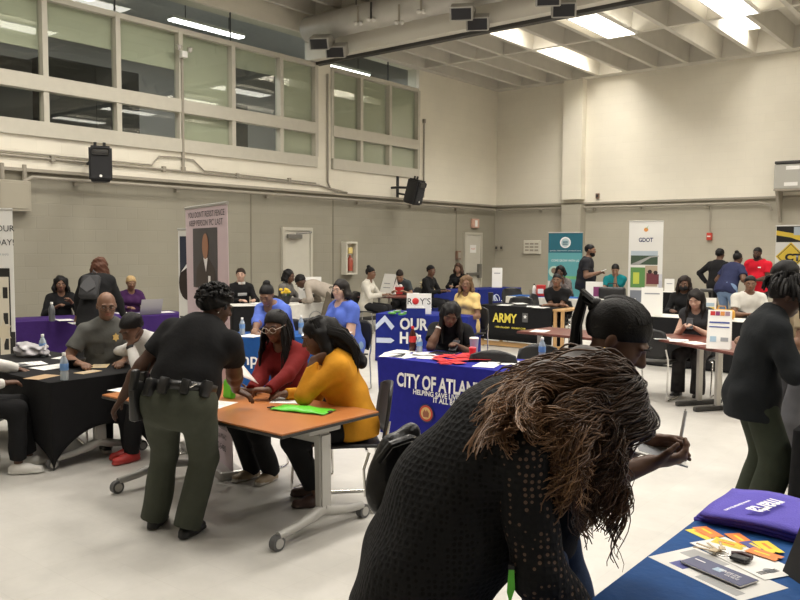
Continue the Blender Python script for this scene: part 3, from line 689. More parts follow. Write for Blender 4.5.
    for sd in (1, -1):
        S, E, W, fd_, pn_ = arms[sd]
        th_ = -.008 if sleeve == 'long' else 0
        B.rc(S, E, .050*s*ar+th_, .041*s*ar+th_, 0, .03); B.rc(E, E+(W-E)*.35, .041*s*ar+th_, .042*s*ar+th_, 0, .02); B.rc(E+(W-E)*.3, W, .042*s*ar, .027*s, 0, .02)
        hand(B, W, fd_, pn_, sd, (rcurl if sd > 0 else lcurl) if (rcurl if sd > 0 else lcurl) is not None else curl, s*.98, thick=1.0 if h < .008 else 1.12)
    sh_ = 0 if bare else -.012
    if legs_on:
        for sd in (1, -1):
            J, K, A, fy = legs[sd]
            B.rc(J, K, .082*w_-.012, .056*s+sh_, 0, .04); B.rc(K, K+(A-K)*.35, .054*s+sh_, .055*s+sh_, 0, .03); B.rc(K+(A-K)*.3, A, .054*s+sh_, .036*s-.004, 0, .03)
            fv = rot(Z, -math.radians(fy))@Y
            B.rc(A-Z*.03, A+fv*.11*s-Z*.052, .03, .022, 0, .02)
    # head
    B.el(H(0, -.018, .032), HA, _nv((.076, .098, .088))*hs, 0, .02)
    B.el(H(0, .022, -.03), HA, _nv((.064, .070, .082))*hs, 0, .03)
    B.el(H(0, .052, -.082), HA, _nv((.034, .036, .028))*hs, 0, .03)              # chin
    for sd in (1, -1):
        B.el(H(sd*.037, .056, -.022), HA, _nv((.026, .026, .026))*hs, 0, .025)   # cheeks
        B.el(H(sd*.030, .081, .026), HA, _nv((.026, .012, .009))*hs, 0, .014)    # brow ridge
        B.el(H(sd*.033, .100, .006), HA, _nv((.019, .017, .012))*hs, 0, .012, True)  # eye sockets
        B.el(H(sd*.033, .074, .005), HA, _nv((.0165, .0150, .0125))*hs, 0, .004)    # lids
        B.el(H(sd*.077, -.008, -.002), HA, _nv((.010, .017, .028))*hs, 0, .008)   # ears
        B.el(H(sd*.013, .098, -.026), HA, _nv((.010, .011, .008))*hs, 0, .008)    # nostrils
    B.rc(H(0, .086, .012), H(0, .107, -.022), .0085*hs, .0135*hs, 0, .014)
    B.el(H(0, .088, -.051), HA, _nv((.025, .014, .0075))*hs, 1, .008); B.el(H(0, .086, -.062), HA, _nv((.022, .014, .0085))*hs, 1, .008)
    sm = skin(sk); c_ = SKIN[sk]; lipm = mat('lips_'+sk, (min(c_[0]*1.25, .5), c_[1]*.85, c_[2]*.9) if lips is None else lips, .4)
    co, Q, tg = B.mesh(h, clips=[((0, 0, .004), (0, 0, -1))])
    npmesh('body', co, Q, [sm, lipm], tg, root)
    hm = hairmat('%02d%02d%02d' % tuple(int(x*99) for x in hairc), hairc) if hairc != (.008, .007, .007) else HB
    # eyes and brows
    if eyes and hp <= 17:
        mb = MB()
        for sd in (1, -1):
            c = H(sd*.033, .0815, .005 if hp < 18 else .0); mb.ball(c, .0092*hs, seg=10, rings=6)
        mb.build('eyes', mat('eye_white', (.40, .37, .34), .25), root, True)
        mb = MB()
        for sd in (1, -1): mb.ball(H(sd*.033, .0875, .004 if hp < 18 else -.002), .0052*hs, seg=8, rings=5)
        mb.build('irises', mat('iris_dark', (.012, .007, .005), .2), root, True)
    mb = MB()
    for sd in (1, -1): mb.tube([H(sd*.014, .098, .027), H(sd*.032, .099, .033), H(sd*.050, .085, .027)], [.003*hs, .0042*hs, .002*hs], 6)
    mb.build('eyebrows', hm, root, True)
    # ------------------------------------------------ hair
    hh_ = res_head or min(h, .009)
    def cap(B, off, front=.058, nape=-.055, k=.02, tilt=.0):
        pf = H(0, .085, front); pb = H(0, -.09, nape); dv = _un(pf-pb); n = np.cross(hR, dv); n = n if n@hU < 0 else -n
        B.el(H(0, -.018, .032), HA, _nv((.076, .098, .088))*hs+off, 0, k); return [(pf, n)]
    if hair and hair != 'bald' and hair != 'custom':
        B = Field(); cl = None
        if hair in ('short', 'fade', 'locs', 'curls', 'bun', 'pony', 'braids'):
            off = {'short': .010, 'fade': .005, 'locs': .014, 'curls': .022, 'bun': .008, 'pony': .008, 'braids': .011}[hair]
            cl = cap(B, off, front={'fade': .068, 'pony': .050, 'braids': .062, 'bun': .064}.get(hair, .060), nape=-.05)
            if hair == 'bun': B.el(H(0, -.065, .125), HA, _nv((.042, .042, .036))*hs, 0, .02)
            if hair == 'short':
                for sd in (1, -1): B.el(H(sd*.072, -.03, .0), HA, _nv((.012, .035, .03))*hs, 0, .01)
            co, Q, tg = B.mesh(hh_, clips=cl, noise=.006 if hair in ('curls', 'locs') else (.0035 if hair == 'short' else .002), seed=3, nfreq=60)
            npmesh('hair', co, Q, [hm], None, root)
        if hair in ('long', 'bob'):
            L = hairlen; off = .014
            B.el(H(0, -.02, .034), HA, _nv((.076, .098, .088))*hs+off, 0, .02)
            B.el(H(0, .105, -.018), HA, _nv((.060, .085, .092))*hs, 0, .012, True)
            B.el(H(0, -.03, -.13), HA, _nv((.05, .075, .10))*hs, 0, .02, True)
            g = -Z; rg = random.Random(int(u))
            for q in range(13):
                th = -1.75+q*3.5/12; out = hR*math.sin(th)-hF*math.cos(th); fr_ = abs(th) > 1.45
                p = H(math.sin(th)*.070, -.018-math.cos(th)*.088, .055); p2 = H(math.sin(th)*.083, -.018-math.cos(th)*.100, -.02)
                LL = L*rg.uniform(.85, 1.1)*(.8 if fr_ else 1); q1 = p2+g*LL*.5*s+out*.018*s; q2 = p2+g*LL*s+out*(.02+rg.uniform(-.02, .03))*s+F2*(.03 if fr_ else 0)
                B.rc(p, p2, .026*hs, .026*hs, 0, .02); B.rc(p2, q1, .027*hs, .030*s, 0, .02); B.rc(q1, q2, .030*s, .010*s, 0, .02)
            co, Q, tg = B.mesh(hh_, noise=.006, seed=int(u), nfreq=38); npmesh('hair', co, Q, [hm], None, root)
        if hair == 'pony':
            mb = MB(); b0 = H(0, -.115, .045); mb.ball(b0, .028*s, seg=10, rings=7)
            for i in range(26):
                r_ = random.uniform; o = hR*r_(-.03, .03)*s+Z*r_(-.02, .02)
                pts = [b0+o*.3, b0-hF*.05*s+o*.8+Z*.005, b0-hF*.075*s+o-Z*.09*s, b0-hF*(.075+r_(-.01, .02))*s+o*1.2-Z*.2*s, b0-hF*(.065+r_(-.02, .03))*s+o*1.1-Z*(hairlen+r_(-.04, .03))*s]
                mb.tube(pts, [.012*s, .013*s, .013*s, .011*s, .004*s], 6)
            mb.build('ponytail', hm, root, True)
        if hair == 'braids':
            mb = MB(); rg = random.Random(int(u))
            for i in range(66):
                th = rg.uniform(-2.35, 2.35); z0 = rg.uniform(-.01, .04)      # angle from the back of the head
                p0 = H(math.sin(th)*.082, -.03-math.cos(th)*.095, z0)
                outv = hR*math.sin(th)-hF*math.cos(th); L = hairlen*rg.uniform(.75, 1.05); pts = [H(math.sin(th)*.04, -.02-math.cos(th)*.04, .118), H(math.sin(th)*.075, -.03-math.cos(th)*.085, .07), p0]
                for j in range(1, 9):
                    tt = j/8; pts.append(p0+outv*(.02+.03*math.sin(tt*2.2))*s-Z*L*tt*s+_nv((rg.uniform(-1, 1), rg.uniform(-1, 1), 0))*.005+F2*.02*tt)
                mb.tube(pts, [.006*s, .0070*s, .0072*s]+[(.0080 if j % 2 else .0052)*s for j in range(7)]+[.003*s], 6)
            mb.build('braids', hm, root, True)
        if hair == 'locs':
            mb = MB(); rg = random.Random(5)
            for i in range(120):
                th = rg.uniform(-math.pi, math.pi); el_ = rg.uniform(.15, 1.45)
                dx, dy, dz = math.cos(el_)*math.sin(th), math.cos(el_)*math.cos(th), math.sin(el_)
                p0 = H(dx*.08, -.018+dy*.10, .035+dz*.09); p1 = H(dx*.112, -.018+dy*.135, .04+dz*.125)
                L = rg.uniform(.05, .11) if dy < .2 else rg.uniform(.10, .17); o = (hR*dx+hF*dy)*rg.uniform(.015, .05)*s
                mb.tube([p0, p1, p1+o-Z*L*.45, p1+o*1.4-Z*L], [.011*s, .0125*s, .0115*s, .006*s], 6)
            mb.build('locs', hm, root, True)
        if hair == 'curls':
            mb = MB(); rg = random.Random(9)
            for i in range(110):
                th = rg.uniform(-math.pi, math.pi); el_ = rg.uniform(-.25, 1.5)
                dx, dy, dz = math.cos(el_)*math.sin(th), math.cos(el_)*math.cos(th), math.sin(el_)
                if dy > .45 and dz < .55: continue
                p0 = H(dx*.085, -.018+dy*.105, .035+dz*.095); t_ = _un(_nv((rg.uniform(-1, 1), rg.uniform(-1, 1), rg.uniform(-.3, .6))))
                pts = [p0+(hR*dx+hF*dy+hU*dz)*(.012+.016*math.sin(q*.9))*s+t_*(q-2)*.013*s for q in range(6)]
                mb.tube(pts, [.006*s, .010*s, .011*s, .010*s, .008*s, .003*s], 6)
            mb.build('hair_curls', hm, root, True)
    if beard:
        B = Field(); B.el(H(0, .03, -.055), HA, _nv((.066, .069, .062))*hs, 0, .02); B.el(H(0, .055, -.088), HA, _nv((.038, .042, .032))*hs, 0, .02)
        B.el(H(0, .1, .0), HA, _nv((.075, .05, .04))*hs, 0, .01, True); B.el(H(0, .105, -.057), HA, _nv((.024, .03, .012))*hs, 0, .006, True)
        co, Q, tg = B.mesh(hh_); npmesh('beard', co, Q, [hm], None, root)
    if glasses:
        mb = MB()
        for sd in (1, -1):
            c = H(sd*.034, .108, .004); mb.tube([c+hR*.028*math.cos(q*math.pi/6)*hs+hU*.021*math.sin(q*math.pi/6)*hs for q in range(13)], .0016*s*(1.5 if h > .0078 else 1), 6)
            mb.tube([H(sd*.058, .106, .010), H(sd*.080, .06, .012), H(sd*.082, -.01, .010)], .0016*s, 6)
        mb.tube([H(-.010, .109, .008), H(.010, .109, .008)], .0022*s, 6); mb.build('glasses', mat('frame_'+str(glasses), glasses, .3), root, True)
    # ------------------------------------------------ clothing
    if topn:
        B = Field(); hem = hip-U0*hiphang*s
        torso(B, loose*.6, cut=[(hem, -U0)])
        if hiphang > .06:
            B.rc(hip-U0*(hiphang-.02)*s, waist, .164*w_+loose, .138*w_+loose, 0, .05, F0, .80+fat, [(hem, -U0)])
        frac = {'long': 2.0, 'short': .62, 'none': 0, 'three': 1.55, 'push': 1.5}[sleeve]
        for sd in (1, -1):
            S, E, W, fd_, pn_ = arms[sd]
            if frac == 0: continue
            if frac <= 1:
                q = S+(E-S)*frac; B.rc(S, q, .053*s*ar+loose*.5, .053*s*ar+loose*.7, 0, .03, None, 1, [(q, E-S)])
            else:
                q = E+(W-E)*(frac-1.0); B.rc(S, E, .052*s*ar+loose*.5, .044*s*ar+loose*.6, 0, .035); B.rc(E, q, .048*s*ar+loose*.5, (.046-.014*(frac-1))*s+loose*.35, 0, .02, None, 1, [(q-(W-E)*.02, W-E)])
        if neck in ('turtle', 'collar'):
            e = neckb+(hc-neckb)*(.34 if neck == 'turtle' else .22); B.rc(neckb-U2*.03, e, .078*s, .068*s if neck == 'turtle' else .074*s, 0, .03, None, 1, [(e, hc-neckb)])
        holes = []
        if neck == 'crew': holes = [(neckb+F2*.052*s+U2*.055*s, .070*s)]
        if neck == 'v': holes = [(neckb+F2*.085*s+U2*.03*s, .078*s)]
        if neck == 'wide': holes = [(neckb+F2*.06*s+U2*.06*s, .095*s)]
        cl = [] if neck in ('turtle', 'collar') else [(neckb+U2*.022*s, U2)]
        co, Q, tg = B.mesh(h, clips=cl, noise=.006, seed=int(u)+3, nfreq=20, holes=holes)
        npmesh(topn, co, Q, [shirtmat or fabric('cloth_%d_%d_%d' % tuple(int(x*255) for x in top), top)], None, root)
    if pants is not None and legs_on:
        loose = loose if ploose is None else ploose
        B = Field(); ct = [(hip+U0*.10*s, U0)]
        B.rc(hip+U0*.03*s, hip+U0*.13*s, .152*w_+.004, .140*w_+.003, 0, .05, F0, .78+fat*.8, ct)
        for sd in (1, -1):
            J, K, A, fy = legs[sd]
            B.rc(hip+R0*sd*.07*w_-F0*.055*s, hip+R0*sd*.075*w_-F0*.02*s, .088*w_+.008, .09*w_+.008, 0, .05)
            B.rc(J, K, .088*w_+loose*.25, .064*s+loose*.5, 0, .045)
            e = A+(K-A)*(-.06+bare); B.rc(K, e, .063*s+loose*.5, .052*s+loose*.7, 0, .03, None, 1, [(e, A-K)])
        cl = [((0, 0, .012), (0, 0, -1))]
        co, Q, tg = B.mesh(h, clips=cl, noise=.005, seed=int(u)+9, nfreq=15)
        if sit:      # flatten where the seat carries the figure
            m_ = (co[:, 1] < .30) & (co[:, 2] < seat+.006) & (co[:, 2] > seat-.13); co[m_, 2] = seat+.006
        npmesh('trousers', co, Q, [pantsmat or fabric('cloth_%d_%d_%d' % tuple(int(x*255) for x in pants), pants)], None, root)
    if shoes is not None and legs_on:
        shm = mat('shoe_%d_%d_%d' % tuple(int(x*255) for x in shoes), shoes, .5); som = mat('sole_%d_%d_%d' % tuple(int(x*255) for x in sole), sole, .6)
        for sd in (1, -1):
            J, K, A, fy = legs[sd]; fv = rot(Z, -math.radians(fy))@Y; gz = A[2]-.085
            B = Field(); b = _nv((A[0], A[1], gz+.035))
            B.rc(b-fv*.035*s, b+fv*.06*s, .042*s, .046*s, 0, .02); B.rc(b+fv*.05*s, b+fv*.145*s, .046*s, .036*s, 0, .03, Z, .75)
            B.rc(b+Z*.02, b+Z*.055, .043*s, .042*s, 0, .02, None, 1, [(b+Z*.05, Z)])
            B.rc(b-fv*.04*s-Z*.018, b+fv*.145*s-Z*.018, .042*s, .042*s, 1, .004, Z, .35)
            co, Q, tg = B.mesh(max(h*.8, .007), clips=[((0, 0, gz+.002), (0, 0, -1))]); npmesh('shoe', co, Q, [shm, som], tg, root)
    info = dict(root=root, H=H, hR=hR, hF=hF, hU=hU, arms=arms, sh=sh, chest=chest, neck=neckb, hip=hip, waist=waist, U0=U0, U1=U1, U2=U2, Rr=Rr, F0=F0, F2=F2, legs=legs, rz=rz, pos=P0, s=s, w=w_, hm=hm, hs=hs)
    if sit and chair: SEATS.append((P0, rz, short or key))
    PEOPLE[key] = info
    return info
SEATS = []
def PL(info, v): return Vector([float(x) for x in v])
def loc_of(info, wp):
    """world point -> the person's own frame"""
    q = Vector(wp)-Vector((info['pos'].x, info['pos'].y, 0)) if isinstance(info, dict) else None
    return Matrix.Rotation(-info['rz'], 3, 'Z')@q
# ---------------------------------------------------------------- furniture
STEEL = mat('leg_steel', (.52, .50, .46), .35, .6)
GREYLEG = mat('table_leg_grey', (.42, .41, .385), .45, .1)
CASTER = mat('caster_tyre', (.10, .10, .10), .5)
def ang(a, b): return math.atan2(b.y-a.y, b.x-a.x)
def frame_from(A, B, W):
    """table frame whose front edge runs A->B (seen left to right), body behind it"""
    rz = ang(A, B); L = (Vector((B.x, B.y, 0))-Vector((A.x, A.y, 0))).length
    n = Vector((-math.sin(rz), math.cos(rz), 0)); c = Vector(((A.x+B.x)/2, (A.y+B.y)/2, 0))+n*W/2
    return c, rz, L
def table(label, c, rz, L, W, Hh, topm, style='plain', edge=None, group=None, tt=.03, legins=.1):
    t = thing('folding_table', label, 'table', (c.x, c.y, 0), rz, group)
    k = MB(); k.box(-L/2+.004, L/2-.004, -W/2+.004, W/2-.004, Hh-.012, Hh, .003); k.build('tabletop', topm, t)
    k = MB(); k.box(-L/2, L/2, -W/2, W/2, Hh-tt, Hh-.0125, .004); k.build('edge_band', edge or topm, t)
    if style == 'caster':
        for sx in (-1, 1):
            x = sx*(L/2-legins); k = MB()
            k.prism([(x-.035, -.05, Hh-tt-.05), (x+.035, -.05, Hh-tt-.05), (x+.03, -.04, .12), (x-.03, -.04, .12)], (0, .1, 0)); bmesh.ops.bevel(k.bm, geom=k.bm.edges[:], offset=.012, segments=2, affect='EDGES')
            for sy in (-1, 1):
                k.tube([(x, sy*.0, .16), (x, sy*.08, .13), (x, sy*.22, .10), (x, sy*(W/2-.06), .085)], [.04, .036, .028, .026], 10)
            lg = k.build('leg', GREYLEG, t, True)
            k = MB(); k.box(x-.03, x+.03, -.14, .14, Hh-tt-.05, Hh-tt-.002, .012); k.build('top_bracket', GREYLEG, lg)
            for sy in (-1, 1):
                y = sy*(W/2-.05); k = MB(); k.tube([(x-.022, y, .046), (x+.022, y, .046)], .046, 18); cst = k.build('caster', CASTER, lg, True)
            for sy in (-1, 1):
                y = sy*(W/2-.05); k = MB(); k.tube([(x-.026, y, .046), (x+.026, y, .046)], .030, 14); k.build('wheel_hub', GREYLEG, lg, True)
        k = MB(); k.box(-L/2+legins+.04, L/2-legins-.04, -.02, .02, Hh-tt-.12, Hh-tt-.06, .006); k.build('crossbar', GREYLEG, t)
    elif style == 'tee':
        for sx in (-1, 1):
            x = sx*(L/2-legins); k = MB(); k.box(x-.025, x+.025, -.03, .03, .05, Hh-tt, .008)
            lg = k.build('leg', STEEL, t); k = MB(); k.obox((x, 0, .03), ((1, 0, 0), (0, 1, 0), (0, 0, 1)), (.03, W*.42, .025), .012); k.build('foot', DARKM, lg)
    else:
        for sx in (-1, 1):
            for sy in (-1, 1):
                x, y = sx*(L/2-.09), sy*(W/2-.08); k = MB(); k.tube([(x, y, 0), (x, y, Hh-tt)], .016, 8); k.build('leg', STEEL, t, True)
    return t
def cloth(label, c, rz, L, W, Hh, m, flare=.03, amp=.012, folds=26, arch=0.0, zb=.012, cat='tablecloth', name='tablecloth'):
    t = thing(name, label, cat, (c.x, c.y, 0), rz)
    r = .03; per = []; L2, W2 = L/2+.008, W/2+.008
    def side(a, b, n):
        a, b = Vector(a), Vector(b); return [(a+(b-a)*i/n, i/n) for i in range(n)]
    nL, nW = max(24, int(L*40)), max(16, int(W*40))
    pts = side((-L2+r, -W2, 0), (L2-r, -W2, 0), nL)
    N = []
    def arc(cx, cy, a0):
        return [(Vector((cx+r*math.cos(a0+i*math.pi/12), cy+r*math.sin(a0+i*math.pi/12), 0)), None, (math.cos(a0+i*math.pi/12), math.sin(a0+i*math.pi/12))) for i in range(6)]
    P_ = [(p, s_, (0, -1)) for p, s_ in side((-L2+r, -W2, 0), (L2-r, -W2, 0), nL)] + arc(L2-r, -W2+r, -math.pi/2)
    P_ += [(p, s_, (1, 0)) for p, s_ in side((L2, -W2+r, 0), (L2, W2-r, 0), nW)] + arc(L2-r, W2-r, 0)
    P_ += [(p, s_, (0, 1)) for p, s_ in side((L2-r, W2, 0), (-L2+r, W2, 0), nL)] + arc(-L2+r, W2-r, math.pi/2)
    P_ += [(p, s_, (-1, 0)) for p, s_ in side((-L2, W2-r, 0), (-L2, -W2+r, 0), nW)] + arc(-L2+r, -W2+r, math.pi)
    rows = []; T = 14; tot = len(P_)
    for i in range(T+1):
        tt = i/T; row = []
        for j, (p, s_, nn) in enumerate(P_):
            z0 = zb + (arch*max(0, math.sin(math.pi*s_))**.6 if (arch and s_ is not None) else 0)
            z = Hh+.005-(Hh+.005-z0)*tt
            d = flare*tt+amp*tt*math.sin(j/tot*2*math.pi*folds)*(.6+.4*math.sin(j*.37))
            row.append((p.x+nn[0]*d, p.y+nn[1]*d, z))
        rows.append(row)
    k = MB(); vs = k.grid([[(p.x*.985, p.y*.985, Hh+.008) for p, _, _ in P_]]+rows, True); k.bm.faces.new(vs[0])
    o = k.build('drape', m, t, True, .003)
    return t
# -- stacking chair
SHELL = mat('chair_shell', (.013, .013, .014), .45, bump=.1, bscale=90)
def chair_proto():
    t = thing('stacking_chair', 'x', 'chair')
    k = MB(); rows = []
    for j in range(9):
        y = -.21+.43*j/8; rows.append([(x*.225*(1-.12*abs(j-4)/4*.6), y, .445+.012*((x)**2)-(.018 if j == 8 else 0)+.012*math.cos((j-4)/4*1.3)-.012) for x in [-1+q*.2 for q in range(11)]])
    k.grid(rows); k.build('seat', SHELL, t, True, .022)
    k = MB(); rows = []
    for j in range(9):
        z = .50+.36*j/8; tt = j/8; wd = .20+.04*math.sin(math.pi*min(1, tt*1.1))-(.05 if j == 8 else 0)
        rows.append([(x*wd, -.215-.05*tt-.035*(1-x*x), z+(.0 if j < 8 else -.03*x*x)) for x in [-1+q*.2 for q in range(11)]])
    k.grid(rows); k.build('backrest', SHELL, t, True, .02)
    for sx in (-1, 1):
        k = MB(); x = sx*.235
        k.tube([(x*.92, -.255, .62), (x, -.23, .5), (x, -.215, .43), (x, -.24, .06), (x, -.235, .018), (x, -.2, .012), (x, .2, .012), (x, .235, .018), (x, .235, .06), (x, .20, .42), (x*.9, .19, .432)], .0105, 8); k.build('leg', CHROME, t, True)
    k = MB(); k.tube([(-.235, -.1, .425), (.235, -.1, .425)], .009, 8); k.tube([(-.235, .15, .425), (.235, .15, .425)], .009, 8); k.build('seat_rail', CHROME, t, True)
    return t
CHAIR0 = chair_proto(); CHAIR0_USED = [False]
def chair(pos, rz, label, group=None, scale=1):
    c = CHAIR0 if not CHAIR0_USED[0] else copy_tree(CHAIR0); CHAIR0_USED[0] = True
    c.location = (pos[0], pos[1], 0); c.rotation_euler = (0, 0, rz); c['label'] = label; c['group'] = 'black stacking chairs'
    return c
def face_rz(pos, face):
    vr = Vector((pos[0], pos[1], 0)).normalized(); rr = Vector((vr.y, -vr.x, 0)); a = math.radians(face); fd = -vr*math.cos(a)+rr*math.sin(a)
    return math.atan2(-fd.x, fd.y)
ORANGE = mat('orange_laminate', (.46, .165, .047), .35, noise=.10, nscale=5)
BLKEDGE = mat('black_edge', (.02, .018, .016), .5)
MAROON = mat('maroon_laminate', (.16, .045, .032), .3, noise=.12, nscale=6)
MAREDGE = mat('maroon_edge', (.09, .022, .016), .45)
GREYTOP = mat('grey_laminate', (.4, .39, .36), .4)
NAVY = fabric('cloth_blue', (.012, .022, .205), .75)
ROYAL = fabric('cloth_city_blue', (.016, .018, .25), .75)
CAMPUS = fabric('cloth_campus_blue', (.012, .075, .27), .75)
DEEPB = fabric('cloth_back_blue', (.012, .022, .17), .75)
PURPLE = fabric('cloth_purple', (.040, .014, .115), .75)
BLACKC = fabric('cloth_black', (.010, .010, .011), .85)
WHITEC = fabric('cloth_white', (.70, .68, .63), .85)
TXTW = mat('print_white', (.80, .80, .80), .6); TXTY = mat('print_yellow', (.72, .60, .08), .6); TXTB = mat('print_black', (.015, .015, .018), .6)
# orange training table with flip top, in front of the officer
TO = Vector((-4.325, 3.51, 0))
table('orange topped training table on grey caster legs beside the officer', TO, 0, 1.91, .86, .72, ORANGE, 'caster', BLKEDGE)
# black spandex-covered table, left
TB = Vector((-6.95, 3.54, 0)); table('training table under the black stretch cover at left', TB, 0, 1.86, .91, .70, GREYTOP, 'caster', BLKEDGE)
TBLK = cloth('black stretch table cover with water bottles and papers on it', TB, 0, 1.87, .92, .715, BLACKC, -.03, .004, 9, .30)
# purple tables along the side wall
A_ = Vector((-10.95, 4.45, 0)); B_ = Vector((-10.22, 7.48, 0)); c, rz, L = frame_from(A_, B_, .75); dv = Vector((math.cos(rz), math.sin(rz), 0))
for q, (sg, lab) in enumerate(((-1, 'left half of the purple draped tables below the taupe wall'), (1, 'right half of the purple draped tables, with the laptop on it'))):
    cc = c+dv*sg*L/4; table('folding table under the %s purple cloth' % ('left' if q == 0 else 'right'), cc, rz, L/2-.04, .72, .735, GREYTOP)
    cloth(lab, cc, rz, L/2-.03, .74, .74, PURPLE, .015, .008, 22)
PURT = (c, rz, L)
# blue campus table
A_ = G(232, 339, .74); B_ = G(353, 336, .74); CPc, CPrz, CPL = frame_from(A_, B_, .66)
table('folding table under the campus blue cloth', CPc, CPrz, CPL-.02, .64, .735, GREYTOP)
t = cloth('mid blue tablecloth with white lettering behind the woman in red', CPc, CPrz, CPL, .66, .74, CAMPUS, .012, .010, 24)
def on_plane(c, rz, W_, u, v):
    n = Vector((-math.sin(rz), math.cos(rz), 0)); p0 = c-n*(W_/2+.02); d = ray(u, v); q = EYE+d*((p0-EYE).dot(n)/d.dot(n)); return Matrix.Rotation(-rz, 3, 'Z')@(q-c)
q = on_plane(CPc, CPrz, .66, 237.5, 363); text('mpus', TXTW, t, (q.x, -.33-.022, q.z), (1, 0, 0), (0, 0, 1), height=.135, bold=.015, align='LEFT')
# white table with round emblem, and its dark neighbour
A_ = G(291, 305.5, .74); B_ = G(326, 303, .74); c, rz, L = frame_from(A_, B_, .6); PTS = (c, rz, L)
table('folding table under the white cloth near the first door', c, rz, L-.02, .58, .735, GREYTOP)
t = cloth('white tablecloth with a faint grey round emblem near the first door', c, rz, L, .6, .74, WHITEC, .01, .008, 16)
GREYI = mat('print_grey', (.30, .31, .33), .6)
text('PTS', GREYI, t, (.14, -.33, .42), (1, 0, 0), (0, 0, 1), height=.13)
k = MB(); k.tube([(.14+.17*math.cos(a*.2618), -.327, .44+.17*math.sin(a*.2618)) for a in range(1, 24)], .006, 5); k.build('emblem_ring', GREYI, t)
A_ = G(233, 307, .74); B_ = G(290, 306, .74); c, rz, L = frame_from(A_, B_, .6); DKT = (c, rz, L)
table('folding table under the black cloth in front of the man in a black sweater', c, rz, L-.02, .58, .735, GREYTOP)
t = cloth('black tablecloth with a white runner in front of the man in a black sweater', c, rz, L, .6, .74, BLACKC, .01, .006, 16)
k = MB(); k.box(-L/2-.005, L/2+.005, -.32, .30, .749, .755, .002); k.build('runner', WHITEC, t)
# maroon table at the back left
A_ = G(354, 296.5, .74); B_ = G(412, 297, .74); c, rz, L = frame_from(A_, B_, .7); MBK = (c, rz, L)
table('maroon table at the back wall with a white sign board on it', c, rz, L, .7, .74, MAROON, 'tee', MAREDGE, legins=.5)
# OUR H... table
A_ = G(376, 314, .74); B_ = G(467, 317.5, .74); c, rz, L = frame_from(A_, B_, .74); OUR = (c, rz, L)
table('folding table under the royal blue cloth with white arrows', c, rz, L-.02, .72, .735, GREYTOP)
t = cloth('royal blue tablecloth printed OUR with white arrows', c, rz, L, .74, .74, NAVY, .012, .006, 20)
yf = -.37-.026
def on_front(u, v):         # photo point -> local point on the front face of table OUR
    n = Vector((-math.sin(rz), math.cos(rz), 0)); p0 = c - n*(.37+.022); d = ray(u, v); q = EYE+d*((p0-EYE).dot(n)/d.dot(n))
    r_ = Matrix.Rotation(-rz, 3, 'Z')@(q-c); return r_
def fplate(pts, m, nm='arrow'): return plate([(p.x, yf, p.z) for p in (on_front(*q) for q in pts)], m, t, nm, (0, -1, 0), .002)
LB = mat('print_pale_blue', (.55, .62, .78), .6)
fplate([(376, 330), (375.8, 324.5), (385, 315), (394.5, 326.5), (391.5, 330), (385, 321.5)], LB); fplate([(376.5, 337.5), (391, 338), (394.5, 340.5), (391, 343), (376.5, 342.5)], LB)
p = on_front(400, 323.5); text('OUR', TXTW, t, (p.x, yf, p.z), (1, 0, 0), (0, 0, 1), height=.185, width=.46, bold=.035, align='LEFT')
p = on_front(400, 337.5); text('HO', TXTW, t, (p.x, yf, p.z), (1, 0, 0), (0, 0, 1), height=.185, width=.32, bold=.035, align='LEFT')
# City of Atlanta table
CIT = (Vector((-4.045, 6.12, 0)), 0, 1.83)
c, rz, L = CIT
table('folding table under the bright blue city cloth', c, rz, L-.02, .70, .735, GREYTOP)
t = cloth('bright blue fitted tablecloth with white city lettering and a round seal', c, rz, L, .72, .74, ROYAL, -.035, .004, 10)
yf = -.36-.014
def on_city(u, v): q = WY(u, v, 5.75); return q.x-c.x, q.z
def ctext(s_, u, v, h_, w_=None): x, z = on_city(u, v); return text(s_, TXTW, t, (x, yf+(.74-z)/.74*.035*.9, z), (1, 0, 0), (0, .04, 1), height=h_, width=w_, bold=.03, lift=.006, align='LEFT')
ctext('CITY OF ATLANTA', 397, 379, .135, 1.04); ctext('HELPING SAVE LIVES', 413, 391.5, .048, .54); ctext('IT ALL BEGINS', 433, 400, .048, .38)
x, z = on_city(425.5, 413.5); yy = yf+(.74-z)/.74*.035*.9-.004
for r_, mm in ((.086, mat('seal_navy', (.02, .025, .09), .6)), (.074, mat('seal_red', (.50, .05, .03), .6)), (.056, mat('seal_gold', (.62, .42, .16), .6))):
    k = MB(); k.prism([(x+r_*math.cos(a*.2618), yy, z+r_*math.sin(a*.2618)) for a in range(24)], (0, -.002, 0)); k.build('seal_ring', mm, t); yy -= .0022
k = MB(); k.prism([(x-.03, yy, z-.035), (x+.03, yy, z-.035), (x+.036, yy, z+.005), (x+.012, yy, z+.035), (x, yy, z+.015), (x-.014, yy, z+.035), (x-.036, yy, z+.0)], (0, -.002, 0)); k.build('seal_bird', mat('seal_brown', (.28, .10, .05), .6), t)
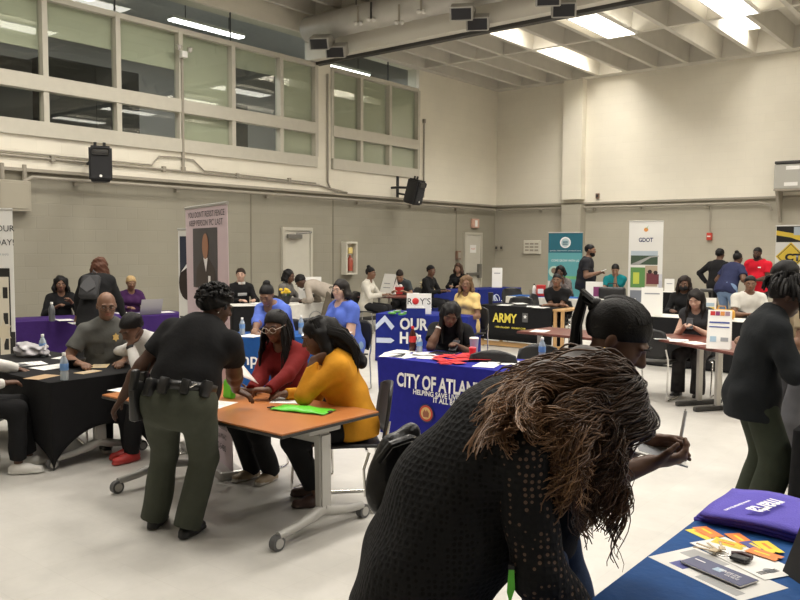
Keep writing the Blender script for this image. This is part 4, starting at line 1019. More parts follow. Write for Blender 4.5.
# blue tables in the corner run
A_ = Vector((-11.05, 14.7, 0)); B_ = Vector((-10.55, 17.95, 0)); c, rz, L = frame_from(A_, B_, .72); dv = Vector((math.cos(rz), math.sin(rz), 0)); BLU = (c, rz, L)
for sg in (-1, 1):
    cc = c+dv*sg*L/4; w_ = 'nearer' if sg < 0 else 'farther'
    table('folding table under the %s of the two blue cloths by the far door' % w_, cc, rz, L/2-.05, .7, .735, GREYTOP)
    t = cloth('%s of the two blue draped tables below the far door' % w_, cc, rz, L/2-.04, .72, .74, DEEPB, .012, .008, 20)
    if sg > 0:
        for a in (0, 1, 2):
            k = MB(); k.tube([(-.2+.13*math.cos(q*.5236+a)*(1-.2*a), -.392, .45+.16*math.sin(q*.5236)*(1-.15*a)) for q in range(7)], .012, 5); k.build('emblem_swirl', LB, t)
        text('WORKFORCE', LB, t, (-.15, -.39, .24), (1, 0, 0), (0, 0, 1), height=.06)
    else:
        text('in motion', LB, t, (.45, -.39, .22), (1, 0, 0), (0, 0, 1), height=.07)
# ARMY table
ARM = (Vector((-7.05, 12.55, 0)), 0, 1.95)
WOODO = mat('honey_wood', (.52, .31, .13), .45, noise=.15, nscale=5)
t = thing('display_desk', 'honey wood desk frame behind the black ARMY banner', 'table', (-7.05, 12.55, 0))
k = MB(); k.box(-.98, .70, -.36, .36, .70, .735, .006); k.build('tabletop', WOODO, t)
for x in (-.94, .53, .67):
    k = MB(); k.box(x-.025, x+.025, -.35, -.30, 0, .70, .004); k.build('leg', WOODO, t)
for x in (-.94, .67):
    k = MB(); k.box(x-.025, x+.025, .29, .34, 0, .70, .004); k.build('leg', WOODO, t)
k = MB(); k.box(-.92, .66, -.345, -.305, .02, .10, .004); k.build('stretcher', WOODO, t)
t = thing('table_banner', 'black table banner printed ARMY in yellow letters', 'tablecloth', (-7.3, 12.55, 0))
k = MB(); rows = []
for (y, z) in ((.35, .60), (.372, .744), (.0, .744), (-.372, .744), (-.376, .5), (-.382, .3), (-.386, .13)): rows.append([(-.75+1.5*q/20, y+.004*math.sin(q*1.3)*(1 if z < .7 else 0), z) for q in range(21)])
k.grid(rows); k.build('drape', BLACKC, t, True, .004)
def on_army(u, v): q = WY(u, v, 12.17); return q.x+7.3, q.z
x, z = on_army(505, 318); text('ARMY', TXTY, t, (x, -.384, z), (1, 0, 0), (0, .04, 1), height=.165, width=.50, bold=.03, lift=.008)
x, z = on_army(508, 327.5); text('1-800-USA-ARMY   GOARMY.COM', TXTY, t, (x+.05, -.389, z), (1, 0, 0), (0, .03, 1), height=.032, width=.62, bold=.02, lift=.008)
x, z = on_army(525.5, 318)
k = MB(); k.prism([(x-.055, -.393, z-.075), (x+.055, -.393, z-.075), (x+.055, -.393, z+.085), (x-.055, -.393, z+.085)], (0, -.002, 0)); k.build('emblem_box', mat('print_dark_grey', (.10, .10, .10), .6), t)
k = MB(); k.prism([(x+(.04 if q % 2 == 0 else .017)*math.sin(q*math.pi/5), -.3965, z+.02+(.04 if q % 2 == 0 else .017)*math.cos(q*math.pi/5)) for q in range(10)], (0, -.002, 0)); k.build('emblem_star', TXTW, t)
# white tables behind the ARMY desk
A_ = G(505, 296.5, .74); B_ = G(601, 300.5, .74); c, rz, L = frame_from(A_, B_, .7); WHT = (c, rz, L); dv = Vector((math.cos(rz), math.sin(rz), 0))
for sg in (-1, 1):
    cc = c+dv*sg*L/4; w_ = 'left' if sg < 0 else 'right'
    table('folding table under the %s white cloth behind the ARMY desk' % w_, cc, rz, L/2-.05, .68, .735, GREYTOP)
    t = cloth('%s white tablecloth with a blue runner behind the ARMY desk' % w_, cc, rz, L/2-.04, .7, .74, WHITEC, .012, .008, 20)
    k = MB(); k.box(-L/4+.05, L/4-.05, -.30, .28, .749, .755, .002); k.build('runner', CAMPUS, t)
# maroon tables, middle and right
A_ = G(516.5, 331, .74); B_ = G(575, 336.5, .74); dv = (B_-A_).normalized(); c, rz, L = frame_from(A_, A_+dv*1.5, .75); MRL = (c, rz, L)
table('maroon table end seen between the ARMY desk and the ponytail woman', c, rz, L, .75, .74, MAROON, 'tee', MAREDGE)
B_ = G(730, 352, .74); A_ = G(640, 335.5, .74); dv = (A_-B_).normalized(); B2 = B_-dv*.12; c, rz, L = frame_from(B2+dv*1.75, B2, .72); MRR = (c, rz, L)
table('maroon table where the long haired woman sits with her phone', c, rz, L, .72, .74, MAROON, 'tee', MAREDGE, legins=.72)
# black-skirted tables along the far wall
def skirt(u0, v0, u1, v1, W, lab, topc=True, m=None):
    A_ = G(u0, v0, .74); B_ = G(u1, v1, .74); c, rz, L = frame_from(A_, B_, W)
    table('folding table under the ' + lab, c, rz, L-.02, W-.02, .735, GREYTOP)
    t = cloth(lab, c, rz, L, W, .74, m or BLACKC, .01, .008, 18)
    if topc: k = MB(); k.box(-L/2-.005, L/2+.005, -W/2-.01, W/2-.02, .749, .756, .002); k.build('runner', WHITEC, t)
    return c, rz, L
GD = skirt(633, 316, 690, 319.5, .6, 'black skirted table with white top in front of the roads banner')
GD2 = skirt(692, 319.5, 742, 323, .6, 'black skirted table with white top behind the long haired woman')
FW = skirt(660, 292.5, 692, 293.5, .5, 'black skirted table with white top against the far wall')
TL = skirt(596, 300, 634, 301, .6, 'black skirted table of the man in teal', True)
CT = skirt(782, 319, 822, 321, .7, 'black draped table with yellow runner below the yellow banner', False)

# free-standing empty chairs
def free_chair(u, v, d, face, label): p = DP(u, v, d); return chair((p.x, p.y), face_rz((p.x, p.y), face), label)
free_chair(514, 284, 18.2, 10, 'empty black chair standing by the far corner')
free_chair(546, 290, 16.0, 70, 'empty black chair left of the teal banner')
free_chair(521, 306, 15.0, 0, 'empty black chair tucked behind the ARMY desk')
free_chair(488, 350, 7.0, -10, 'empty black chair behind the city table at its right')
free_chair(552, 356, 7.5, 30, 'empty black chair half hidden behind the leaning woman')
free_chair(313, 342, 10.2, 10, 'empty black chair behind the blue campus table')
free_chair(655, 360, 9.6, 160, 'empty chrome legged chair at the left end of the maroon table')
free_chair(735, 300, 12.0, 10, 'empty black chair in front of the talking group')
# near blue table, lower right
TN = (Vector((-.45, 2.55, 0)), math.pi/2, 2.05)
table('folding table under the blue cloth in the lower right corner', Vector((-.45, 2.53, 0)), math.pi/2, 2.0, 1.1, .735, GREYTOP)
NEARB = fabric('cloth_near_blue', (.012, .07, .235), .75)
cloth('blue tablecloth with purple tote bags in the lower right corner', Vector((-.45, 2.53, 0)), math.pi/2, 2.03, 1.13, .74, NEARB, .02, .010, 24)
# ---------------------------------------------------------------- the people
def W(u, v, z): p = G(u, v, z); return ('w', p.x, p.y, p.z)
def WD(u, v, d): p = DP(u, v, d); return ('w', p.x, p.y, p.z)
def wdir(v): return ('w', v[0], v[1], v[2])
RV = tuple(rt0); FV = tuple(fw0)
BLK = (.012, .012, .013); OLIVE = (.064, .070, .052); CHAR = (.02, .022, .026)
# near figures
officer = person('officer', 'stocky officer in a black polo and olive trousers leaning on the orange table', 0, 0, 152, pos=(-4.12, 2.80), s=.95, bulk=1.34, sk='deep', lean=19, side=9, hunch=12, head=(18, 46, 4), ploose=.05, hipx=(.11, 0), hipz=.855,
    rh=W(237, 401, .755), rhd=wdir((.55, .55, -.35)), rhn=(0, .1, -1), rcurl=.35, lh=(-.33, .03, .80), top=BLK, topn='polo_shirt', neck='collar', pants=OLIVE, shoes=(.012, .012, .012), sole=(.012, .012, .012), hair='curls', h=.0065, eyes=True,
    hiphang=-.07, loose=.022, rf=('w', -4.06, 2.93, .085), lf=('w', -4.36, 2.90, .085), fat=.03)
red = person('red', 'woman with long braids and clear glasses in a dark red top', 0, 0, -42, 'sit', pos=tuple(AT(292, 6.15))[:2], s=.98, sk='dark', lean=8, hunch=10, head=(14, -12, 4), h=.0075, female=True, sleeve='long', top=(.155, .012, .012), topn='blouse', neck='v',
    pants=BLK, hair='braids', hairlen=.46, glasses=(.62, .58, .50), shoes=(.30, .23, .15), rh=WD(252, 391, 5.75), rhd=wdir((-.6, -.55, .1)), lh=WD(267, 392, 5.55), rhn=(0, 0, 1), lhd=wdir((-.7, -.3, 0)), short='the woman in red', curl=.6,
    rf=('w', -4.72, 4.0, .085), lf=('w', -4.56, 4.05, .085))
mus = person('mustard', 'woman in a mustard sweater resting her cheek on her hand while writing', 0, 0, -84, 'sit', pos=tuple(AT(354, 5.52))[:2], s=1.0, bulk=1.22, sk='dark', lean=12, hunch=14, head=(22, -4, 0), h=.007, female=True, sleeve='long', top=(.62, .275, .020), topn='sweater', neck='crew',
    pants=BLK, hiphang=.07, hair='custom', shoes=(.05, .022, .016), sole=(.04, .02, .015), rh=W(285, 394, .765), rhd=wdir((-.8, -.25, -.1)), rcurl=.7, lh=('h', -.095, .085, -.125), le=(-.15, .7, -1), lhd=(.0, -.95, .25), lhn=(.85, .1, .25), lcurl=.45, short='the woman in mustard', loose=.022,
    rf=('w', -4.02, 4.0, .085), lf=('w', -3.86, 3.86, .085), bare=.22)
bald = person('bald', 'bald man with dark glasses in a grey uniform shirt with a gold badge', 104, 7.35, 14, 'sit', s=1.03, bulk=1.12, sk='brown', lean=3, head=(10, 8, 0), h=.008, top=(.095, .095, .088), topn='uniform_shirt', neck='collar', hair='bald', glasses=(.03, .02, .015), beard=None, sleeve='short',
    rh=(.30, .34, .77), lh=(-.05, .42, .77), short='the bald man')
tur = person('turtle', 'man in a white turtleneck holding his forehead over the black table', 172, 7.0, -58, 'sit', s=1.0, sk='dark', lean=26, hunch=14, head=(34, -8, 0), h=.008, top=(.72, .71, .69), topn='turtleneck', neck='turtle', sleeve='long', hair='short', pants=BLK, shoes=(.42, .03, .025), sole=(.4, .05, .04),
    rh=W(100, 356, .74), lh=('h', -.05, .125, -.08), le=(-.4, .5, -1), lhd=(.1, -.35, 1), lhn=(.15, -.9, -.2), lcurl=.25, short='the man in the turtleneck', rf=('w', -5.98, 3.75, .085), lf=('w', -5.86, 3.68, .085), eyes=False)
lefty = person('lefty', 'person in black trousers and white sneakers cut off by the left edge', -48, 6.15, 82, 'sit', s=1.0, sk='dark', lean=6, head=(15, 0, 0), h=.009, top=(.70, .68, .64), topn='sweater', sleeve='long', hair='short', pants=BLK, shoes=(.70, .68, .64), sole=(.75, .74, .7),
    lh=W(17, 369, .745), rh=(.1, .35, .72), short='the person at the left edge', bare=.12, rf=(.13, .44, .085), lf=(-.10, .50, .085), eyes=False)
pony = person('pony', 'woman with a sleek black ponytail and gold earring writing on a paper', 541, 2.62, 76, s=.985, bulk=1.08, sk='dark', lean=9, hunch=16, head=(34, 0, 0), h=.0055, female=True, top=(.010, .010, .011), topn='black_top', sleeve='push', pants=(.020, .034, .075), pantsmat=mat('denim', (.022, .042, .095), .85, noise=.3, nscale=40, bump=.2, bscale=200),
    hair='pony', hairlen=.36, rh=WD(650, 463, 2.50), rhd=wdir(tuple(rt0*.95+up0*.16)), rhn=wdir(tuple(up0*.85+fw0*.5)), rcurl=.55, lh=WD(650, 440, 2.60), lhd=wdir(tuple(rt0*.95-up0*.05)), lhn=wdir(tuple(-up0*.8-fw0*.5)), lcurl=.85, neck='crew', eyes=False, fat=.02, re=(.15, -.30, -1), le=(-.15, -.3, -1))
LACE = bpy.data.materials.new('openwork_knit'); LACE.use_nodes = True
def lace_nodes(m, base, hole, scale, thr):
    nt = m.node_tree; b = nt.nodes['Principled BSDF']; tc = nt.nodes.new('ShaderNodeTexCoord'); vo = nt.nodes.new('ShaderNodeTexVoronoi'); vo.inputs['Scale'].default_value = scale; vo.inputs['Randomness'].default_value = .35
    nt.links.new(tc.outputs['Object'], vo.inputs['Vector']); lt = nt.nodes.new('ShaderNodeMath'); lt.operation = 'LESS_THAN'; lt.inputs[1].default_value = thr; nt.links.new(vo.outputs['Distance'], lt.inputs[0])
    mx = nt.nodes.new('ShaderNodeMixRGB'); mx.inputs[1].default_value = (*base, 1); mx.inputs[2].default_value = (*hole, 1); nt.links.new(lt.outputs[0], mx.inputs[0]); nt.links.new(mx.outputs[0], b.inputs['Base Color'])
    bp = nt.nodes.new('ShaderNodeBump'); bp.inputs['Strength'].default_value = .9; bp.inputs['Distance'].default_value = .006; nt.links.new(vo.outputs['Distance'], bp.inputs['Height']); nt.links.new(bp.outputs[0], b.inputs['Normal'])
    b.inputs['Roughness'].default_value = .85; b.inputs['Specular IOR Level'].default_value = .25
lace_nodes(LACE, (.011, .011, .012), (.004, .004, .004), 62, .33)
LACE2 = bpy.data.materials.new('eyelet_sleeve'); LACE2.use_nodes = True; lace_nodes(LACE2, (.010, .010, .011), (.13, .085, .06), 55, .27)
lean = person('lean', 'woman in a black openwork sweater with long wavy brown hair, bending over the blue table', 430, 2.20, 98, s=1.03, bulk=1.26, sk='brown', lean=18, hunch=37, hipz=.90, twist=-6, head=(70, -6, 0), h=.0065, female=True, top=(.01, .01, .011), topn='openwork_sweater', sleeve='none', neck='crew', shirtmat=LACE, pants=(.010, .010, .011), hair='custom',
    rh=(.17, .40, .78), lh=(-.16, .40, .79), hiphang=.16, loose=.025, eyes=False, fat=.06)
locs = person('locs', 'man with short locs in a black jacket and olive trousers seen from behind', 757, 5.0, 106, s=.955, bulk=1.02, sk='deep', lean=4, hunch=14, head=(26, 4, 0), h=.008, top=(.014, .016, .018), topn='jacket', neck='collar', sleeve='long', pants=(.038, .045, .030), hair='locs', shoes=(.20, .11, .06),
    rh=(.20, .36, 1.06), lh=(-.14, .38, 1.06), hiphang=.16, loose=.045, ploose=.075, glasses=(.05, .05, .05))
tan = person('tan', 'person in a tan shirt half hidden behind the man in the black jacket', 803, 6.1, -65, s=1.0, sk='brown', lean=6, head=(20, 0, 0), h=.011, top=(.36, .29, .19), sleeve='short', hair='short', pants=(.10, .10, .11), lh=(-.14, .34, 1.08), rh=(.10, .36, 1.10))
# middle and back figures
F_ = dict(h=.011)
person('purpleA', 'woman in a black jacket sitting behind the purple table at left', 60, 12.25, 12, 'sit', s=.97, sk='brown', female=True, top=BLK, topn='jacket', sleeve='long', hair='long', hairlen=.14, head=(10, 10, 0), rh=(.12, .30, .86), lh=(-.10, .32, .92), lhd=(.5, .3, .6), short='the woman in a black jacket', neck='v', **F_)
bp_ = person('backpack', 'woman with long brown hair and a grey backpack leaning over the purple table', 93, 10.55, 160, s=.98, bulk=1.15, sk='brown', female=True, lean=20, hunch=8, head=(20, 0, 0), top=BLK, topn='coat', sleeve='long', hair='long', hairlen=.26, hairc=(.085, .033, .018), lh=(-.34, .32, .80), rh=(.30, .34, .80), hiphang=.2, loose=.035, **F_)
person('purpleB', 'woman with cropped blonde hair in a purple jacket behind the laptop', 130, 13.1, 14, 'sit', s=.94, sk='brown', female=True, top=(.055, .018, .075), topn='jacket', sleeve='long', hair='short', hairc=(.48, .33, .16), head=(14, 6, 0), short='the woman in purple', neck='v', **F_)
person('sweater', 'man in a black sweater with white collar sitting before the taupe wall', 240, 14.9, 18, 'sit', s=1.03, sk='light', top=BLK, topn='sweater', sleeve='long', hair='short', hairc=(.03, .018, .012), head=(0, 24, 0), lean=2, short='the man in a black sweater', **F_)
person('scrubA', 'woman in a blue shirt looking down and writing at the campus table', 281, 10.05, -40, 'sit', s=1.05, bulk=1.34, sk='brown', female=True, top=(.095, .155, .53), topn='blue_shirt', sleeve='three', hair='bun', head=(28, -18, 0), lean=14, hunch=14, rh=W(254, 333, .77), lh=W(264, 333, .77), neck='v', short='the woman writing in blue', h=.009)
person('scrubB', 'woman in blue scrubs and jeans sitting upright facing left', 347, 10.0, -54, 'sit', s=1.04, bulk=1.36, sk='light', female=True, top=(.085, .14, .50), topn='scrub_top', sleeve='short', hair='long', hairlen=.10, hairc=(.012, .009, .008), head=(4, -14, 0), lean=4, pants=(.20, .30, .45), neck='v', rh=(.12, .36, .74), lh=(-.10, .34, .70), short='the woman in blue scrubs', h=.009, glasses=(.2, .16, .13))
person('greyscarf', 'woman in grey clothes with dark hair sitting beside the first door', 284, 15.2, 62, 'sit', s=1.0, sk='dark', female=True, top=(.16, .15, .14), topn='grey_top', sleeve='long', hair='bob', hairlen=.10, head=(14, 10, 0), short='the woman in grey', **F_)
person('bend', 'person in a beige shirt bending over the white emblem table', 333, 14.5, -112, s=1.0, sk='deep', lean=68, hunch=8, head=(50, 0, 0), top=(.37, .325, .275), topn='beige_shirt', sleeve='long', hair='short', pants=(.13, .11, .085), rh=(.10, .58, .80), lh=(-.14, .52, .80), hiphang=.14, **F_)
person('bun', 'woman in a white blouse with a high bun at the maroon back table', 366, 16.6, 66, 'sit', s=1.02, sk='brown', female=True, top=(.62, .59, .52), topn='blouse', sleeve='long', hair='bun', head=(6, 4, 0), neck='v', short='the woman with a high bun', **F_)
person('darkman', 'man in a dark grey shirt looking down behind the maroon back table', 401, 17.9, -6, 'sit', s=1.0, sk='tan', top=(.05, .058, .062), sleeve='short', hair='short', hairc=(.02, .012, .009), head=(38, 0, 0), lean=14, hunch=14, short='the man looking down', **F_)
person('black17', 'person in black facing right by the stacked plates', 427, 18.2, 62, 'sit', s=1.03, sk='dark', top=BLK, sleeve='long', hair='short', head=(4, 18, 0), short='the person beside the plates', **F_)
person('black18', 'woman in a black jacket with brown hair near the far door', 459, 20.5, -14, 'sit', s=1.03, sk='tan', female=True, top=BLK, topn='jacket', sleeve='long', hair='long', hairlen=.14, hairc=(.06, .03, .018), head=(6, 6, 0), neck='v', short='the woman near the far door', **F_)
person('yellow', 'woman in a pale yellow dress turned left beside the ARMY desk', 469, 12.5, -34, 'sit', s=1.0, sk='brown', female=True, top=(.72, .53, .22), topn='dress', sleeve='short', hair='long', hairlen=.22, hairc=(.16, .095, .05), head=(6, -30, 0), pants=(.66, .50, .22), short='the woman in yellow', rh=(.12, .32, .70), lh=(-.12, .32, .70), h=.010, neck='v')
polo = person('polo', 'woman in a black polo resting her head on her hand at the city table', 0, 0, -6, 'sit', pos=(-4.88, 6.88), s=.98, bulk=1.08, sk='dark', female=True, lean=24, hunch=14, head=(26, -6, -12), top=BLK, topn='polo_shirt', neck='collar', sleeve='short', hair='long', hairlen=.34, h=.008, rh=('h', .085, .045, -.12), re=(.4, .35, -1), rhd=(-.1, -.35, 1), rhn=(-.8, -.2, .1), lh=(-.13, .48, .80), curl=.45, short='the woman in a black polo', eyes=False)
army = person('army', 'man in a black shirt leaning on his forearms at the ARMY desk', 558, 14.35, -8, 'sit', s=1.0, sk='brown', top=BLK, sleeve='short', hair='fade', lean=14, head=(2, 0, 0), rh=(-.10, .38, .79), lh=(.08, .42, .79), rhd=(-1, .1, 0), lhd=(1, .1, 0), short='the man at the ARMY desk', h=.009)
person('pattern', 'woman in a patterned top behind the man at the ARMY desk', 561, 17.7, -12, 'sit', s=1.05, sk='dark', female=True, top=(.17, .15, .14), topn='patterned_top', sleeve='long', hair='bob', hairlen=.08, head=(12, 0, 0), lh=(-.10, .25, 1.0), lhd=(0, 0, 1), short='the woman in a patterned top', shirtmat=mat('pattern_cloth', (.22, .19, .18), .8, noise=.95, nscale=16), **F_)
std = person('stand', 'tall bearded man in dark clothes standing in front of the teal banner', 584, 17.1, 82, s=1.085, bulk=1.15, sk='brown', top=(.022, .022, .026), sleeve='short', hair='fade', beard=True, head=(4, 8, 0), rh=(.14, .28, 1.26), lh=(-.08, .30, 1.24), fat=.05, pants=(.02, .02, .03), **F_)
person('teal', 'man in a teal shirt with a hand at his chin left of the roads banner', 615, 19.2, -4, 'sit', s=1.08, bulk=1.1, sk='tan', top=(.010, .19, .215), sleeve='short', hair='short', head=(22, 0, 0), lh=('h', -.01, .115, -.15), lhd=(0, -.3, 1), short='the man in teal', **F_)
person('mask', 'woman with a black face mask and dark hair behind the framed sign', 685, 12.95, -10, 'sit', s=1.0, sk='dark', female=True, top=BLK, sleeve='long', hair='long', hairlen=.2, hairc=(.02, .012, .008), head=(12, 0, 0), short='the masked woman', **F_)
phone = person('phone', 'woman with long dark hair in a black sleeveless top looking at her phone', 700, 9.85, -16, 'sit', s=.95, sk='light', female=True, top=(.03, .03, .033), topn='sleeveless_top', sleeve='none', hair='long', hairlen=.30, hairc=(.012, .008, .007), head=(22, 0, 0), pants=(.03, .028, .028), pantsmat=mat('plaid_cloth', (.04, .035, .035), .85, noise=.9, nscale=10), lean=10, rh=(.08, .34, .84), lh=(-.06, .36, .84), curl=.55, loose=.045, short='the woman with a phone', h=.009, neck='v')
person('whitetee', 'man in a white T-shirt sitting behind the flyer stand', 748, 12.4, 16, 'sit', s=1.04, bulk=1.1, sk='brown', top=(.70, .68, .63), topn='t_shirt', sleeve='short', hair='fade', head=(8, 12, 0), short='the man in the white T-shirt', **F_)
person('grpA', 'person in a black sweater standing with hands on hips in the talking group', 716, 17.6, 150, s=1.04, bulk=1.1, sk='dark', top=BLK, sleeve='long', hair='short', head=(4, 0, 0), rh=(.26, .03, 1.02), re=(1, -.3, 0), lh=(-.26, .03, 1.02), le=(-1, -.3, 0), **F_)
person('grpB', 'woman in a navy shirt and light jeans with her back turned', 726, 16.7, 140, s=1.03, bulk=1.42, sk='dark', female=True, top=(.025, .03, .075), sleeve='short', hair='bun', head=(12, 0, 0), pants=(.17, .25, .40), rh=(.25, .32, 1.1), lh=(-.2, .3, 1.0), lean=24, **F_)
person('grpC', 'man in a bright red shirt facing the talking group', 758, 17.2, -22, s=1.06, bulk=1.28, sk='deep', top=(.56, .012, .028), topn='red_shirt', sleeve='short', hair='fade', beard=True, head=(10, 0, 0), rh=(.14, .30, 1.08), lh=(-.08, .34, 1.12), fat=.03, **F_)
for i, (pos, rz, sh_) in enumerate(SEATS):
    b = Vector((0, .035, 0)); q = Matrix.Rotation(rz, 3, 'Z')@b
    chair((pos.x+q.x, pos.y+q.y), rz, 'black stacking chair under %s' % sh_)

# ---- gear and hair worn by the near figures (children of the wearer)
def addto(info, name, mb, m, smooth=True, thick=0): return mb.build(name, m, info['root'], smooth, thick)
V3 = lambda a: Vector([float(x) for x in a])
# officer: duty belt with pouches, collar trim
I = officer; hip, U0, F0, w_ = I['hip'], I['U0'], I['F0'], I['w']; R0 = np.array([1., 0, 0])
LEATH = mat('belt_leather', (.010, .010, .010), .35, spec=.6)
def belt_pt(a, dz=0, o=0): return hip+U0*(.085+dz)+(R0*math.sin(a)*(.150*w_+.016+o)+F0*math.cos(a)*(.150*w_*.80+.026+o))
k = MB(); k.grid([[V3(belt_pt(i*math.pi/20, dz, .004)) for i in range(40)] for dz in (-.027, .027)], True); addto(I, 'duty_belt', k, LEATH, True, .012)
def pouch(a, w2, h2, d2, dz, nm='pouch'):
    c = belt_pt(a, dz, .022); n = _un(R0*math.sin(a)*.9+F0*math.cos(a)); t_ = _un(np.cross(U0, n)); k = MB(); k.obox(V3(c), (V3(t_), V3(n), V3(U0)), (w2, d2, h2), .012); return addto(I, nm, k, LEATH)
for a, w2, h2, d2, dz in ((math.pi+.15, .03, .05, .02, -.01), (math.pi-.42, .028, .045, .02, -.01), (math.pi+.62, .035, .055, .025, -.02), (math.pi-1.0, .03, .05, .025, -.01), (math.pi+2.3, .03, .045, .02, 0)): pouch(a, w2, h2, d2, dz)
c = belt_pt(math.pi+1.05, -.10, .045); k = MB(); k.obox(V3(c), ((.3, .95, 0), (-.95, .3, 0), (0, 0, 1)), (.045, .028, .12), .02); k.obox(V3(c)+Vector((0, -.02, .13)), ((.3, .95, 0), (-.95, .3, 0), (0, .25, 1)), (.025, .02, .06), .012); addto(I, 'holster', k, LEATH)
k = MB(); k.obox(V3(belt_pt(math.pi+1.5, .02, .05)), ((1, 0, 0), (0, 1, 0), (0, 0, 1)), (.022, .03, .075), .008); k.tube([V3(belt_pt(math.pi+1.5, .09, .05)), V3(belt_pt(math.pi+1.5, .20, .05))], .006, 6); addto(I, 'radio', k, LEATH)
k = MB(); k.tube([V3(belt_pt(math.pi-.3-.05*q, .0+.012*math.sin(q), .03)) for q in range(9)], .005, 6); addto(I, 'key_ring', k, CHROME)
k = MB(); k.ball(V3(I['H'](.082, -.004, -.028)), .006, seg=8, rings=5); addto(I, 'earring', k, CHROME)
# badge of the bald man, patches
bpy.context.view_layer.update()
def stick(info, nm, x, u):      # point on the front of a garment, x to the wearer's right, u up from the chest
    ob = [o for o in info['root'].children if o.name.split('.')[0] == nm][0]; d = V3(info['F2']); o_ = V3(info['chest']+info['Rr']*x+info['U2']*u)+d*.5
    hit, p, n, _ = ob.ray_cast(o_, -d); return (p, n) if hit else (o_-d*.35, d)
def patch(info, nm, x, u, name, shape, m, th=.006):
    p, n = stick(info, nm, x, u); r = V3(info['Rr']); r = (r-n*r.dot(n)).normalized(); up = n.cross(r)*-1; up = up if up.dot(V3(info['U2'])) > 0 else -up
    k = MB(); k.prism([p+n*.001+r*a+up*b for a, b in shape], n*th); return addto(info, name, k, m, False)
patch(bald, 'uniform_shirt', -.055, .03, 'badge', [((.034 if q % 2 == 0 else .022)*math.sin(q*math.pi/6), (.040 if q % 2 == 0 else .026)*math.cos(q*math.pi/6)) for q in range(12)], mat('badge_gold', (.75, .52, .18), .35, .5))
for x in (-.09, .09): patch(bald, 'uniform_shirt', x, -.06, 'chest_pocket', [(-.05, -.055), (.05, -.055), (.05, .03), (-.05, .03)], fabric('pocket_grey', (.075, .075, .07)), .004)
patch(polo, 'polo_shirt', -.085, .04, 'embroidered_badge', [(.028*math.sin(q*math.pi/8), .028*math.cos(q*math.pi/8)) for q in range(16)], mat('badge_thread', (.42, .30, .24), .7))
patch(PEOPLE['scrubB'], 'scrub_top', -.07, .0, 'shirt_logo', [(-.04, -.006), (.04, -.006), (.04, .006), (-.04, .006)], TXTW, .002)
patch(PEOPLE['grpC'], 'red_shirt', -.08, .03, 'shirt_logo', [(-.03, -.012), (.03, -.012), (.03, .012), (-.03, .012)], TXTW, .002)
k = MB(); S, E, Wp, fd_, pn_ = polo['arms'][1]; k.tube([V3(Wp+(E-Wp)*.10), V3(Wp+(E-Wp)*.16)], .036, 12); addto(polo, 'wristband', k, WHITE)
S, E, Wp, fd_, pn_ = tur['arms'][-1]; k = MB(); k.tube([V3(Wp+(E-Wp)*.03), V3(Wp+(E-Wp)*.13)], .036, 12); addto(tur, 'watch', k, BLACKP)
# lanyard and collar of the man in the black sweater
I = PEOPLE['sweater']; k = MB()
for sd in (1, -1): k.obox(V3(I['neck']+I['F2']*.06+I['Rr']*sd*.035+I['U2']*.015), (V3(I['Rr']), V3(I['F2']), V3(I['U2'])), (.03, .012, .022), .005)
addto(I, 'shirt_collar', k, WHITE); k = MB(); k.obox(V3(I['chest']+I['F2']*.128-I['U2']*.04), (V3(I['Rr']), V3(I['F2']), V3(I['U2'])), (.085, .006, .028), .004); addto(I, 'shirt_print', k, mat('print_silver', (.5, .5, .5), .6))
# backpack
I = bp_; c = I['chest']-I['F2']*.20-I['U2']*.13; ax = (V3(I['Rr']), V3(I['F2']), V3(I['U2']))
k = MB(); k.obox(V3(c), ax, (.125, .06, .17), .05, 3); bpk = addto(I, 'backpack', k, mat('backpack_black', (.018, .018, .020), .7))
k = MB(); k.prism([V3(c-I['F2']*.062+I['Rr']*x*.12+I['U2']*y*.15) for x, y in ((-.85, -.2), (0, -.75), (.85, -.2), (.55, .35), (0, .85), (-.55, .35))], V3(-I['F2']*.012)); addto(I, 'backpack_pocket', k, mat('backpack_grey', (.05, .05, .054), .7), False)
k = MB(); k.tube([V3(c+I['U2']*.2), V3(c+I['U2']*.25), V3(c+I['U2']*.2+I['Rr']*.05)], .01, 6); addto(I, 'carry_loop', k, BLACKP)
# mask
I = PEOPLE['mask']; B = Field(); B.el(I['H'](0, .052, -.05), (I['hR'], I['hF'], I['hU']), (.066, .066, .055), 0, .01); co, Q, tg = B.mesh(.008); npmesh('face_mask', co, Q, [mat('mask_black', (.008, .008, .009), .8)], None, I['root'])
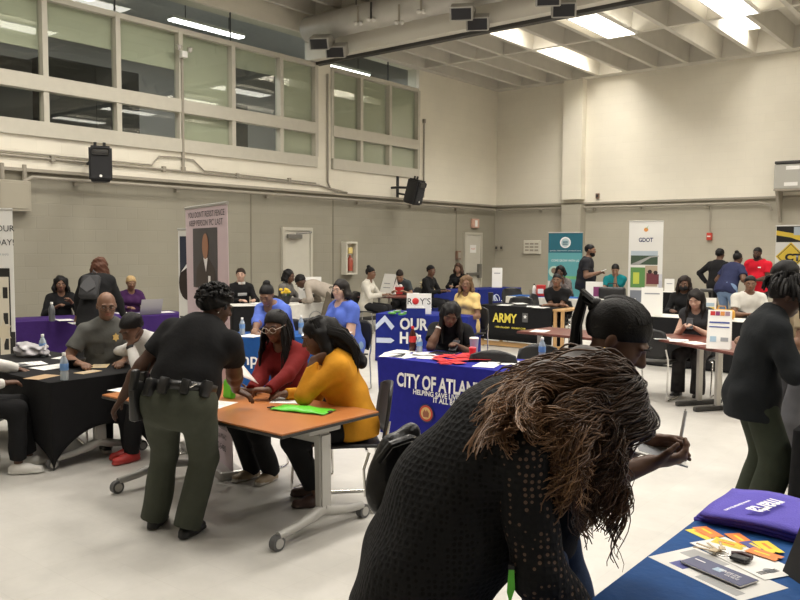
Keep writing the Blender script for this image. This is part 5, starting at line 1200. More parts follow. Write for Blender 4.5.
# long glossy hair of the woman in mustard: pulled back, falling behind the shoulder
I = mus; H = I['H']; hR, hF, hU = I['hR'], I['hF'], I['hU']
B = Field(); B.el(H(0, -.02, .034), (hR, hF, hU), (.087, .108, .099), 0, .02); B.el(H(0, .115, -.02), (hR, hF, hU), (.075, .09, .095), 0, .012, True)
p = H(0, -.09, .02); q = I['neck']-I['F2']*.13-I['U2']*.02; e = I['chest']-I['F2']*.17-np.array([0, 0, .02])
B.rc(p, q, .085, .075, 0, .03, hR, .9); B.rc(q, e, .075, .05, 0, .03); p2 = H(-.075, -.03, .02); B.rc(p2, p2-np.array([0, 0, .16])-I['F2']*.05, .04, .045, 0, .03)
co, Q, tg = B.mesh(.007, noise=.003, seed=4, nfreq=60); npmesh('hair', co, Q, [HB], None, I['root'])
k = MB(); rg = random.Random(12)
for i in range(60):
    th = rg.uniform(-2.2, 2.2); p0 = H(math.sin(th)*.05, -.02-math.cos(th)*.05, .125); p1 = H(math.sin(th)*.09, -.03-math.cos(th)*.108, .04); q1 = I['neck']-I['F2']*(.15+rg.uniform(0, .04))+I['Rr']*math.sin(th)*.10+I['U2']*rg.uniform(-.02, .02); e1 = q1-I['F2']*rg.uniform(.02, .05)-np.array([0, 0, rg.uniform(.10, .26)])
    k.tube([V3(p0), V3(p1), V3((p1+q1)/2-I['F2']*.03), V3(q1), V3((q1+e1)/2-I['F2']*.02), V3(e1)], [.007, .010, .011, .011, .009, .003], 6)
addto(I, 'hair_strands', k, HB)
k = MB(); k.ball(V3(I['arms'][-1][2]+I['arms'][-1][3]*.10), .006, seg=8, rings=5); addto(I, 'ring', k, CHROME)
# ponytail woman: earring, crossbody bag, bracelet
I = pony; H = I['H']; GOLD = mat('gold', (.75, .52, .2), .25, .9)
k = MB(); k.tube([V3(H(.083, -.008+.012*math.cos(a*.5236), -.052+.014*math.sin(a*.5236))) for a in range(13)], .0028, 6); k.ball(V3(H(.083, -.008, -.034)), .006, seg=8, rings=5); addto(I, 'earring', k, GOLD)
k = MB(); S, E, Wp, fd_, pn_ = I['arms'][-1]; k.tube([V3(Wp+(E-Wp)*.06), V3(Wp+(E-Wp)*.13)], .034, 12); addto(I, 'bracelet', k, BLACKP)
c = I['chest']+I['F2']*.19-I['U2']*.09+I['Rr']*.02
k = MB(); k.obox(V3(c), (V3(I['Rr']), V3(I['F2']), V3(I['U2'])), (.12, .045, .095), .035, 3); addto(I, 'crossbody_bag', k, mat('bag_black', (.010, .010, .011), .45))
k = MB(); k.tube([V3(I['neck']+I['F2']*.05+I['Rr']*.06), V3(I['chest']+I['F2']*.17+I['U2']*.08), V3(c+I['U2']*.09)], .007, 6); addto(I, 'bag_strap', k, mat('bag_black', (.01, .01, .011)))
k = MB(); k.tube([V3(c+I['U2']*.10+I['F2']*.012*math.cos(a)+I['U2']*.012*math.sin(a)) for a in range(7)], .0025, 6); addto(I, 'bag_ring', k, CHROME)
k = MB(); rg = random.Random(3)
for i in range(70):     # combed-back strands of the sleek hair
    x = rg.uniform(-.062, .062); pts = []
    for q in range(7):
        a = .75-q*.30; rr_ = math.sqrt(max(.0, 1-(x/.086)**2)); pts.append(V3(H(x*(1-.11*q), -.018+.108*math.sin(a)*rr_, .033+.098*math.cos(a)*rr_+.0015)))
    k.tube(pts, [.0022, .004, .004, .004, .004, .004, .003], 5)
addto(I, 'hair_strands', k, HB)
# leaning woman: eyelet sleeves and long wavy hair
I = lean; H = I['H']
for sd in (1, -1):
    S, E, Wp, fd_, pn_ = I['arms'][sd]; B = Field(); B.rc(S, E, .078, .066, 0, .03); B.rc(E, Wp, .066, .058, 0, .03, None, 1, [(Wp, Wp-E)]); co, Q, tg = B.mesh(.0075, noise=.006, seed=2, nfreq=18); npmesh('sleeve', co, Q, [LACE2], None, I['root'])
HAIRB = bpy.data.materials.new('wavy_brown_hair'); HAIRB.use_nodes = True; nt = HAIRB.node_tree; b = nt.nodes['Principled BSDF']; b.inputs['Roughness'].default_value = .45; b.inputs['Specular IOR Level'].default_value = .4
at_ = nt.nodes.new('ShaderNodeAttribute'); at_.attribute_name = 'dye'; cr = nt.nodes.new('ShaderNodeValToRGB'); cr.color_ramp.elements[0].color = (.010, .006, .005, 1); cr.color_ramp.elements[1].color = (.36, .20, .10, 1); e_ = cr.color_ramp.elements.new(.45); e_.color = (.085, .042, .022, 1)
nt.links.new(at_.outputs['Fac'], cr.inputs[0]); nt.links.new(cr.outputs[0], b.inputs['Base Color'])
def wavy(info, specs, name):
    """each lock: way points, wave amplitude, waves, radius, dye at root, dye at tip, phase"""
    CO, QD, DY = [], [], []; base = 0; n = 30; seg = 4
    ring = np.array([[math.cos(2*math.pi*k/seg), math.sin(2*math.pi*k/seg)] for k in range(seg)])
    for (pts, amp, nw, r, d0, d1, ph) in specs:
        P_ = np.array(pts, float); m_ = len(P_)-1; t = np.linspace(0, m_, n+1); j = np.minimum(t.astype(int), m_-1); f = (t-j)[:, None]
        p0, p1, p2, p3 = P_[np.maximum(j-1, 0)], P_[j], P_[j+1], P_[np.minimum(j+2, m_)]
        q = ((p1*2)+(p2-p0)*f+(p0*2-p1*5+p2*4-p3)*f*f+(p1*3-p0-p2*3+p3)*f**3)*.5
        ta = np.gradient(q, axis=0); ta /= np.linalg.norm(ta, axis=1)[:, None]+1e-9
        s1 = np.cross(ta, np.array([.37, .61, .70])); s1 /= np.linalg.norm(s1, axis=1)[:, None]+1e-9; s2 = np.cross(ta, s1)
        u_ = np.linspace(0, 1, n+1); g = np.clip((u_-.22)*2.4, 0, 1); a = ph+u_*nw*2*math.pi
        q = q+(s1*np.cos(a)[:, None]+s2*np.sin(a)[:, None])*(amp*g)[:, None]
        ta = np.gradient(q, axis=0); ta /= np.linalg.norm(ta, axis=1)[:, None]+1e-9
        s1 = np.cross(ta, np.array([.37, .61, .70])); s1 /= np.linalg.norm(s1, axis=1)[:, None]+1e-9; s2 = np.cross(ta, s1)
        rr_ = r*(.5+.6*np.sin(math.pi*np.minimum(1, .15+u_*.85)))
        V = q[:, None]+(s1[:, None]*ring[None, :, :1]+s2[:, None]*ring[None, :, 1:])*rr_[:, None, None]
        CO.append(V.reshape(-1, 3)); DY.append(np.repeat(d0+(d1-d0)*u_, seg))
        ii = np.arange(n)[:, None]*seg; kk = np.arange(seg)[None]; k2 = (kk+1) % seg
        QD.append(np.stack((ii+kk, ii+k2, ii+seg+k2, ii+seg+kk), -1).reshape(-1, 4)+base); base += (n+1)*seg
    o = npmesh(name, np.concatenate(CO), np.concatenate(QD), [HAIRB], None, info['root']); a = o.data.attributes.new('dye', 'FLOAT', 'POINT'); a.data.foreach_set('value', np.concatenate(DY).astype(np.float32)[:len(o.data.vertices)]); return o
g_ = np.array([0, 0, -1.]); hR, hF, hU = I['hR'], I['hF'], I['hU']; rg = random.Random(21)
B = Field(); B.el(H(0, -.022, .034), (hR, hF, hU), (.092, .118, .105), 0, .02); B.el(H(0, .13, -.05), (hR, hF, hU), (.06, .09, .085), 0, .012, True)
B.rc(H(0, -.10, .02), I['neck']-I['F2']*.09, .085, .075, 0, .04, hR, 1.1)
co, Q, tg = B.mesh(.007, noise=.004, seed=4, nfreq=45); o = npmesh('hair_cap', co, Q, [HAIRB], None, I['root']); a = o.data.attributes.new('dye', 'FLOAT', 'POINT'); a.data.foreach_set('value', np.full(len(co), .12, np.float32))
sp = []
crown = H(0, -.02, .135)
def clump(way, amp, nw, d0, d1, n_):
    ph = rg.uniform(0, 6.3)
    for _ in range(n_):
        o = np.array([rg.gauss(0, 1), rg.gauss(0, 1), rg.gauss(0, 1)]); w2 = [p+o*e for p, e in zip(way, (.008, .010, .010, .009, .007))]
        w2[-1] = w2[-1]+(w2[-1]-w2[-2])*rg.uniform(-.35, .12)
        stray = rg.random() < .14
        sp.append((w2, amp*rg.uniform(.7, 1.25)*(1.4 if stray else 1), nw*rg.uniform(.96, 1.04), rg.uniform(.0018, .0034)*(.7 if stray else 1), d0, d1*rg.uniform(.8, 1.1), ph+rg.gauss(0, .38)+(rg.uniform(0, 6) if stray else 0)))
for i in range(74):      # ringlets falling forward and down past the face, both sides
    sd = 1 if rg.random() < .64 else -1; f = rg.uniform(-.07, .085); x = rg.uniform(.080, .115)*sd
    p0 = H(rg.uniform(-.02, .02), f*.6-.01, .138); p1 = H(x*.8, f, .103); p2 = H(x, f*1.05+.01, .0)
    L = rg.uniform(.08, .33); o_ = hR*sd*rg.uniform(-.01, .03)+I['F2']*rg.uniform(-.05, .0)+np.array([0, rg.uniform(-.07, .02), 0])
    clump([p0, p1, p2, p2+g_*L*.45+o_, p2+g_*L+o_*1.5], rg.uniform(.013, .026), rg.uniform(2.6, 4.2), .04, rg.uniform(.22, .60), 19)
for i in range(84):      # ringlets lying over the nape and upper back, sliding off the near side
    th = rg.uniform(-1, 1); p0 = H(rg.uniform(-.03, .03), -.03, .138); p1 = H(th*.075, -.108, .09); p2 = H(th*.105, -.138, .0)
    q = I['neck']-I['F2']*rg.uniform(.10, .14)+I['Rr']*th*.13-I['U2']*rg.uniform(-.03, .04); L = rg.uniform(.02, .20)
    e = q-I['U2']*L*.75+I['Rr']*(.11+.11*th)*rg.uniform(.6, 1.3)-I['F2']*rg.uniform(-.01, .04)+g_*rg.uniform(.0, .07)
    clump([p0, p1, p2, q, e], rg.uniform(.012, .024), rg.uniform(2.6, 4.2), .10, rg.uniform(.6, 1.0), 18)
for i in range(52):       # near-side ringlets over the shoulder
    p0 = H(rg.uniform(-.02, .03), -.02, .138); p1 = H(.09, rg.uniform(-.09, .0), .07); p2 = H(.115, rg.uniform(-.10, -.03), -.03)
    q = I['sh'][1]*.35+p2*.65+I['Rr']*.06-I['F2']*rg.uniform(-.02, .09)+g_*rg.uniform(.03, .10); e = q+g_*rg.uniform(.05, .20)+I['Rr']*rg.uniform(0, .05)-I['F2']*rg.uniform(-.02, .09)+np.array([0, rg.uniform(-.08, .05), 0])
    clump([p0, p1, p2, q, e], rg.uniform(.012, .022), rg.uniform(2.6, 4.2), .07, rg.uniform(.45, .95), 18)
wavy(I, sp, 'wavy_hair')
# ---------------------------------------------------------------- banners
ALU = mat('banner_base', (.48, .47, .45), .35, .7)
def banner(label, A_, B_, zt, m, zb=.08, shear=0.0, depth=.02):
    """roll-up banner: A_ = left foot, B_ = right foot as read"""
    rz = ang(A_, B_); w_ = (Vector((B_.x-A_.x, B_.y-A_.y, 0))).length; c = Vector(((A_.x+B_.x)/2, (A_.y+B_.y)/2, 0))
    t = thing('rollup_banner', label, 'banner', c, rz)
    k = MB(); k.box(-w_/2-.01, w_/2+.01, -.10, .10, 0, .07, .02); k.build('base', ALU, t)
    k = MB(); k.prism([(-w_/2, .0, zb-.01), (w_/2, .0, zb-.01), (w_/2+shear, .0, zt), (-w_/2+shear, .0, zt)], (0, .006, 0)); k.build('panel', m, t)
    k = MB(); k.tube([(-w_/2+shear-.005, .004, zt), (w_/2+shear+.005, .004, zt)], .014, 8); k.build('top_rail', ALU, t, True)
    k = MB(); k.tube([(0, .05, .06), (shear, .025, zt-.01)], .012, 8); k.build('pole', ALU, t, True)
    t['w'] = w_
    return t, w_
def rect(t, x0, x1, z0, z1, m, nm='print', lay=1, poly=None):
    y = -.0016*lay; return plate(poly if poly else [(x0, y, z0), (x1, y, z0), (x1, y, z1), (x0, y, z1)], m, t, nm, (0, -1, 0), .0012)
def disc(t, x, z, r, m, nm='print', lay=1, rz_=None, n=20):
    return rect(t, 0, 0, 0, 0, m, nm, lay, [(x+r*math.cos(2*math.pi*q/n), -.0016*lay, z+(rz_ or r)*math.sin(2*math.pi*q/n)) for q in range(n)])
def P3(p): return Vector((p.x, p.y, 0))
PINK = mat('banner_pink', (.62, .50, .54), .5); WHT_ = mat('banner_white', (.68, .67, .64), .5); PHN = mat('print_phone_black', (.015, .014, .014), .35)
# phone banner, far left
t, w_ = banner('tall white banner with black phones at the left edge', P3(AT(-66, 9.3)), P3(AT(14.5, 9.3)), 2.20, WHT_)
text('TO OUR', TXTB, t, (w_/2-.17, 0, 1.98), (1, 0, 0), (0, 0, 1), height=.07); text('TODAY!', TXTB, t, (w_/2-.17, 0, 1.82), (1, 0, 0), (0, 0, 1), height=.07)
text('terms apply', GREYI, t, (w_/2-.14, 0, 1.68), (1, 0, 0), (0, 0, 1), height=.035)
rect(t, -w_/2, w_/2, .08, .78, PHN)
for (x0, x1, z0, z1) in ((w_/2-.19, w_/2-.045, .40, 1.52), (w_/2-.42, w_/2-.22, .55, 1.56)):
    rect(t, x0, x1, z0, z1, PHN, 'phone_print', 2); rect(t, x0+.015, x1-.015, z0+.06, z1-.10, mat('print_cream', (.62, .57, .47), .5), 'phone_screen', 3)
    for q in range(3): rect(t, x0+.06, x1-.03, z1-.35-.3*q, z1-.22-.3*q, PHN, 'screen_icon', 4)
rect(t, 0, 0, 0, 0, mat('print_tan', (.60, .53, .40), .5), 'star_print', 5, [(w_/2-.13+(.10 if q % 2 == 0 else .05)*math.sin(q*math.pi/6), -.008, .78+(.15 if q % 2 == 0 else .075)*math.cos(q*math.pi/6)) for q in range(12)])
for q in range(2): rect(t, w_/2-.17, w_/2-.06, .3-.0*q, .46, TXTW, 'code_frame', 2) if q == 0 else rect(t, w_/2-.15, w_/2-.08, .33, .43, PHN, 'code_block', 3)
# pink campaign banner with a portrait
t, w_ = banner('pale pink banner with a suited portrait behind the orange table', P3(AT(189, 7.05)), P3(AT(231, 6.05)), 2.12, PINK, shear=-.08)
text("YOU DON'T RESIST FENCE", TXTB, t, (-.06, 0, 2.055), (1, 0, 0), (0, 0, 1), height=.05, width=w_*.88); text("KEEP PERSON 'PC' LAST", TXTB, t, (-.06, 0, 1.985), (1, 0, 0), (0, 0, 1), height=.05, width=w_*.80)
rect(t, -.42, .26, 1.44, 1.94, mat('portrait_backdrop', (.055, .05, .055), .5), 'portrait_backdrop')
SUIT = mat('portrait_suit', (.035, .022, .018), .5)
rect(t, 0, 0, 0, 0, SUIT, 'portrait_suit', 2, [(-.34, -.0032, 1.445), (.22, -.0032, 1.445), (.20, -.0032, 1.60), (.04, -.0032, 1.69), (-.14, -.0032, 1.69), (-.31, -.0032, 1.60)])
rect(t, 0, 0, 0, 0, TXTW, 'portrait_shirt', 3, [(-.11, -.0048, 1.695), (.01, -.0048, 1.695), (-.04, -.0048, 1.58)])
disc(t, -.05, 1.79, .085, mat('portrait_skin', (.34, .16, .09), .5), 'portrait_face', 4, .105); rect(t, .02, .08, 1.48, 1.55, TXTW, 'portrait_badge', 3)
text('Stay', mat('print_mauve', (.30, .20, .26), .5), t, (-.24, 0, 1.36), (1, 0, 0), (0, 0, 1), height=.10, shear=.3)
for q, s_ in enumerate(('ave ?', 'n Mullins', 'aps MSAC', '2-5480')): text(s_, TXTB, t, (w_/2-.25, 0, .46-.085*q), (1, 0, 0), (0, 0, 1), height=.05)
# white banner behind it
t, w_ = banner('white banner with a dark portrait, half hidden by the pink banner', P3(AT(179, 9.4)), P3(AT(226, 8.9)), 1.98, WHT_)
rect(t, -w_/2+.03, w_/2-.05, 1.42, 1.90, mat('print_navy', (.02, .025, .05), .5)); disc(t, -w_/2+.16, 1.36, .15, mat('print_dark_skin', (.02, .012, .01), .5), 'portrait_face', 2, .2)
rect(t, 0, 0, 0, 0, TXTW, 'portrait_cap', 3, [(-w_/2+.05, -.005, 1.48), (-w_/2+.32, -.005, 1.62), (-w_/2+.32, -.005, 1.86), (-w_/2+.20, -.005, 1.62)])
rect(t, -w_/2+.02, w_/2-.05, .95, .97, TXTB); text('Find your way', mat('print_blue', (.05, .08, .3), .5), t, (-w_/2+.3, 0, .55), (1, 0, 0), (0, 0, 1), height=.08)
# teal banner
TEAL = mat('banner_teal', (.012, .115, .165), .5); TEAL2 = mat('banner_light_teal', (.10, .33, .36), .5)
t, w_ = banner('teal banner with a white round emblem against the far wall', P3(AT(547.5, 18.9)), P3(AT(581.5, 18.5)), 2.13, TEAL)
rect(t, -w_/2, w_/2, .12, 1.66, TEAL2); disc(t, .0, 1.90, .13, TXTW, 'emblem', 2); disc(t, 0, 1.90, .10, mat('emblem_mist', (.45, .55, .57), .5), 'emblem_core', 3)
for q in range(3): k = MB(); k.tube([(-.06, -.008, 1.86+.035*q), (.06, -.008, 1.86+.035*q)], .008, 5); k.build('emblem_stripe', TEAL, t)
text('georgia department of natural care', TXTW, t, (0, 0, 1.71), (1, 0, 0), (0, 0, 1), height=.03, width=w_*.9); text('COME GROW WITH US', TXTW, t, (0, 0, 1.48), (1, 0, 0), (0, 0, 1), height=.05, width=w_*.8)
disc(t, -.26, 1.22, .13, mat('print_pale_green', (.45, .60, .52), .5), 'photo_print', 2); disc(t, -.26, 1.24, .07, mat('print_portrait', (.20, .14, .10), .5), 'photo_face', 3)
rect(t, -.1, w_/2, 1.05, 1.12, mat('print_leaf', (.16, .42, .18), .5), 'stripe', 2); rect(t, -w_/2, 0, .85, 1.0, WHT_, 'stripe', 2)
# roads banner
t, w_ = banner('tall white banner with road and crew photographs against the far wall', P3(AT(627.5, 17.6)), P3(AT(661.5, 17.3)), 2.36, WHT_)
text('GDOT', mat('print_deep_blue', (.03, .04, .12), .5), t, (.0, 0, 1.96), (1, 0, 0), (0, 0, 1), height=.095, width=.30, bold=.03)
disc(t, 0, 2.18, .045, mat('print_orange', (.62, .25, .06), .5), 'logo_peach', 1); rect(t, 0, 0, 0, 0, mat('print_leaf', (.16, .42, .18)), 'logo_leaf', 2, [(.0, -.004, 2.2), (.05, -.004, 2.28), (.02, -.004, 2.2)])
BLUG = mat('print_road_blue', (.06, .12, .40), .5)
for q in range(8): rect(t, w_/2-.07-.0*q, w_/2, .1+.14*q, .1+.14*(q+1), mat('fade_%d' % q, tuple(a+(b-a)*q/8 for a, b in zip((.05, .09, .34), (.62, .62, .64))), .5), 'border_band')
rect(t, -w_/2+.05, w_/2-.10, 1.42, 1.72, mat('photo_forest', (.045, .075, .045), .5), 'road_photo', 1); rect(t, -w_/2+.05, w_/2-.10, 1.62, 1.72, mat('photo_sky', (.40, .46, .52), .5), 'photo_sky', 2)
rect(t, 0, 0, 0, 0, mat('photo_road', (.34, .34, .33), .5), 'photo_road', 3, [(-.30, -.005, 1.43), (-.12, -.005, 1.43), (.12, -.005, 1.58), (.28, -.005, 1.60), (.28, -.005, 1.62), (.08, -.005, 1.60)])
rect(t, -w_/2+.05, 0, .92, 1.36, mat('photo_green', (.10, .24, .07), .5), 'crew_photo', 1); rect(t, .0, w_/2-.1, .95, 1.40, mat('photo_warm', (.42, .33, .24), .5), 'staff_photo', 1)
for x, z in ((.10, 1.27), (.22, 1.25)): disc(t, x, z, .045, mat('print_dark_skin', (.02, .012, .01)), 'photo_face', 3); rect(t, x-.07, x+.07, 1.0, z-.03, mat('photo_maroon', (.14, .03, .04), .5), 'photo_shirt', 2)
rect(t, -.25, -.12, 1.0, 1.25, mat('photo_vest', (.50, .55, .08), .5), 'photo_vest', 2); rect(t, -w_/2+.05, w_/2-.1, .60, .86, mat('photo_city', (.20, .22, .26), .5), 'city_photo')
# yellow diamond banner
t, w_ = banner('yellow and black banner with a diamond sign at the right edge', P3(AT(773.5, 14.0)), P3(AT(842, 13.2)), 2.18, WHT_)
YEL = mat('print_sign_yellow', (.66, .47, .05), .5)
rect(t, -w_/2+.01, w_/2, 1.90, 2.17, PHN, 'top_photo', 1); rect(t, 0, 0, 0, 0, YEL, 'stripe', 2, [(-w_/2+.01, -.0032, 2.02), (-w_/2+.01, -.0032, 2.10), (-.2, -.0032, 2.04), (.1, -.0032, 1.91), (-.1, -.0032, 1.91), (-.3, -.0032, 1.98)])
rect(t, -.25, .2, 2.02, 2.16, mat('photo_sky', (.4, .46, .52)), 'photo_patch', 3)
cx_ = -w_/2+.26
for r_, mm, l_ in ((.25, YEL, 3), (.222, PHN, 4), (.205, YEL, 5)): rect(t, 0, 0, 0, 0, mm, 'diamond', l_, [(cx_-r_, -.0016*l_, 1.65), (cx_, -.0016*l_, 1.65-r_), (cx_+r_, -.0016*l_, 1.65), (cx_, -.0016*l_, 1.65+r_)])
text('CTCS', PHN, t, (cx_+.16, -.01, 1.64), (1, 0, 0), (0, 0, 1), height=.13, width=.50, bold=.05); rect(t, -w_/2+.25, w_/2, 1.33, 1.37, TXTB, 'caption')

# ---------------------------------------------------------------- things on the tables
PAPER = mat('paper', (.78, .77, .74), .8); PAPERP = mat('paper_pink', (.74, .66, .62), .8)
WATER = mat('bottle_plastic', (.62, .70, .76), .12, spec=.6, trans=.55, alpha=.9); BLABEL = mat('bottle_label', (.12, .25, .50), .5)
def bottle(label, p, h=.22, r=.032, body=None, lab=None, capm=None):
    t = thing('water_bottle', label, 'bottle', p)
    k = MB(); k.lathe([(r*.9, 0), (r, .01), (r, h*.28), (r*.93, h*.32), (r, h*.36), (r, h*.62), (r*.85, h*.72), (r*.42, h*.86), (r*.36, h*.90)], (0, 0, 0), 16); k.build('bottle_body', body or WATER, t, True)
    k = MB(); k.lathe([(r*1.02, h*.36), (r*1.025, h*.37), (r*1.025, h*.60), (r*1.02, h*.61)], (0, 0, 0), 16); k.build('label_wrap', lab or BLABEL, t, True)
    k = MB(); k.lathe([(r*.42, h*.89), (r*.44, h*.9), (r*.44, h*.99), (r*.40, h)], (0, 0, 0), 12); k.build('cap', capm or WHITE, t, True); return t
def sheet(label, p, rz=0, w_=.216, l_=.28, m=None, lines=True, name='paper_sheet', cat='paper', group=None, t_=.0015):
    t = thing(name, label, cat, p, rz, group); k = MB(); k.box(-w_/2, w_/2, -l_/2, l_/2, 0, t_); k.build('sheet', m or PAPER, t)
    if lines:
        k = MB()
        for q in range(6): k.box(-w_*.38, w_*(.38 if q % 3 else .1), l_*(.36-.13*q)-.004, l_*(.36-.13*q)+.004, t_, t_+.0004)
        k.build('print_lines', GREYI, t)
    return t
def stack(label, p, rz, n, w_=.216, l_=.28, m=None, name='paper_stack'):
    t = thing(name, label, 'papers', p, rz); rg = random.Random(int(p[0]*100))
    for q in range(n): k = MB(); a = rg.uniform(-.12, .12); k.obox((rg.uniform(-.01, .01), rg.uniform(-.01, .01), .002+.004*q), ((math.cos(a), math.sin(a), 0), (-math.sin(a), math.cos(a), 0), (0, 0, 1)), (w_/2, l_/2, .0018)); k.build('sheet', m or PAPER, t)
    return t
def cup(label, p, r=.04, h=.12, m=None, lid=None, name='cup'):
    t = thing(name, label, 'cup', p); k = MB(); k.lathe([(r*.75, 0), (r, h), (r*.95, h), (r*.7, .01)], (0, 0, 0), 16); k.build('cup_wall', m or WHITE, t, True)
    k = MB(); k.lathe([(r*1.05, h), (r*1.05, h+.008), (r*.8, h+.014)], (0, 0, 0), 16); k.build('rim', lid or WHITE, t, True); return t
def tent(label, p, rz, w_=.216, h=.28, m=None, tilt=.25, name='sign_stand', marks=()):
    t = thing(name, label, 'sign', p, rz); y = h*tilt
    k = MB(); k.prism([(-w_/2, 0, 0), (w_/2, 0, 0), (w_/2, y, h), (-w_/2, y, h)], (0, .006, 0)); k.build('face_panel', m or PAPER, t)
    [MB().prism([(xx, .006, 0), (xx, .006+y*1.6, 0), (xx, .006+y, h*.8)], (.004, 0, 0)).build('prop', PAPER, t) for xx in (-w_/2, w_/2-.004)]
    for (x0, x1, z0, z1, mm) in marks: plate([(x*w_, z*y-.002, z*h) for x, z in ((x0, z0), (x1, z0), (x1, z1), (x0, z1))], mm, t, 'print', (0, -1, .25), .001)
    return t
def camrz(p): return math.atan2(p[1], p[0])-math.pi/2
def ONT(fr_, u, inset=.22, z=.757, W_=.6):
    c, rz, L = fr_; dv = Vector((math.cos(rz), math.sin(rz), 0)); nv = Vector((-math.sin(rz), math.cos(rz), 0)); o = c-nv*(W_/2-inset); d = ray(u, 300); d = Vector((d.x, d.y, 0)).normalized()
    den = d.x*dv.y-d.y*dv.x; s_ = (o.y*d.x-o.x*d.y)/-den if False else (o.x*d.y-o.y*d.x)/den; s_ = max(-L/2+.12, min(L/2-.12, s_)); q = o+dv*s_; return Vector((q.x, q.y, z))
# orange table
OZ = .7205
sheet('white form under the pen of the woman in mustard', G(290, 399.5, OZ), .55, .216, .28)
sheet('white form beside the officer\'s hand', G(213, 405, OZ), .3)
sheet('white form at the far left end of the orange table', G(132, 389, OZ), .1, lines=False)
t = thing('green_folder', 'bright green plastic folder bag on the orange table', 'folder', G(303, 410, OZ+.004), .28)
GRN = mat('folder_green', (.12, .62, .04), .35, bump=.3, bscale=14)
k = MB(); rows = []
for j in range(7): rows.append([(-.20+.40*q/10, -.085+.17*j/6, .004+.022*math.sin(math.pi*q/10)*math.sin(math.pi*j/6)+.003*math.sin(q*1.7+j)) for q in range(11)])
k.grid(rows); k.build('folder_sleeve', GRN, t, True, .004)
k = MB(); k.tube([(-.20, -.07, .01), (-.24, -.05, .006), (-.23, -.02, .006), (-.20, -.03, .01)], .005, 6); k.build('drawstring', mat('string_black', (.02, .02, .02), .7), t, True)
k = MB(); k.box(.19, .21, -.02, .02, 0, .012, .003); k.build('tab', mat('tab_brown', (.05, .03, .02), .5), t)
def pen(label, p, d_, m=None, L=.14):
    d_ = Vector(d_).normalized(); t = thing('pen', label, 'pen', p); k = MB(); k.tube([(0, 0, 0), d_*.012, d_*L], [.0015, .0055, .0055], 8); k.build('barrel', m or WHITE, t, True)
    k = MB(); k.tube([d_*(L-.04)+Vector((0, 0, .006)), d_*L+Vector((0, 0, .006))], .0022, 6); k.build('clip', CHROME, t); return t
pen('brown pen in the hand of the woman in mustard', G(278, 398, OZ+.002), (-.1, .1, 1), mat('pen_brown', (.08, .035, .02), .4))
cs = [DP(226, 360.5, 5.62), DP(239.5, 360.5, 5.86), DP(231, 374.5, 5.50), DP(258.5, 384, 5.70)]; p = cs[2]
t = thing('paper_sheet', 'pinkish sheet of paper held up by the woman in red', 'paper', p); k = MB()
k.grid([[(cs[0]*(1-b)*(1-a)+cs[1]*a*(1-b)+cs[2]*(1-a)*b+cs[3]*a*b)-p+Vector((0, 0, .012*math.sin(a*3.1))) for a in [q/6 for q in range(7)]] for b in [q/5 for q in range(6)]]); k.build('sheet', PAPERP, t, True, .0015)
t = thing('green_bag', 'small bright green bag standing behind the held paper', 'bag', G(229, 398, .72)); k = MB(); k.prism([(-.05, -.02, 0), (.05, -.02, 0), (.045, -.015, .13), (-.045, -.015, .13)], (0, .045, 0)); bmesh.ops.bevel(k.bm, geom=k.bm.edges[:], offset=.008, segments=2, affect='EDGES'); k.build('bag_body', GRN, t, True)
k = MB(); k.tube([(-.02, 0, .13), (-.015, 0, .16), (.015, 0, .16), (.02, 0, .13)], .003, 6); k.build('handle', GRN, t)
# black table, left
BZ = .7245
bottle('water bottle near the front edge of the black table', G(64.5, 380, BZ)); bottle('water bottle standing further back on the black table', G(43, 357, BZ))
for i, (u, v, r_, lab) in enumerate(((8, 366, .2, 'white paper at the left edge of the black table'), (27, 364, -.2, 'white paper left of the front bottle'), (72, 357, .4, 'white paper between the bald man\'s hands'), (52, 367, .1, 'white paper behind the front bottle'), (84, 361, .5, 'creased white paper near the turtleneck man'))): sheet(lab, G(u, v, BZ), r_, .23, .30)
sheet('brown envelope near the front edge of the black table', G(42, 377, BZ), .35, .16, .24, mat('kraft', (.40, .27, .15), .7), False, 'envelope', 'envelope'); sheet('yellowish flyer on the right of the black table', G(100, 366, BZ), .9, .14, .22, mat('flyer_buff', (.60, .46, .25), .6), True, 'flyer', 'flyer'); sheet('small tan card on the right of the black table', G(88, 372, BZ), .2, .12, .2, mat('flyer_tan', (.55, .40, .22), .6), True, 'flyer', 'flyer')
p = G(31, 356, BZ); t = thing('plastic_bag', 'crumpled pale plastic bag on the black table', 'bag', p)
B = Field(); B.el((0, 0, .04), np.eye(3), (.20, .14, .075), 0, .02); B.el((.1, .03, .05), np.eye(3), (.10, .08, .06), 0, .03); B.el((-.12, .0, .03), np.eye(3), (.09, .1, .05), 0, .03)
co, Q, tg = B.mesh(.009, clips=[((0, 0, .004), (0, 0, -1))], noise=.022, seed=5, nfreq=38); npmesh('bag_film', co, Q, [mat('bag_film', (.42, .40, .42), .3, noise=.25, nscale=20)], None, t, True)
k = MB(); k.tube([(.15, .03, .08), (.20, .05, .12), (.23, .02, .07)], .012, 6); k.build('bag_handle', mat('bag_film', (.42, .40, .42)), t, True)
p = G(73, 367, BZ); t = thing('bowl', 'small black bowl on the black table', 'bowl', p); k = MB(); k.lathe([(.05, 0), (.10, .05), (.11, .075), (.10, .075), (.045, .012)], (0, 0, 0), 20); k.build('bowl_wall', BLACKP, t, True); k = MB(); k.lathe([(.02, .012), (.06, .02), (.07, .045), (.02, .05)], (0, 0, 0), 12); k.build('contents', mat('sweets_dark', (.03, .02, .02), .4), t, True)
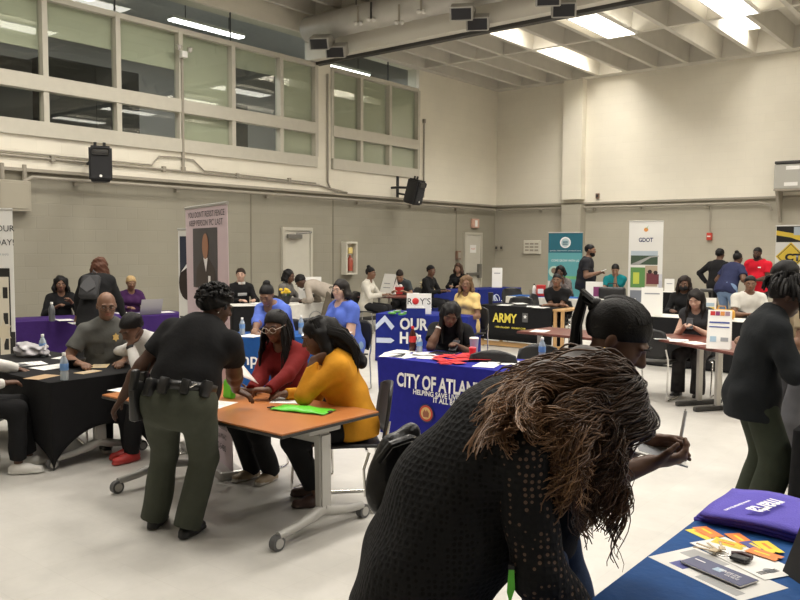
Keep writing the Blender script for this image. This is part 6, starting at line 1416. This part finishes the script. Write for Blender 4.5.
# purple tables
p = G(52, 321, .75); t = bottle('grey steel bottle on the purple table', p, .26, .042, mat('steel_bottle', (.16, .17, .18), .3, .6), mat('steel_bottle', (.16, .17, .18)), WHITE)
p = G(147, 314, .75); t = thing('laptop', 'open silver laptop on the right purple table', 'laptop', p, math.radians(82)+math.pi)
k = MB(); k.box(-.17, .17, -.12, .12, 0, .016, .004); k.build('keyboard_deck', mat('laptop_grey', (.36, .35, .37), .4, .3), t); k = MB(); k.prism([(-.17, .12, .016), (.17, .12, .016), (.17, .19, .235), (-.17, .19, .235)], (0, .008, .0)); k.build('screen_lid', mat('laptop_grey', (.36, .35, .37)), t)
k = MB(); k.prism([(-.155, .124, .03), (.155, .124, .03), (.155, .186, .225), (-.155, .186, .225)], (0, .0015, .0)); k.build('screen', mat('screen_dark', (.02, .02, .025), .2), t)
for (u, v, lab) in ((65, 320, 'white paper on the left purple table'), (166, 312, 'white paper at the right end of the purple tables'), (122, 313, 'name card before the woman in purple'), (78, 323, 'leaflet beside the backpack woman')): sheet(lab, G(u, v, .752), 1.3, .2, .28)
p = G(184, 314, .752); bottle('clear bottle at the right end of the purple tables', p, .24, .035)
# campus table
CZ_ = .756; CPT = (CPc, CPrz, CPL)
def onc(u, inset): return ONT(CPT, u, inset, CZ_, .66)
for (u, v, r_, lab) in ((262, .40, .5, 'white form under the hand of the woman writing in blue'), (252, .16, .3, 'white paper at the front left of the campus table'), (322, .30, .6, 'white paper at the right of the campus table'), (312, .14, .8, 'white paper left of the bottle on the campus table'), (340, .2, .5, 'white paper at the right end of the campus table')): sheet(lab, onc(u, v), r_, .24, .32)
bottle('clear bottle on the campus table behind the braided woman', onc(301, .22)); bottle('clear bottle at the left of the campus table', onc(242, .3), .2)
pen('pen of the woman writing in blue', onc(250, .45), (.1, .3, 1), BLACKP)
# emblem table, dark table
p = G(286, 304, .757); t = thing('flower_pot', 'small pot of yellow flowers on the black table before the door', 'flowers', p); k = MB(); k.lathe([(.06, 0), (.09, .14), (.08, .14), (.05, .01)], (0, 0, 0), 14); k.build('pot', BLACKP, t, True)
k = MB(); rg = random.Random(4)
for q in range(16): a = rg.uniform(0, 6.28); r_ = rg.uniform(0, .12); k.ball((r_*math.cos(a), r_*math.sin(a), .22+rg.uniform(-.03, .05)), .035, (1, 1, .7), 8, 5)
k.build('blooms', mat('bloom_yellow', (.75, .50, .03), .6), t, True); k = MB(); [k.tube([(0, 0, .1), (.08*math.cos(q), .08*math.sin(q), .2)], .006, 5) for q in range(7)]; k.build('stems', mat('stem_green', (.05, .12, .03), .6), t)
p = G(333, 292, .74); p = Vector((PTS[0].x, PTS[0].y, .757))+Vector((math.cos(PTS[1]), math.sin(PTS[1]), 0))*(PTS[2]/2-.12); tent('white placard with black lines behind the bending person', p, camrz(p), .42, .46, PAPER, .15, marks=((-.35, .35, .62, .70, TXTB), (-.3, .3, .45, .5, TXTB), (.02, .36, .15, .3, TXTB)))
p = G(258, 304, .757); stack('white booklets before the man in a black sweater', p, .3, 4)
# maroon back table
MZ = .742
p = G(385, 294, MZ); t = tent('tilted white sign board on the maroon back table', p, camrz(p)-.9, .42, .44, PAPER, .35, marks=((-.3, .3, .3, .34, GREYI), (-.3, .2, .5, .54, GREYI)))
p = G(398, 294, MZ); t = thing('gift_basket', 'red gift basket on the maroon back table', 'basket', p); k = MB(); k.lathe([(.10, 0), (.14, .16), (.12, .16), (.08, .01)], (0, 0, 0), 16); k.build('basket_wall', mat('basket_red', (.50, .03, .03), .4), t, True); k = MB(); [k.ball((.07*math.cos(q), .07*math.sin(q), .17), .05, seg=8, rings=5) for q in range(6)]; k.build('contents', mat('basket_white', (.65, .6, .58), .5), t, True)
p = G(413, 294, MZ); stack('white leaflets beside the red basket', p, .5, 5)
k0 = None; p0 = Vector((BLU[0].x, BLU[0].y, .757))-Vector((math.cos(BLU[1]), math.sin(BLU[1]), 0))*(BLU[2]/2-.28)
for q in range(4):
    p = p0+Vector((.0, 0, .055*q)); t = thing('food_tray', ('bottom', 'second', 'third', 'top')[q]+' pale yellow tray of the stack near the side wall', 'tray', p, .2*q); k = MB(); k.lathe([(.16, 0), (.21, .03), (.20, .033), (.15, .008)], (0, 0, 0), 18); k.build('plate', mat('tray_yellow', (.66, .55, .30), .5), t, True)
    k = MB(); k.lathe([(.12, .012), (.15, .03), (.08, .045), (.01, .05)], (0, 0, 0), 14); k.build('food', mat('food_cream', (.70, .60, .38), .7), t, True)
# table with arrows
UZ = .752
p = G(419, 314.5, UZ); t = thing('exhibit_sign', 'white sign with a red apple standing on the arrow cloth', 'sign', p, camrz(p)); k = MB(); k.box(-.19, .19, .06, .075, 0, .32, .004); k.build('board', PAPER, t); text("R   Y'S", TXTB, t, (0, .06, .20), (1, 0, 0), (0, 0, 1), height=.10); k = MB(); k.ball((-.055, .055, .20), .052, (1, .25, 1), 12, 8); k.build('apple_print', mat('apple_red', (.55, .03, .03), .4), t, True)
p = G(416, 316, UZ); t = thing('blue_box', 'small blue open box in front of the apple sign', 'box', p, camrz(p)); k = MB()
for b in ((-.14, .14, -.06, -.05, 0, .12), (-.14, .14, .04, .05, 0, .10), (-.14, -.13, -.05, .04, 0, .11), (.13, .14, -.05, .04, 0, .11), (-.13, .13, -.05, .04, 0, .006)): k.box(*b)
k.build('box_walls', DEEPB, t); k = MB(); [k.box(-.12+.05*q, -.08+.05*q, -.03, .03, .02, .14, .004) for q in range(5)]; k.build('leaflets', PAPER, t)
for q, (u, v) in enumerate(((392, 314), (397, 312.5), (402, 315), (406, 313.5))): t = thing('snack_packet', 'green snack packet on the arrow cloth, %s of four' % ('first', 'second', 'third', 'last')[q], 'packet', G(u, v, UZ), q*.8, 'green packets'); k = MB(); k.box(-.06, .06, -.035, .035, 0, .03, .012); k.build('wrapper', mat('packet_green', (.10, .34, .06), .35), t, True); k = MB(); k.box(-.03, .03, -.02, .02, .0305, .032); k.build('print_patch', TXTW, t)
p = G(449, 316.5, UZ); cup('white cup at the right of the arrow cloth', p, .04, .13)
# city table
KZ = .752
COKE = mat('cola', (.05, .012, .008), .15)
bottle('cola bottle with a red label on the city table', G(412.5, 351, KZ), .25, .036, COKE, mat('cola_label', (.60, .03, .03), .4), mat('cola_label', (.6, .03, .03))); bottle('small water bottle beside the cola', G(419.5, 352, KZ), .17, .03)
for (u, v, r_, lab) in ((400, 352, .2, 'left white paper on the city table'), (407, 356, -.1, 'white paper at the front left of the city table'), (432, 357, .3, 'middle white paper on the city table'), (393, 355, .5, 'white paper at the left corner of the city table'), (424, 354, .6, 'white paper beside the water bottle')): sheet(lab, G(u, v, KZ), r_, .22, .28)
rg = random.Random(8)
for q in range(16):
    u, v = 438+rg.uniform(0, 44), 357+rg.uniform(-3.5, 6); sheet('red flyer in the loose pile on the city table', G(u, v, KZ+.0015*q), rg.uniform(0, 3), .11, .2, mat('flyer_red', (.60, .025, .03), .5), False, 'red_flyer', 'flyer', 'red flyers on the city table')
cup('pale blue cup with a lid behind the red flyers', G(474, 354, KZ), .045, .15, mat('cup_lilac', (.32, .36, .52), .4)); cup('short red cup in front of the pale blue cup', G(472.5, 358, KZ), .035, .09, mat('cup_red', (.6, .03, .05), .4), mat('cup_red', (.6, .03, .05)))
p = G(444, 353.5, KZ); t = thing('tablet', 'black tablet lying before the woman in the black polo', 'tablet', p, .2); k = MB(); k.box(-.13, .13, -.09, .09, 0, .01, .004); k.build('case', BLACKP, t); k = MB(); k.box(-.12, .12, -.08, .08, .0102, .0112); k.build('screen', mat('screen_dark', (.02, .02, .025)), t)
for (u, v, r_, lab) in ((487, 365, .3, 'white brochure right of the red flyers'), (500, 361, .5, 'printed brochure at the right of the city table'), (512, 363, .2, 'brochure partly hidden by the wavy hair')): sheet(lab, G(u, v, KZ), r_, .2, .28, PAPER, True, 'brochure', 'brochure')
bottle('water bottle standing behind the leaning woman at the end of the city table', G(542, 360, KZ), .21, .033)
# ARMY desk
AZ = .7465
t = cup('black tumbler at the left end of the ARMY desk', ONT((Vector((-7.3, 12.55, 0)), 0, 1.5), 484, .2, AZ, .72), .05, .2, BLACKP, BLACKP, 'tumbler')
for (u, v, r_, lab) in ((505, 305, .2, 'white leaflet behind the ARMY lettering'), (533, 306.5, .5, 'white leaflet before the man at the ARMY desk'), (520, 303.5, .9, 'curled leaflet on the ARMY desk'), (541, 307.5, .1, 'leaflet at the right of the ARMY banner')): sheet(lab, G(u, v, AZ), r_, .22, .3, PAPER, True, 'leaflet', 'leaflet')
# corner blue tables
p = Vector((BLU[0].x, BLU[0].y, .752))+Vector((math.cos(BLU[1]), math.sin(BLU[1]), 0))*(BLU[2]/2-.55); tent('white tent sign on the blue table by the far door', p, camrz(p), .26, .50, PAPER, .25, marks=((-.3, .3, .7, .75, GREYI),))
p = Vector((BLU[0].x+.12, BLU[0].y, .752))+Vector((math.cos(BLU[1]), math.sin(BLU[1]), 0))*-.1; bottle('clear pump bottle on the blue table before the woman near the far door', p, .3, .05, WATER, WHITE)
# white tables
p = ONT(WHT, 541); t = thing('red_box', 'small red box on the white table behind the ARMY desk', 'box', p, .3); k = MB(); k.box(-.09, .09, -.06, .06, 0, .24, .01); k.build('carton', mat('basket_red', (.5, .03, .03)), t); k = MB(); k.box(-.06, .06, -.063, -.061, .06, .16); k.build('label', TXTW, t)
p = ONT(WHT, 534); bottle('white pump bottle beside the small red box', p, .26, .04, WHITE, WHITE, BLACKP)
p = ONT(WHT, 594); t = tent('framed white picture with a purple stroke on the white table', p, camrz(p), .34, .34, PAPER, .12, marks=((-.05, .35, .12, .7, mat('print_purple', (.20, .03, .13), .5)),))
# tables before the roads banner
p = ONT(GD, 652); tent('white placard on the table before the roads banner', p, camrz(p), .32, .42, PAPER, .12, marks=((-.35, .35, .75, .8, GREYI),))
p = ONT(TL, 612); t = thing('black_bag', 'black bag on the table of the man in teal', 'bag', p, .2); k = MB(); k.box(-.26, .26, -.1, .1, 0, .24, .05, 3); k.build('bag_body', BLACKP, t, True); k = MB(); k.tube([(-.1, 0, .23), (-.08, 0, .31), (.08, 0, .31), (.1, 0, .23)], .012, 6); k.build('handle', BLACKP, t)
p = ONT(GD2, 697, .2); t = tent('framed picture of a bright yellow and green vehicle', p, camrz(p), .28, .30, PAPER, .12, marks=((-.4, .4, .35, .55, mat('print_bright_yellow', (.65, .5, .05), .5)), (-.35, .35, .2, .35, mat('print_leaf', (.16, .42, .18))), (-.4, .4, .58, .75, mat('print_sky', (.35, .48, .6), .5))))
p = ONT(FW, 669); tent('white card standing on the black table against the far wall', p, camrz(p), .22, .3, PAPER, .15, marks=((-.3, .3, .6, .66, GREYI),))
p = ONT(GD2, 722); t = thing('yellow_bag', 'yellow bag behind the flyer stand', 'bag', p, .1); k = MB(); k.box(-.18, .18, -.08, .08, 0, .14, .04, 3); k.build('bag_body', mat('bag_yellow', (.66, .34, .04), .5), t, True); k = MB(); k.tube([(-.06, 0, .13), (-.05, 0, .19), (.05, 0, .19), (.06, 0, .13)], .008, 6); k.build('handle', mat('bag_yellow', (.66, .34, .04)), t)
# maroon table, right
RZ = .742
p = G(718, 349, RZ); t = tent('tall white flyer stand on the maroon table', p, camrz(p)-.1, .235, .40, PAPER, .25, marks=((-.42, .42, .55, .58, mat('print_blue', (.05, .08, .3))), (-.42, .42, .66, .70, mat('print_blue', (.05, .08, .3))), (-.36, -.1, .18, .32, mat('print_sky', (.35, .48, .6))), (.08, .4, .2, .3, GREYI), (-.4, -.2, .86, .97, mat('basket_red', (.5, .03, .03))), (-.18, .0, .86, .97, mat('print_purple', (.2, .03, .13))), (.02, .2, .86, .97, mat('print_orange', (.62, .25, .06))), (.22, .42, .86, .97, mat('print_mauve', (.3, .2, .26)))))
for (u, v, r_, lab) in ((661, 338, .6, 'white paper at the left of the maroon table'), (679, 340.5, .3, 'stack of small cards on the maroon table'), (695, 343, .9, 'white leaflet before the woman with a phone'), (540, 331, .2, 'white paper on the maroon table end by the ARMY desk')): sheet(lab, G(u, v, RZ), r_, .2, .28)
# things carried in hands
def inhand(info, sd, off, fwd=.09): S, E, Wp, fd_, pn_ = info['arms'][sd]; q = Wp+fd_*fwd+pn_*off; return info['root'].matrix_basis@Vector([float(x) for x in q])
bpy.context.view_layer.update()
p = inhand(phone, -1, .015); t = thing('mobile_phone', 'black phone held by the long haired woman at the maroon table', 'phone', p, camrz(p)); k = MB(); k.obox((0, 0, .03), ((1, 0, 0), (0, .5, .86), (0, -.86, .5)), (.038, .075, .005), .004); k.build('phone_body', BLACKP, t); k = MB(); k.obox((0, -.008, .028), ((1, 0, 0), (0, .5, .86), (0, -.86, .5)), (.034, .07, .003)); k.build('screen', mat('screen_dark', (.02, .02, .025)), t)
p = inhand(std, 1, .02, .1); t = thing('mobile_phone', 'white phone held out by the tall bearded man', 'phone', p, camrz(p)); k = MB(); k.obox((.02, 0, .03), ((.9, 0, .4), (0, 1, 0), (-.4, 0, .9)), (.09, .045, .008), .004); k.build('phone_body', WHITE, t); k = MB(); k.obox((.02, 0, .04), ((.9, 0, .4), (0, 1, 0), (-.4, 0, .9)), (.08, .04, .002)); k.build('screen', mat('screen_dark', (.02, .02, .025)), t)
p = inhand(polo, -1, .02); t = thing('mobile_phone', 'dark phone in the hand of the woman in the black polo', 'phone', p, .2); k = MB(); k.obox((0, 0, .0), ((1, 0, 0), (0, .8, .6), (0, -.6, .8)), (.038, .075, .005), .004); k.build('phone_body', BLACKP, t); k = MB(); k.obox((0, -.004, .006), ((1, 0, 0), (0, .8, .6), (0, -.6, .8)), (.034, .07, .002)); k.build('screen', mat('screen_dark', (.02, .02, .025)), t)
# luggage trolley
p = AT(706, 13.6); t = thing('luggage_trolley', 'black suitcase with raised handle standing beside the talking group', 'suitcase', p, camrz(p)); k = MB(); k.box(-.2, .2, -.12, .12, .05, .62, .04, 3); k.build('case', BLACKP, t, True); k = MB(); k.tube([(-.09, .08, .6), (-.09, .08, 1.06), (.09, .08, 1.06), (.09, .08, .6)], .014, 6); k.tube([(-.1, .08, 1.07), (.1, .08, 1.07)], .03, 8); k.build('pull_handle', DARKM, t, True)
for sx in (-1, 1): k = MB(); k.tube([(sx*.15-.02, .08, .04), (sx*.15+.02, .08, .04)], .04, 12); k.build('wheel', BLACKP, t)
# handbag slung behind the leaning woman, on the floor side
I = lean
p = DP(388, 455, 2.42); t = thing('handbag', 'black glossy leather handbag hanging behind the leaning woman', 'handbag', p, camrz(p)+.5)
LTH = mat('glossy_leather', (.010, .010, .011), .36, bump=.8, bscale=26, spec=.5)
B = Field(); B.rc((-.02, 0, -.10), (.03, 0, .03), .070, .052, 0, .03, (0, 1, 0), .7); B.rc((.02, .0, .02), (.08, 0, .05), .045, .028, 0, .03); co, Q, tg = B.mesh(.007, noise=.012, seed=3, nfreq=30); npmesh('bag_body', co, Q, [LTH], None, t)
k = MB(); k.tube([(-.06, -.05, .0), (-.03, -.07, .05), (.04, -.06, .06), (.09, -.02, .04)], .012, 8); k.build('strap', LTH, t, True); k = MB(); k.tube([(-.10, -.045, -.10), (-.105, -.045, -.02), (-.09, -.05, .03)], .004, 6); k.build('zip', CHROME, t)
t = thing('green_tag', 'bright green strap end hanging at the front of the leaning woman', 'strap', DP(511, 585, 2.0), camrz(DP(511, 585, 2.0))); k = MB(); k.prism([(-.007, 0, .035), (.007, 0, .05), (.010, 0, -.01), (-.002, 0, -.05), (-.010, 0, -.02)], (0, .008, 0)); k.build('ribbon', GRN, t); k = MB(); k.box(-.008, .008, -.003, .011, .04, .05); k.build('buckle', BLACKP, t)
# paper and pen of the ponytail woman
p = DP(657, 451.5, 2.56); ax_ = (rt0*.96-up0*.27, fw0*.9-rt0*.1+up0*.25, up0)
ax_ = [ax_[0].normalized(), (ax_[1]-ax_[0]*ax_[1].dot(ax_[0])).normalized()]; ax_.append(ax_[0].cross(ax_[1]))
t = thing('paper_pad', 'folded white form in the hands of the ponytail woman', 'paper', p); k = MB(); k.obox((0, 0, 0), ax_, (.088, .055, .0025)); k.build('sheet', PAPER, t); k = MB(); k.obox(ax_[2]*.003, ax_, (.07, .04, .0004)); k.build('print_block', GREYI, t)
p = inhand(pony, -1, .03, .085); pen('white pen upright in the ponytail woman\'s hand', p-Vector((0, 0, .02)), (.12, .1, 1), WHITE, .15)
# ---------------------------------------------------------------- near blue table
NZ_ = .7485
TOTE = mat('tote_purple', (.095, .07, .45), .8, noise=.08, nscale=10, bump=.4, bscale=140)
TOTE_C = [(690, 511), (718, 490), (800, 498), (800, 527)]
c0 = G(697, 512, NZ_); c1 = G(719, 490, NZ_); dx = (c1-c0); Ld = dx.length
for q in range(3):
    z = NZ_+.004+.017*q; rzq = .02*q-.03; bx, by = -.70+.012*q, 3.27-.01*q
    t = thing('tote_bag', ('bottom', 'middle', 'top')[q]+' purple tote bag of the folded pile' + (' with white lettering' if q == 2 else ''), 'bag', (bx, by, z), rzq)
    k = MB(); rows = []
    for j in range(9): rows.append([(-.32+.64*i/14, -.21+.42*j/8, .006*math.sin(i*.9+q)*math.sin(j*.7)+.012*max(0, math.sin(i/14*math.pi*2-.4))*.8) for i in range(15)])
    k.grid(rows); k.build('fabric_panel', TOTE, t, True, .011)
    if q == 2:
        for (u, v, s_, ww, hh, dz) in ((767, 508, 'marta', .20, .075, .026), (738, 507, 'www.itsmarta.com', .19, .015, .024)):
            g = G(u, v, z+.02); l_ = Matrix.Rotation(-rzq, 3, 'Z')@(g-Vector((bx, by, z))); text(s_, TXTW, t, (l_.x, l_.y, dz), (-.22, -1, 0), (1, -.22, 0), width=ww, height=hh, bold=.025)
    k = MB(); k.tube([(.30, -.1, .006), (.36, -.1, .004), (.36, .1, .004), (.30, .1, .006)], .008, 6); k.build('carry_strap', TOTE, t)
YC = mat('card_yellow', (.80, .62, .03), .5); OC = mat('card_orange', (.78, .22, .04), .5); BC = mat('card_blue', (.05, .06, .28), .5)
for i, (u, v, m, r_, lab) in enumerate(((702, 534, YC, -.5, 'leftmost yellow card under the leftmost orange card'), (708, 532, OC, -.65, 'leftmost orange card on the blue table'), (729, 544, YC, -.1, 'yellow card in front of the middle orange card'), (740, 539, OC, -.75, 'orange card in the middle of the row'), (757, 547, BC, -.6, 'dark blue card between the yellow cards'), (768, 547, YC, -.8, 'rightmost yellow card on the blue table'), (764, 554, OC, -.25, 'rightmost orange card on the blue table'))):
    t = thing('ticket_card', lab, 'card', G(u, v, NZ_+.001+.0012*i), r_); k = MB(); k.prism([(-.055, -.03, 0), (.055, -.03, 0), (.055, -.008, 0), (.045, 0, 0), (.055, .008, 0), (.055, .03, 0), (-.055, .03, 0)], (0, 0, .0011)); k.build('card_stock', m, t)
    k = MB(); k.box(-.035, .02, -.006, .006, .0012, .0015); k.build('print_line', OC if m is YC else YC, t)
WGL = mat('glossy_paper', (.72, .71, .68), .3)
p = G(715, 572, NZ_+.0005); t = thing('flyer', 'large grey and white flyer under the booklet', 'flyer', p, -.42); k = MB(); k.box(-.19, .19, -.105, .105, 0, .0015); k.build('sheet', WGL, t)
for (a, b, c_, d_, m) in ((-.17, -.02, .02, .09, mat('photo_grey', (.36, .36, .36), .4)), (-.06, .0, .0, .05, YEL), (-.12, -.06, -.08, -.03, BC), (.0, .16, -.09, -.05, mat('photo_grey', (.36, .36, .36)))): k = MB(); k.box(a, b, c_, d_, .0016, .002); k.build('print_patch', m, t)
p = G(748, 561, NZ_+.003); t = thing('flyer', 'white sheet with a seal under the keys and booklet', 'flyer', p, -.52); k = MB(); k.box(-.20, .14, -.07, .09, 0, .0015); k.build('sheet', PAPER, t)
for q in range(3): k = MB(); k.box(.10-.008*q, .105-.008*q, -.05, .03, .0016, .002); k.build('print_line', TXTB, t)
k = MB(); k.lathe([(.0, .0016), (.02, .0016), (.02, .002), (0, .002)], (.09, .0, 0), 14); k.build('seal', GREYI, t)
p = G(718, 572, NZ_+.006); t = thing('booklet', 'navy blue booklet lying on the flyers', 'booklet', p, -.36); k = MB(); k.box(-.115, .115, -.045, .045, 0, .007, .002); k.build('cover', mat('booklet_navy', (.035, .045, .14), .35), t); k = MB(); k.box(-.11, .1155, -.0455, .0455, .0015, .0055); k.build('pages', PAPER, t)
text('BREEZE', TXTW, t, (.04, .008, .0075), (1, 0, 0), (0, 1, 0), width=.075, lift=.0006); text('GUIDE', TXTW, t, (.06, -.012, .0075), (1, 0, 0), (0, 1, 0), width=.05, lift=.0006); k = MB(); k.box(-.015, .015, -.012, .018, .0071, .0076); k.build('emblem', mat('print_sky', (.35, .48, .6)), t); k = MB(); k.box(-.1, -.06, .01, .016, .0071, .0076); k.build('caption', TXTW, t)
p = G(729, 557, NZ_+.008); t = thing('key_bunch', 'bunch of keys with a black car fob on the flyers', 'keys', p, -.2); k = MB(); k.tube([(.022*math.cos(a*.5236)-.02, .022*math.sin(a*.5236), .004) for a in range(13)], .0018, 6); k.build('key_ring', CHROME, t, True)
for q, (a, L) in enumerate(((2.6, .06), (3.0, .065), (3.5, .055), (2.2, .05))):
    k = MB(); d_ = Vector((math.cos(a), math.sin(a), 0)); n_ = Vector((-d_.y, d_.x, 0)); c_ = Vector((-.02, 0, .004+.003*q))+d_*.02
    k.obox(c_+d_*.012, (d_, n_, (0, 0, 1)), (.013, .011, .0015), .001); k.obox(c_+d_*(.024+L/2), (d_, n_, (0, 0, 1)), (L/2, .004, .0012)); k.build('key', mat('key_brass', (.35, .27, .16), .3, .8), t)
k = MB(); k.box(.01, .07, -.022, .018, 0, .016, .007, 3); k.build('car_fob', BLACKP, t, True); k = MB(); k.tube([(.0, .015, .008), (.03, .03, .012), (.065, .028, .01)], .010, 8); k.build('fob_strap', mat('strap_brown', (.06, .02, .02), .5), t, True)
# black tablet stand and black draped table at the right edge
p = G(806, 590, NZ_); t = thing('tablet_stand', 'black tablet standing on the blue table at the right edge', 'tablet', (p.x+.01, p.y, NZ_), -.75); k = MB(); k.prism([(-.14, 0, 0), (.14, 0, 0), (.14, .06, .155), (-.14, .06, .155)], (0, .012, 0)); k.build('case', BLACKP, t); k = MB(); k.prism([(-.12, .012, .01), (.12, .012, .01), (.12, .11, 0), (-.12, .11, 0)], (0, 0, .006)); k.build('kickstand', BLACKP, t)
p = G(790, 431, .74); c = Vector((p.x+.40, p.y+.30, 0)); table('folding table under the black cloth at the right edge', c, 0, .74, .56, .735, GREYTOP); cloth('small black draped table at the right edge beside the man in the black jacket', c, 0, .76, .58, .74, BLACKC, .03, .008, 12)
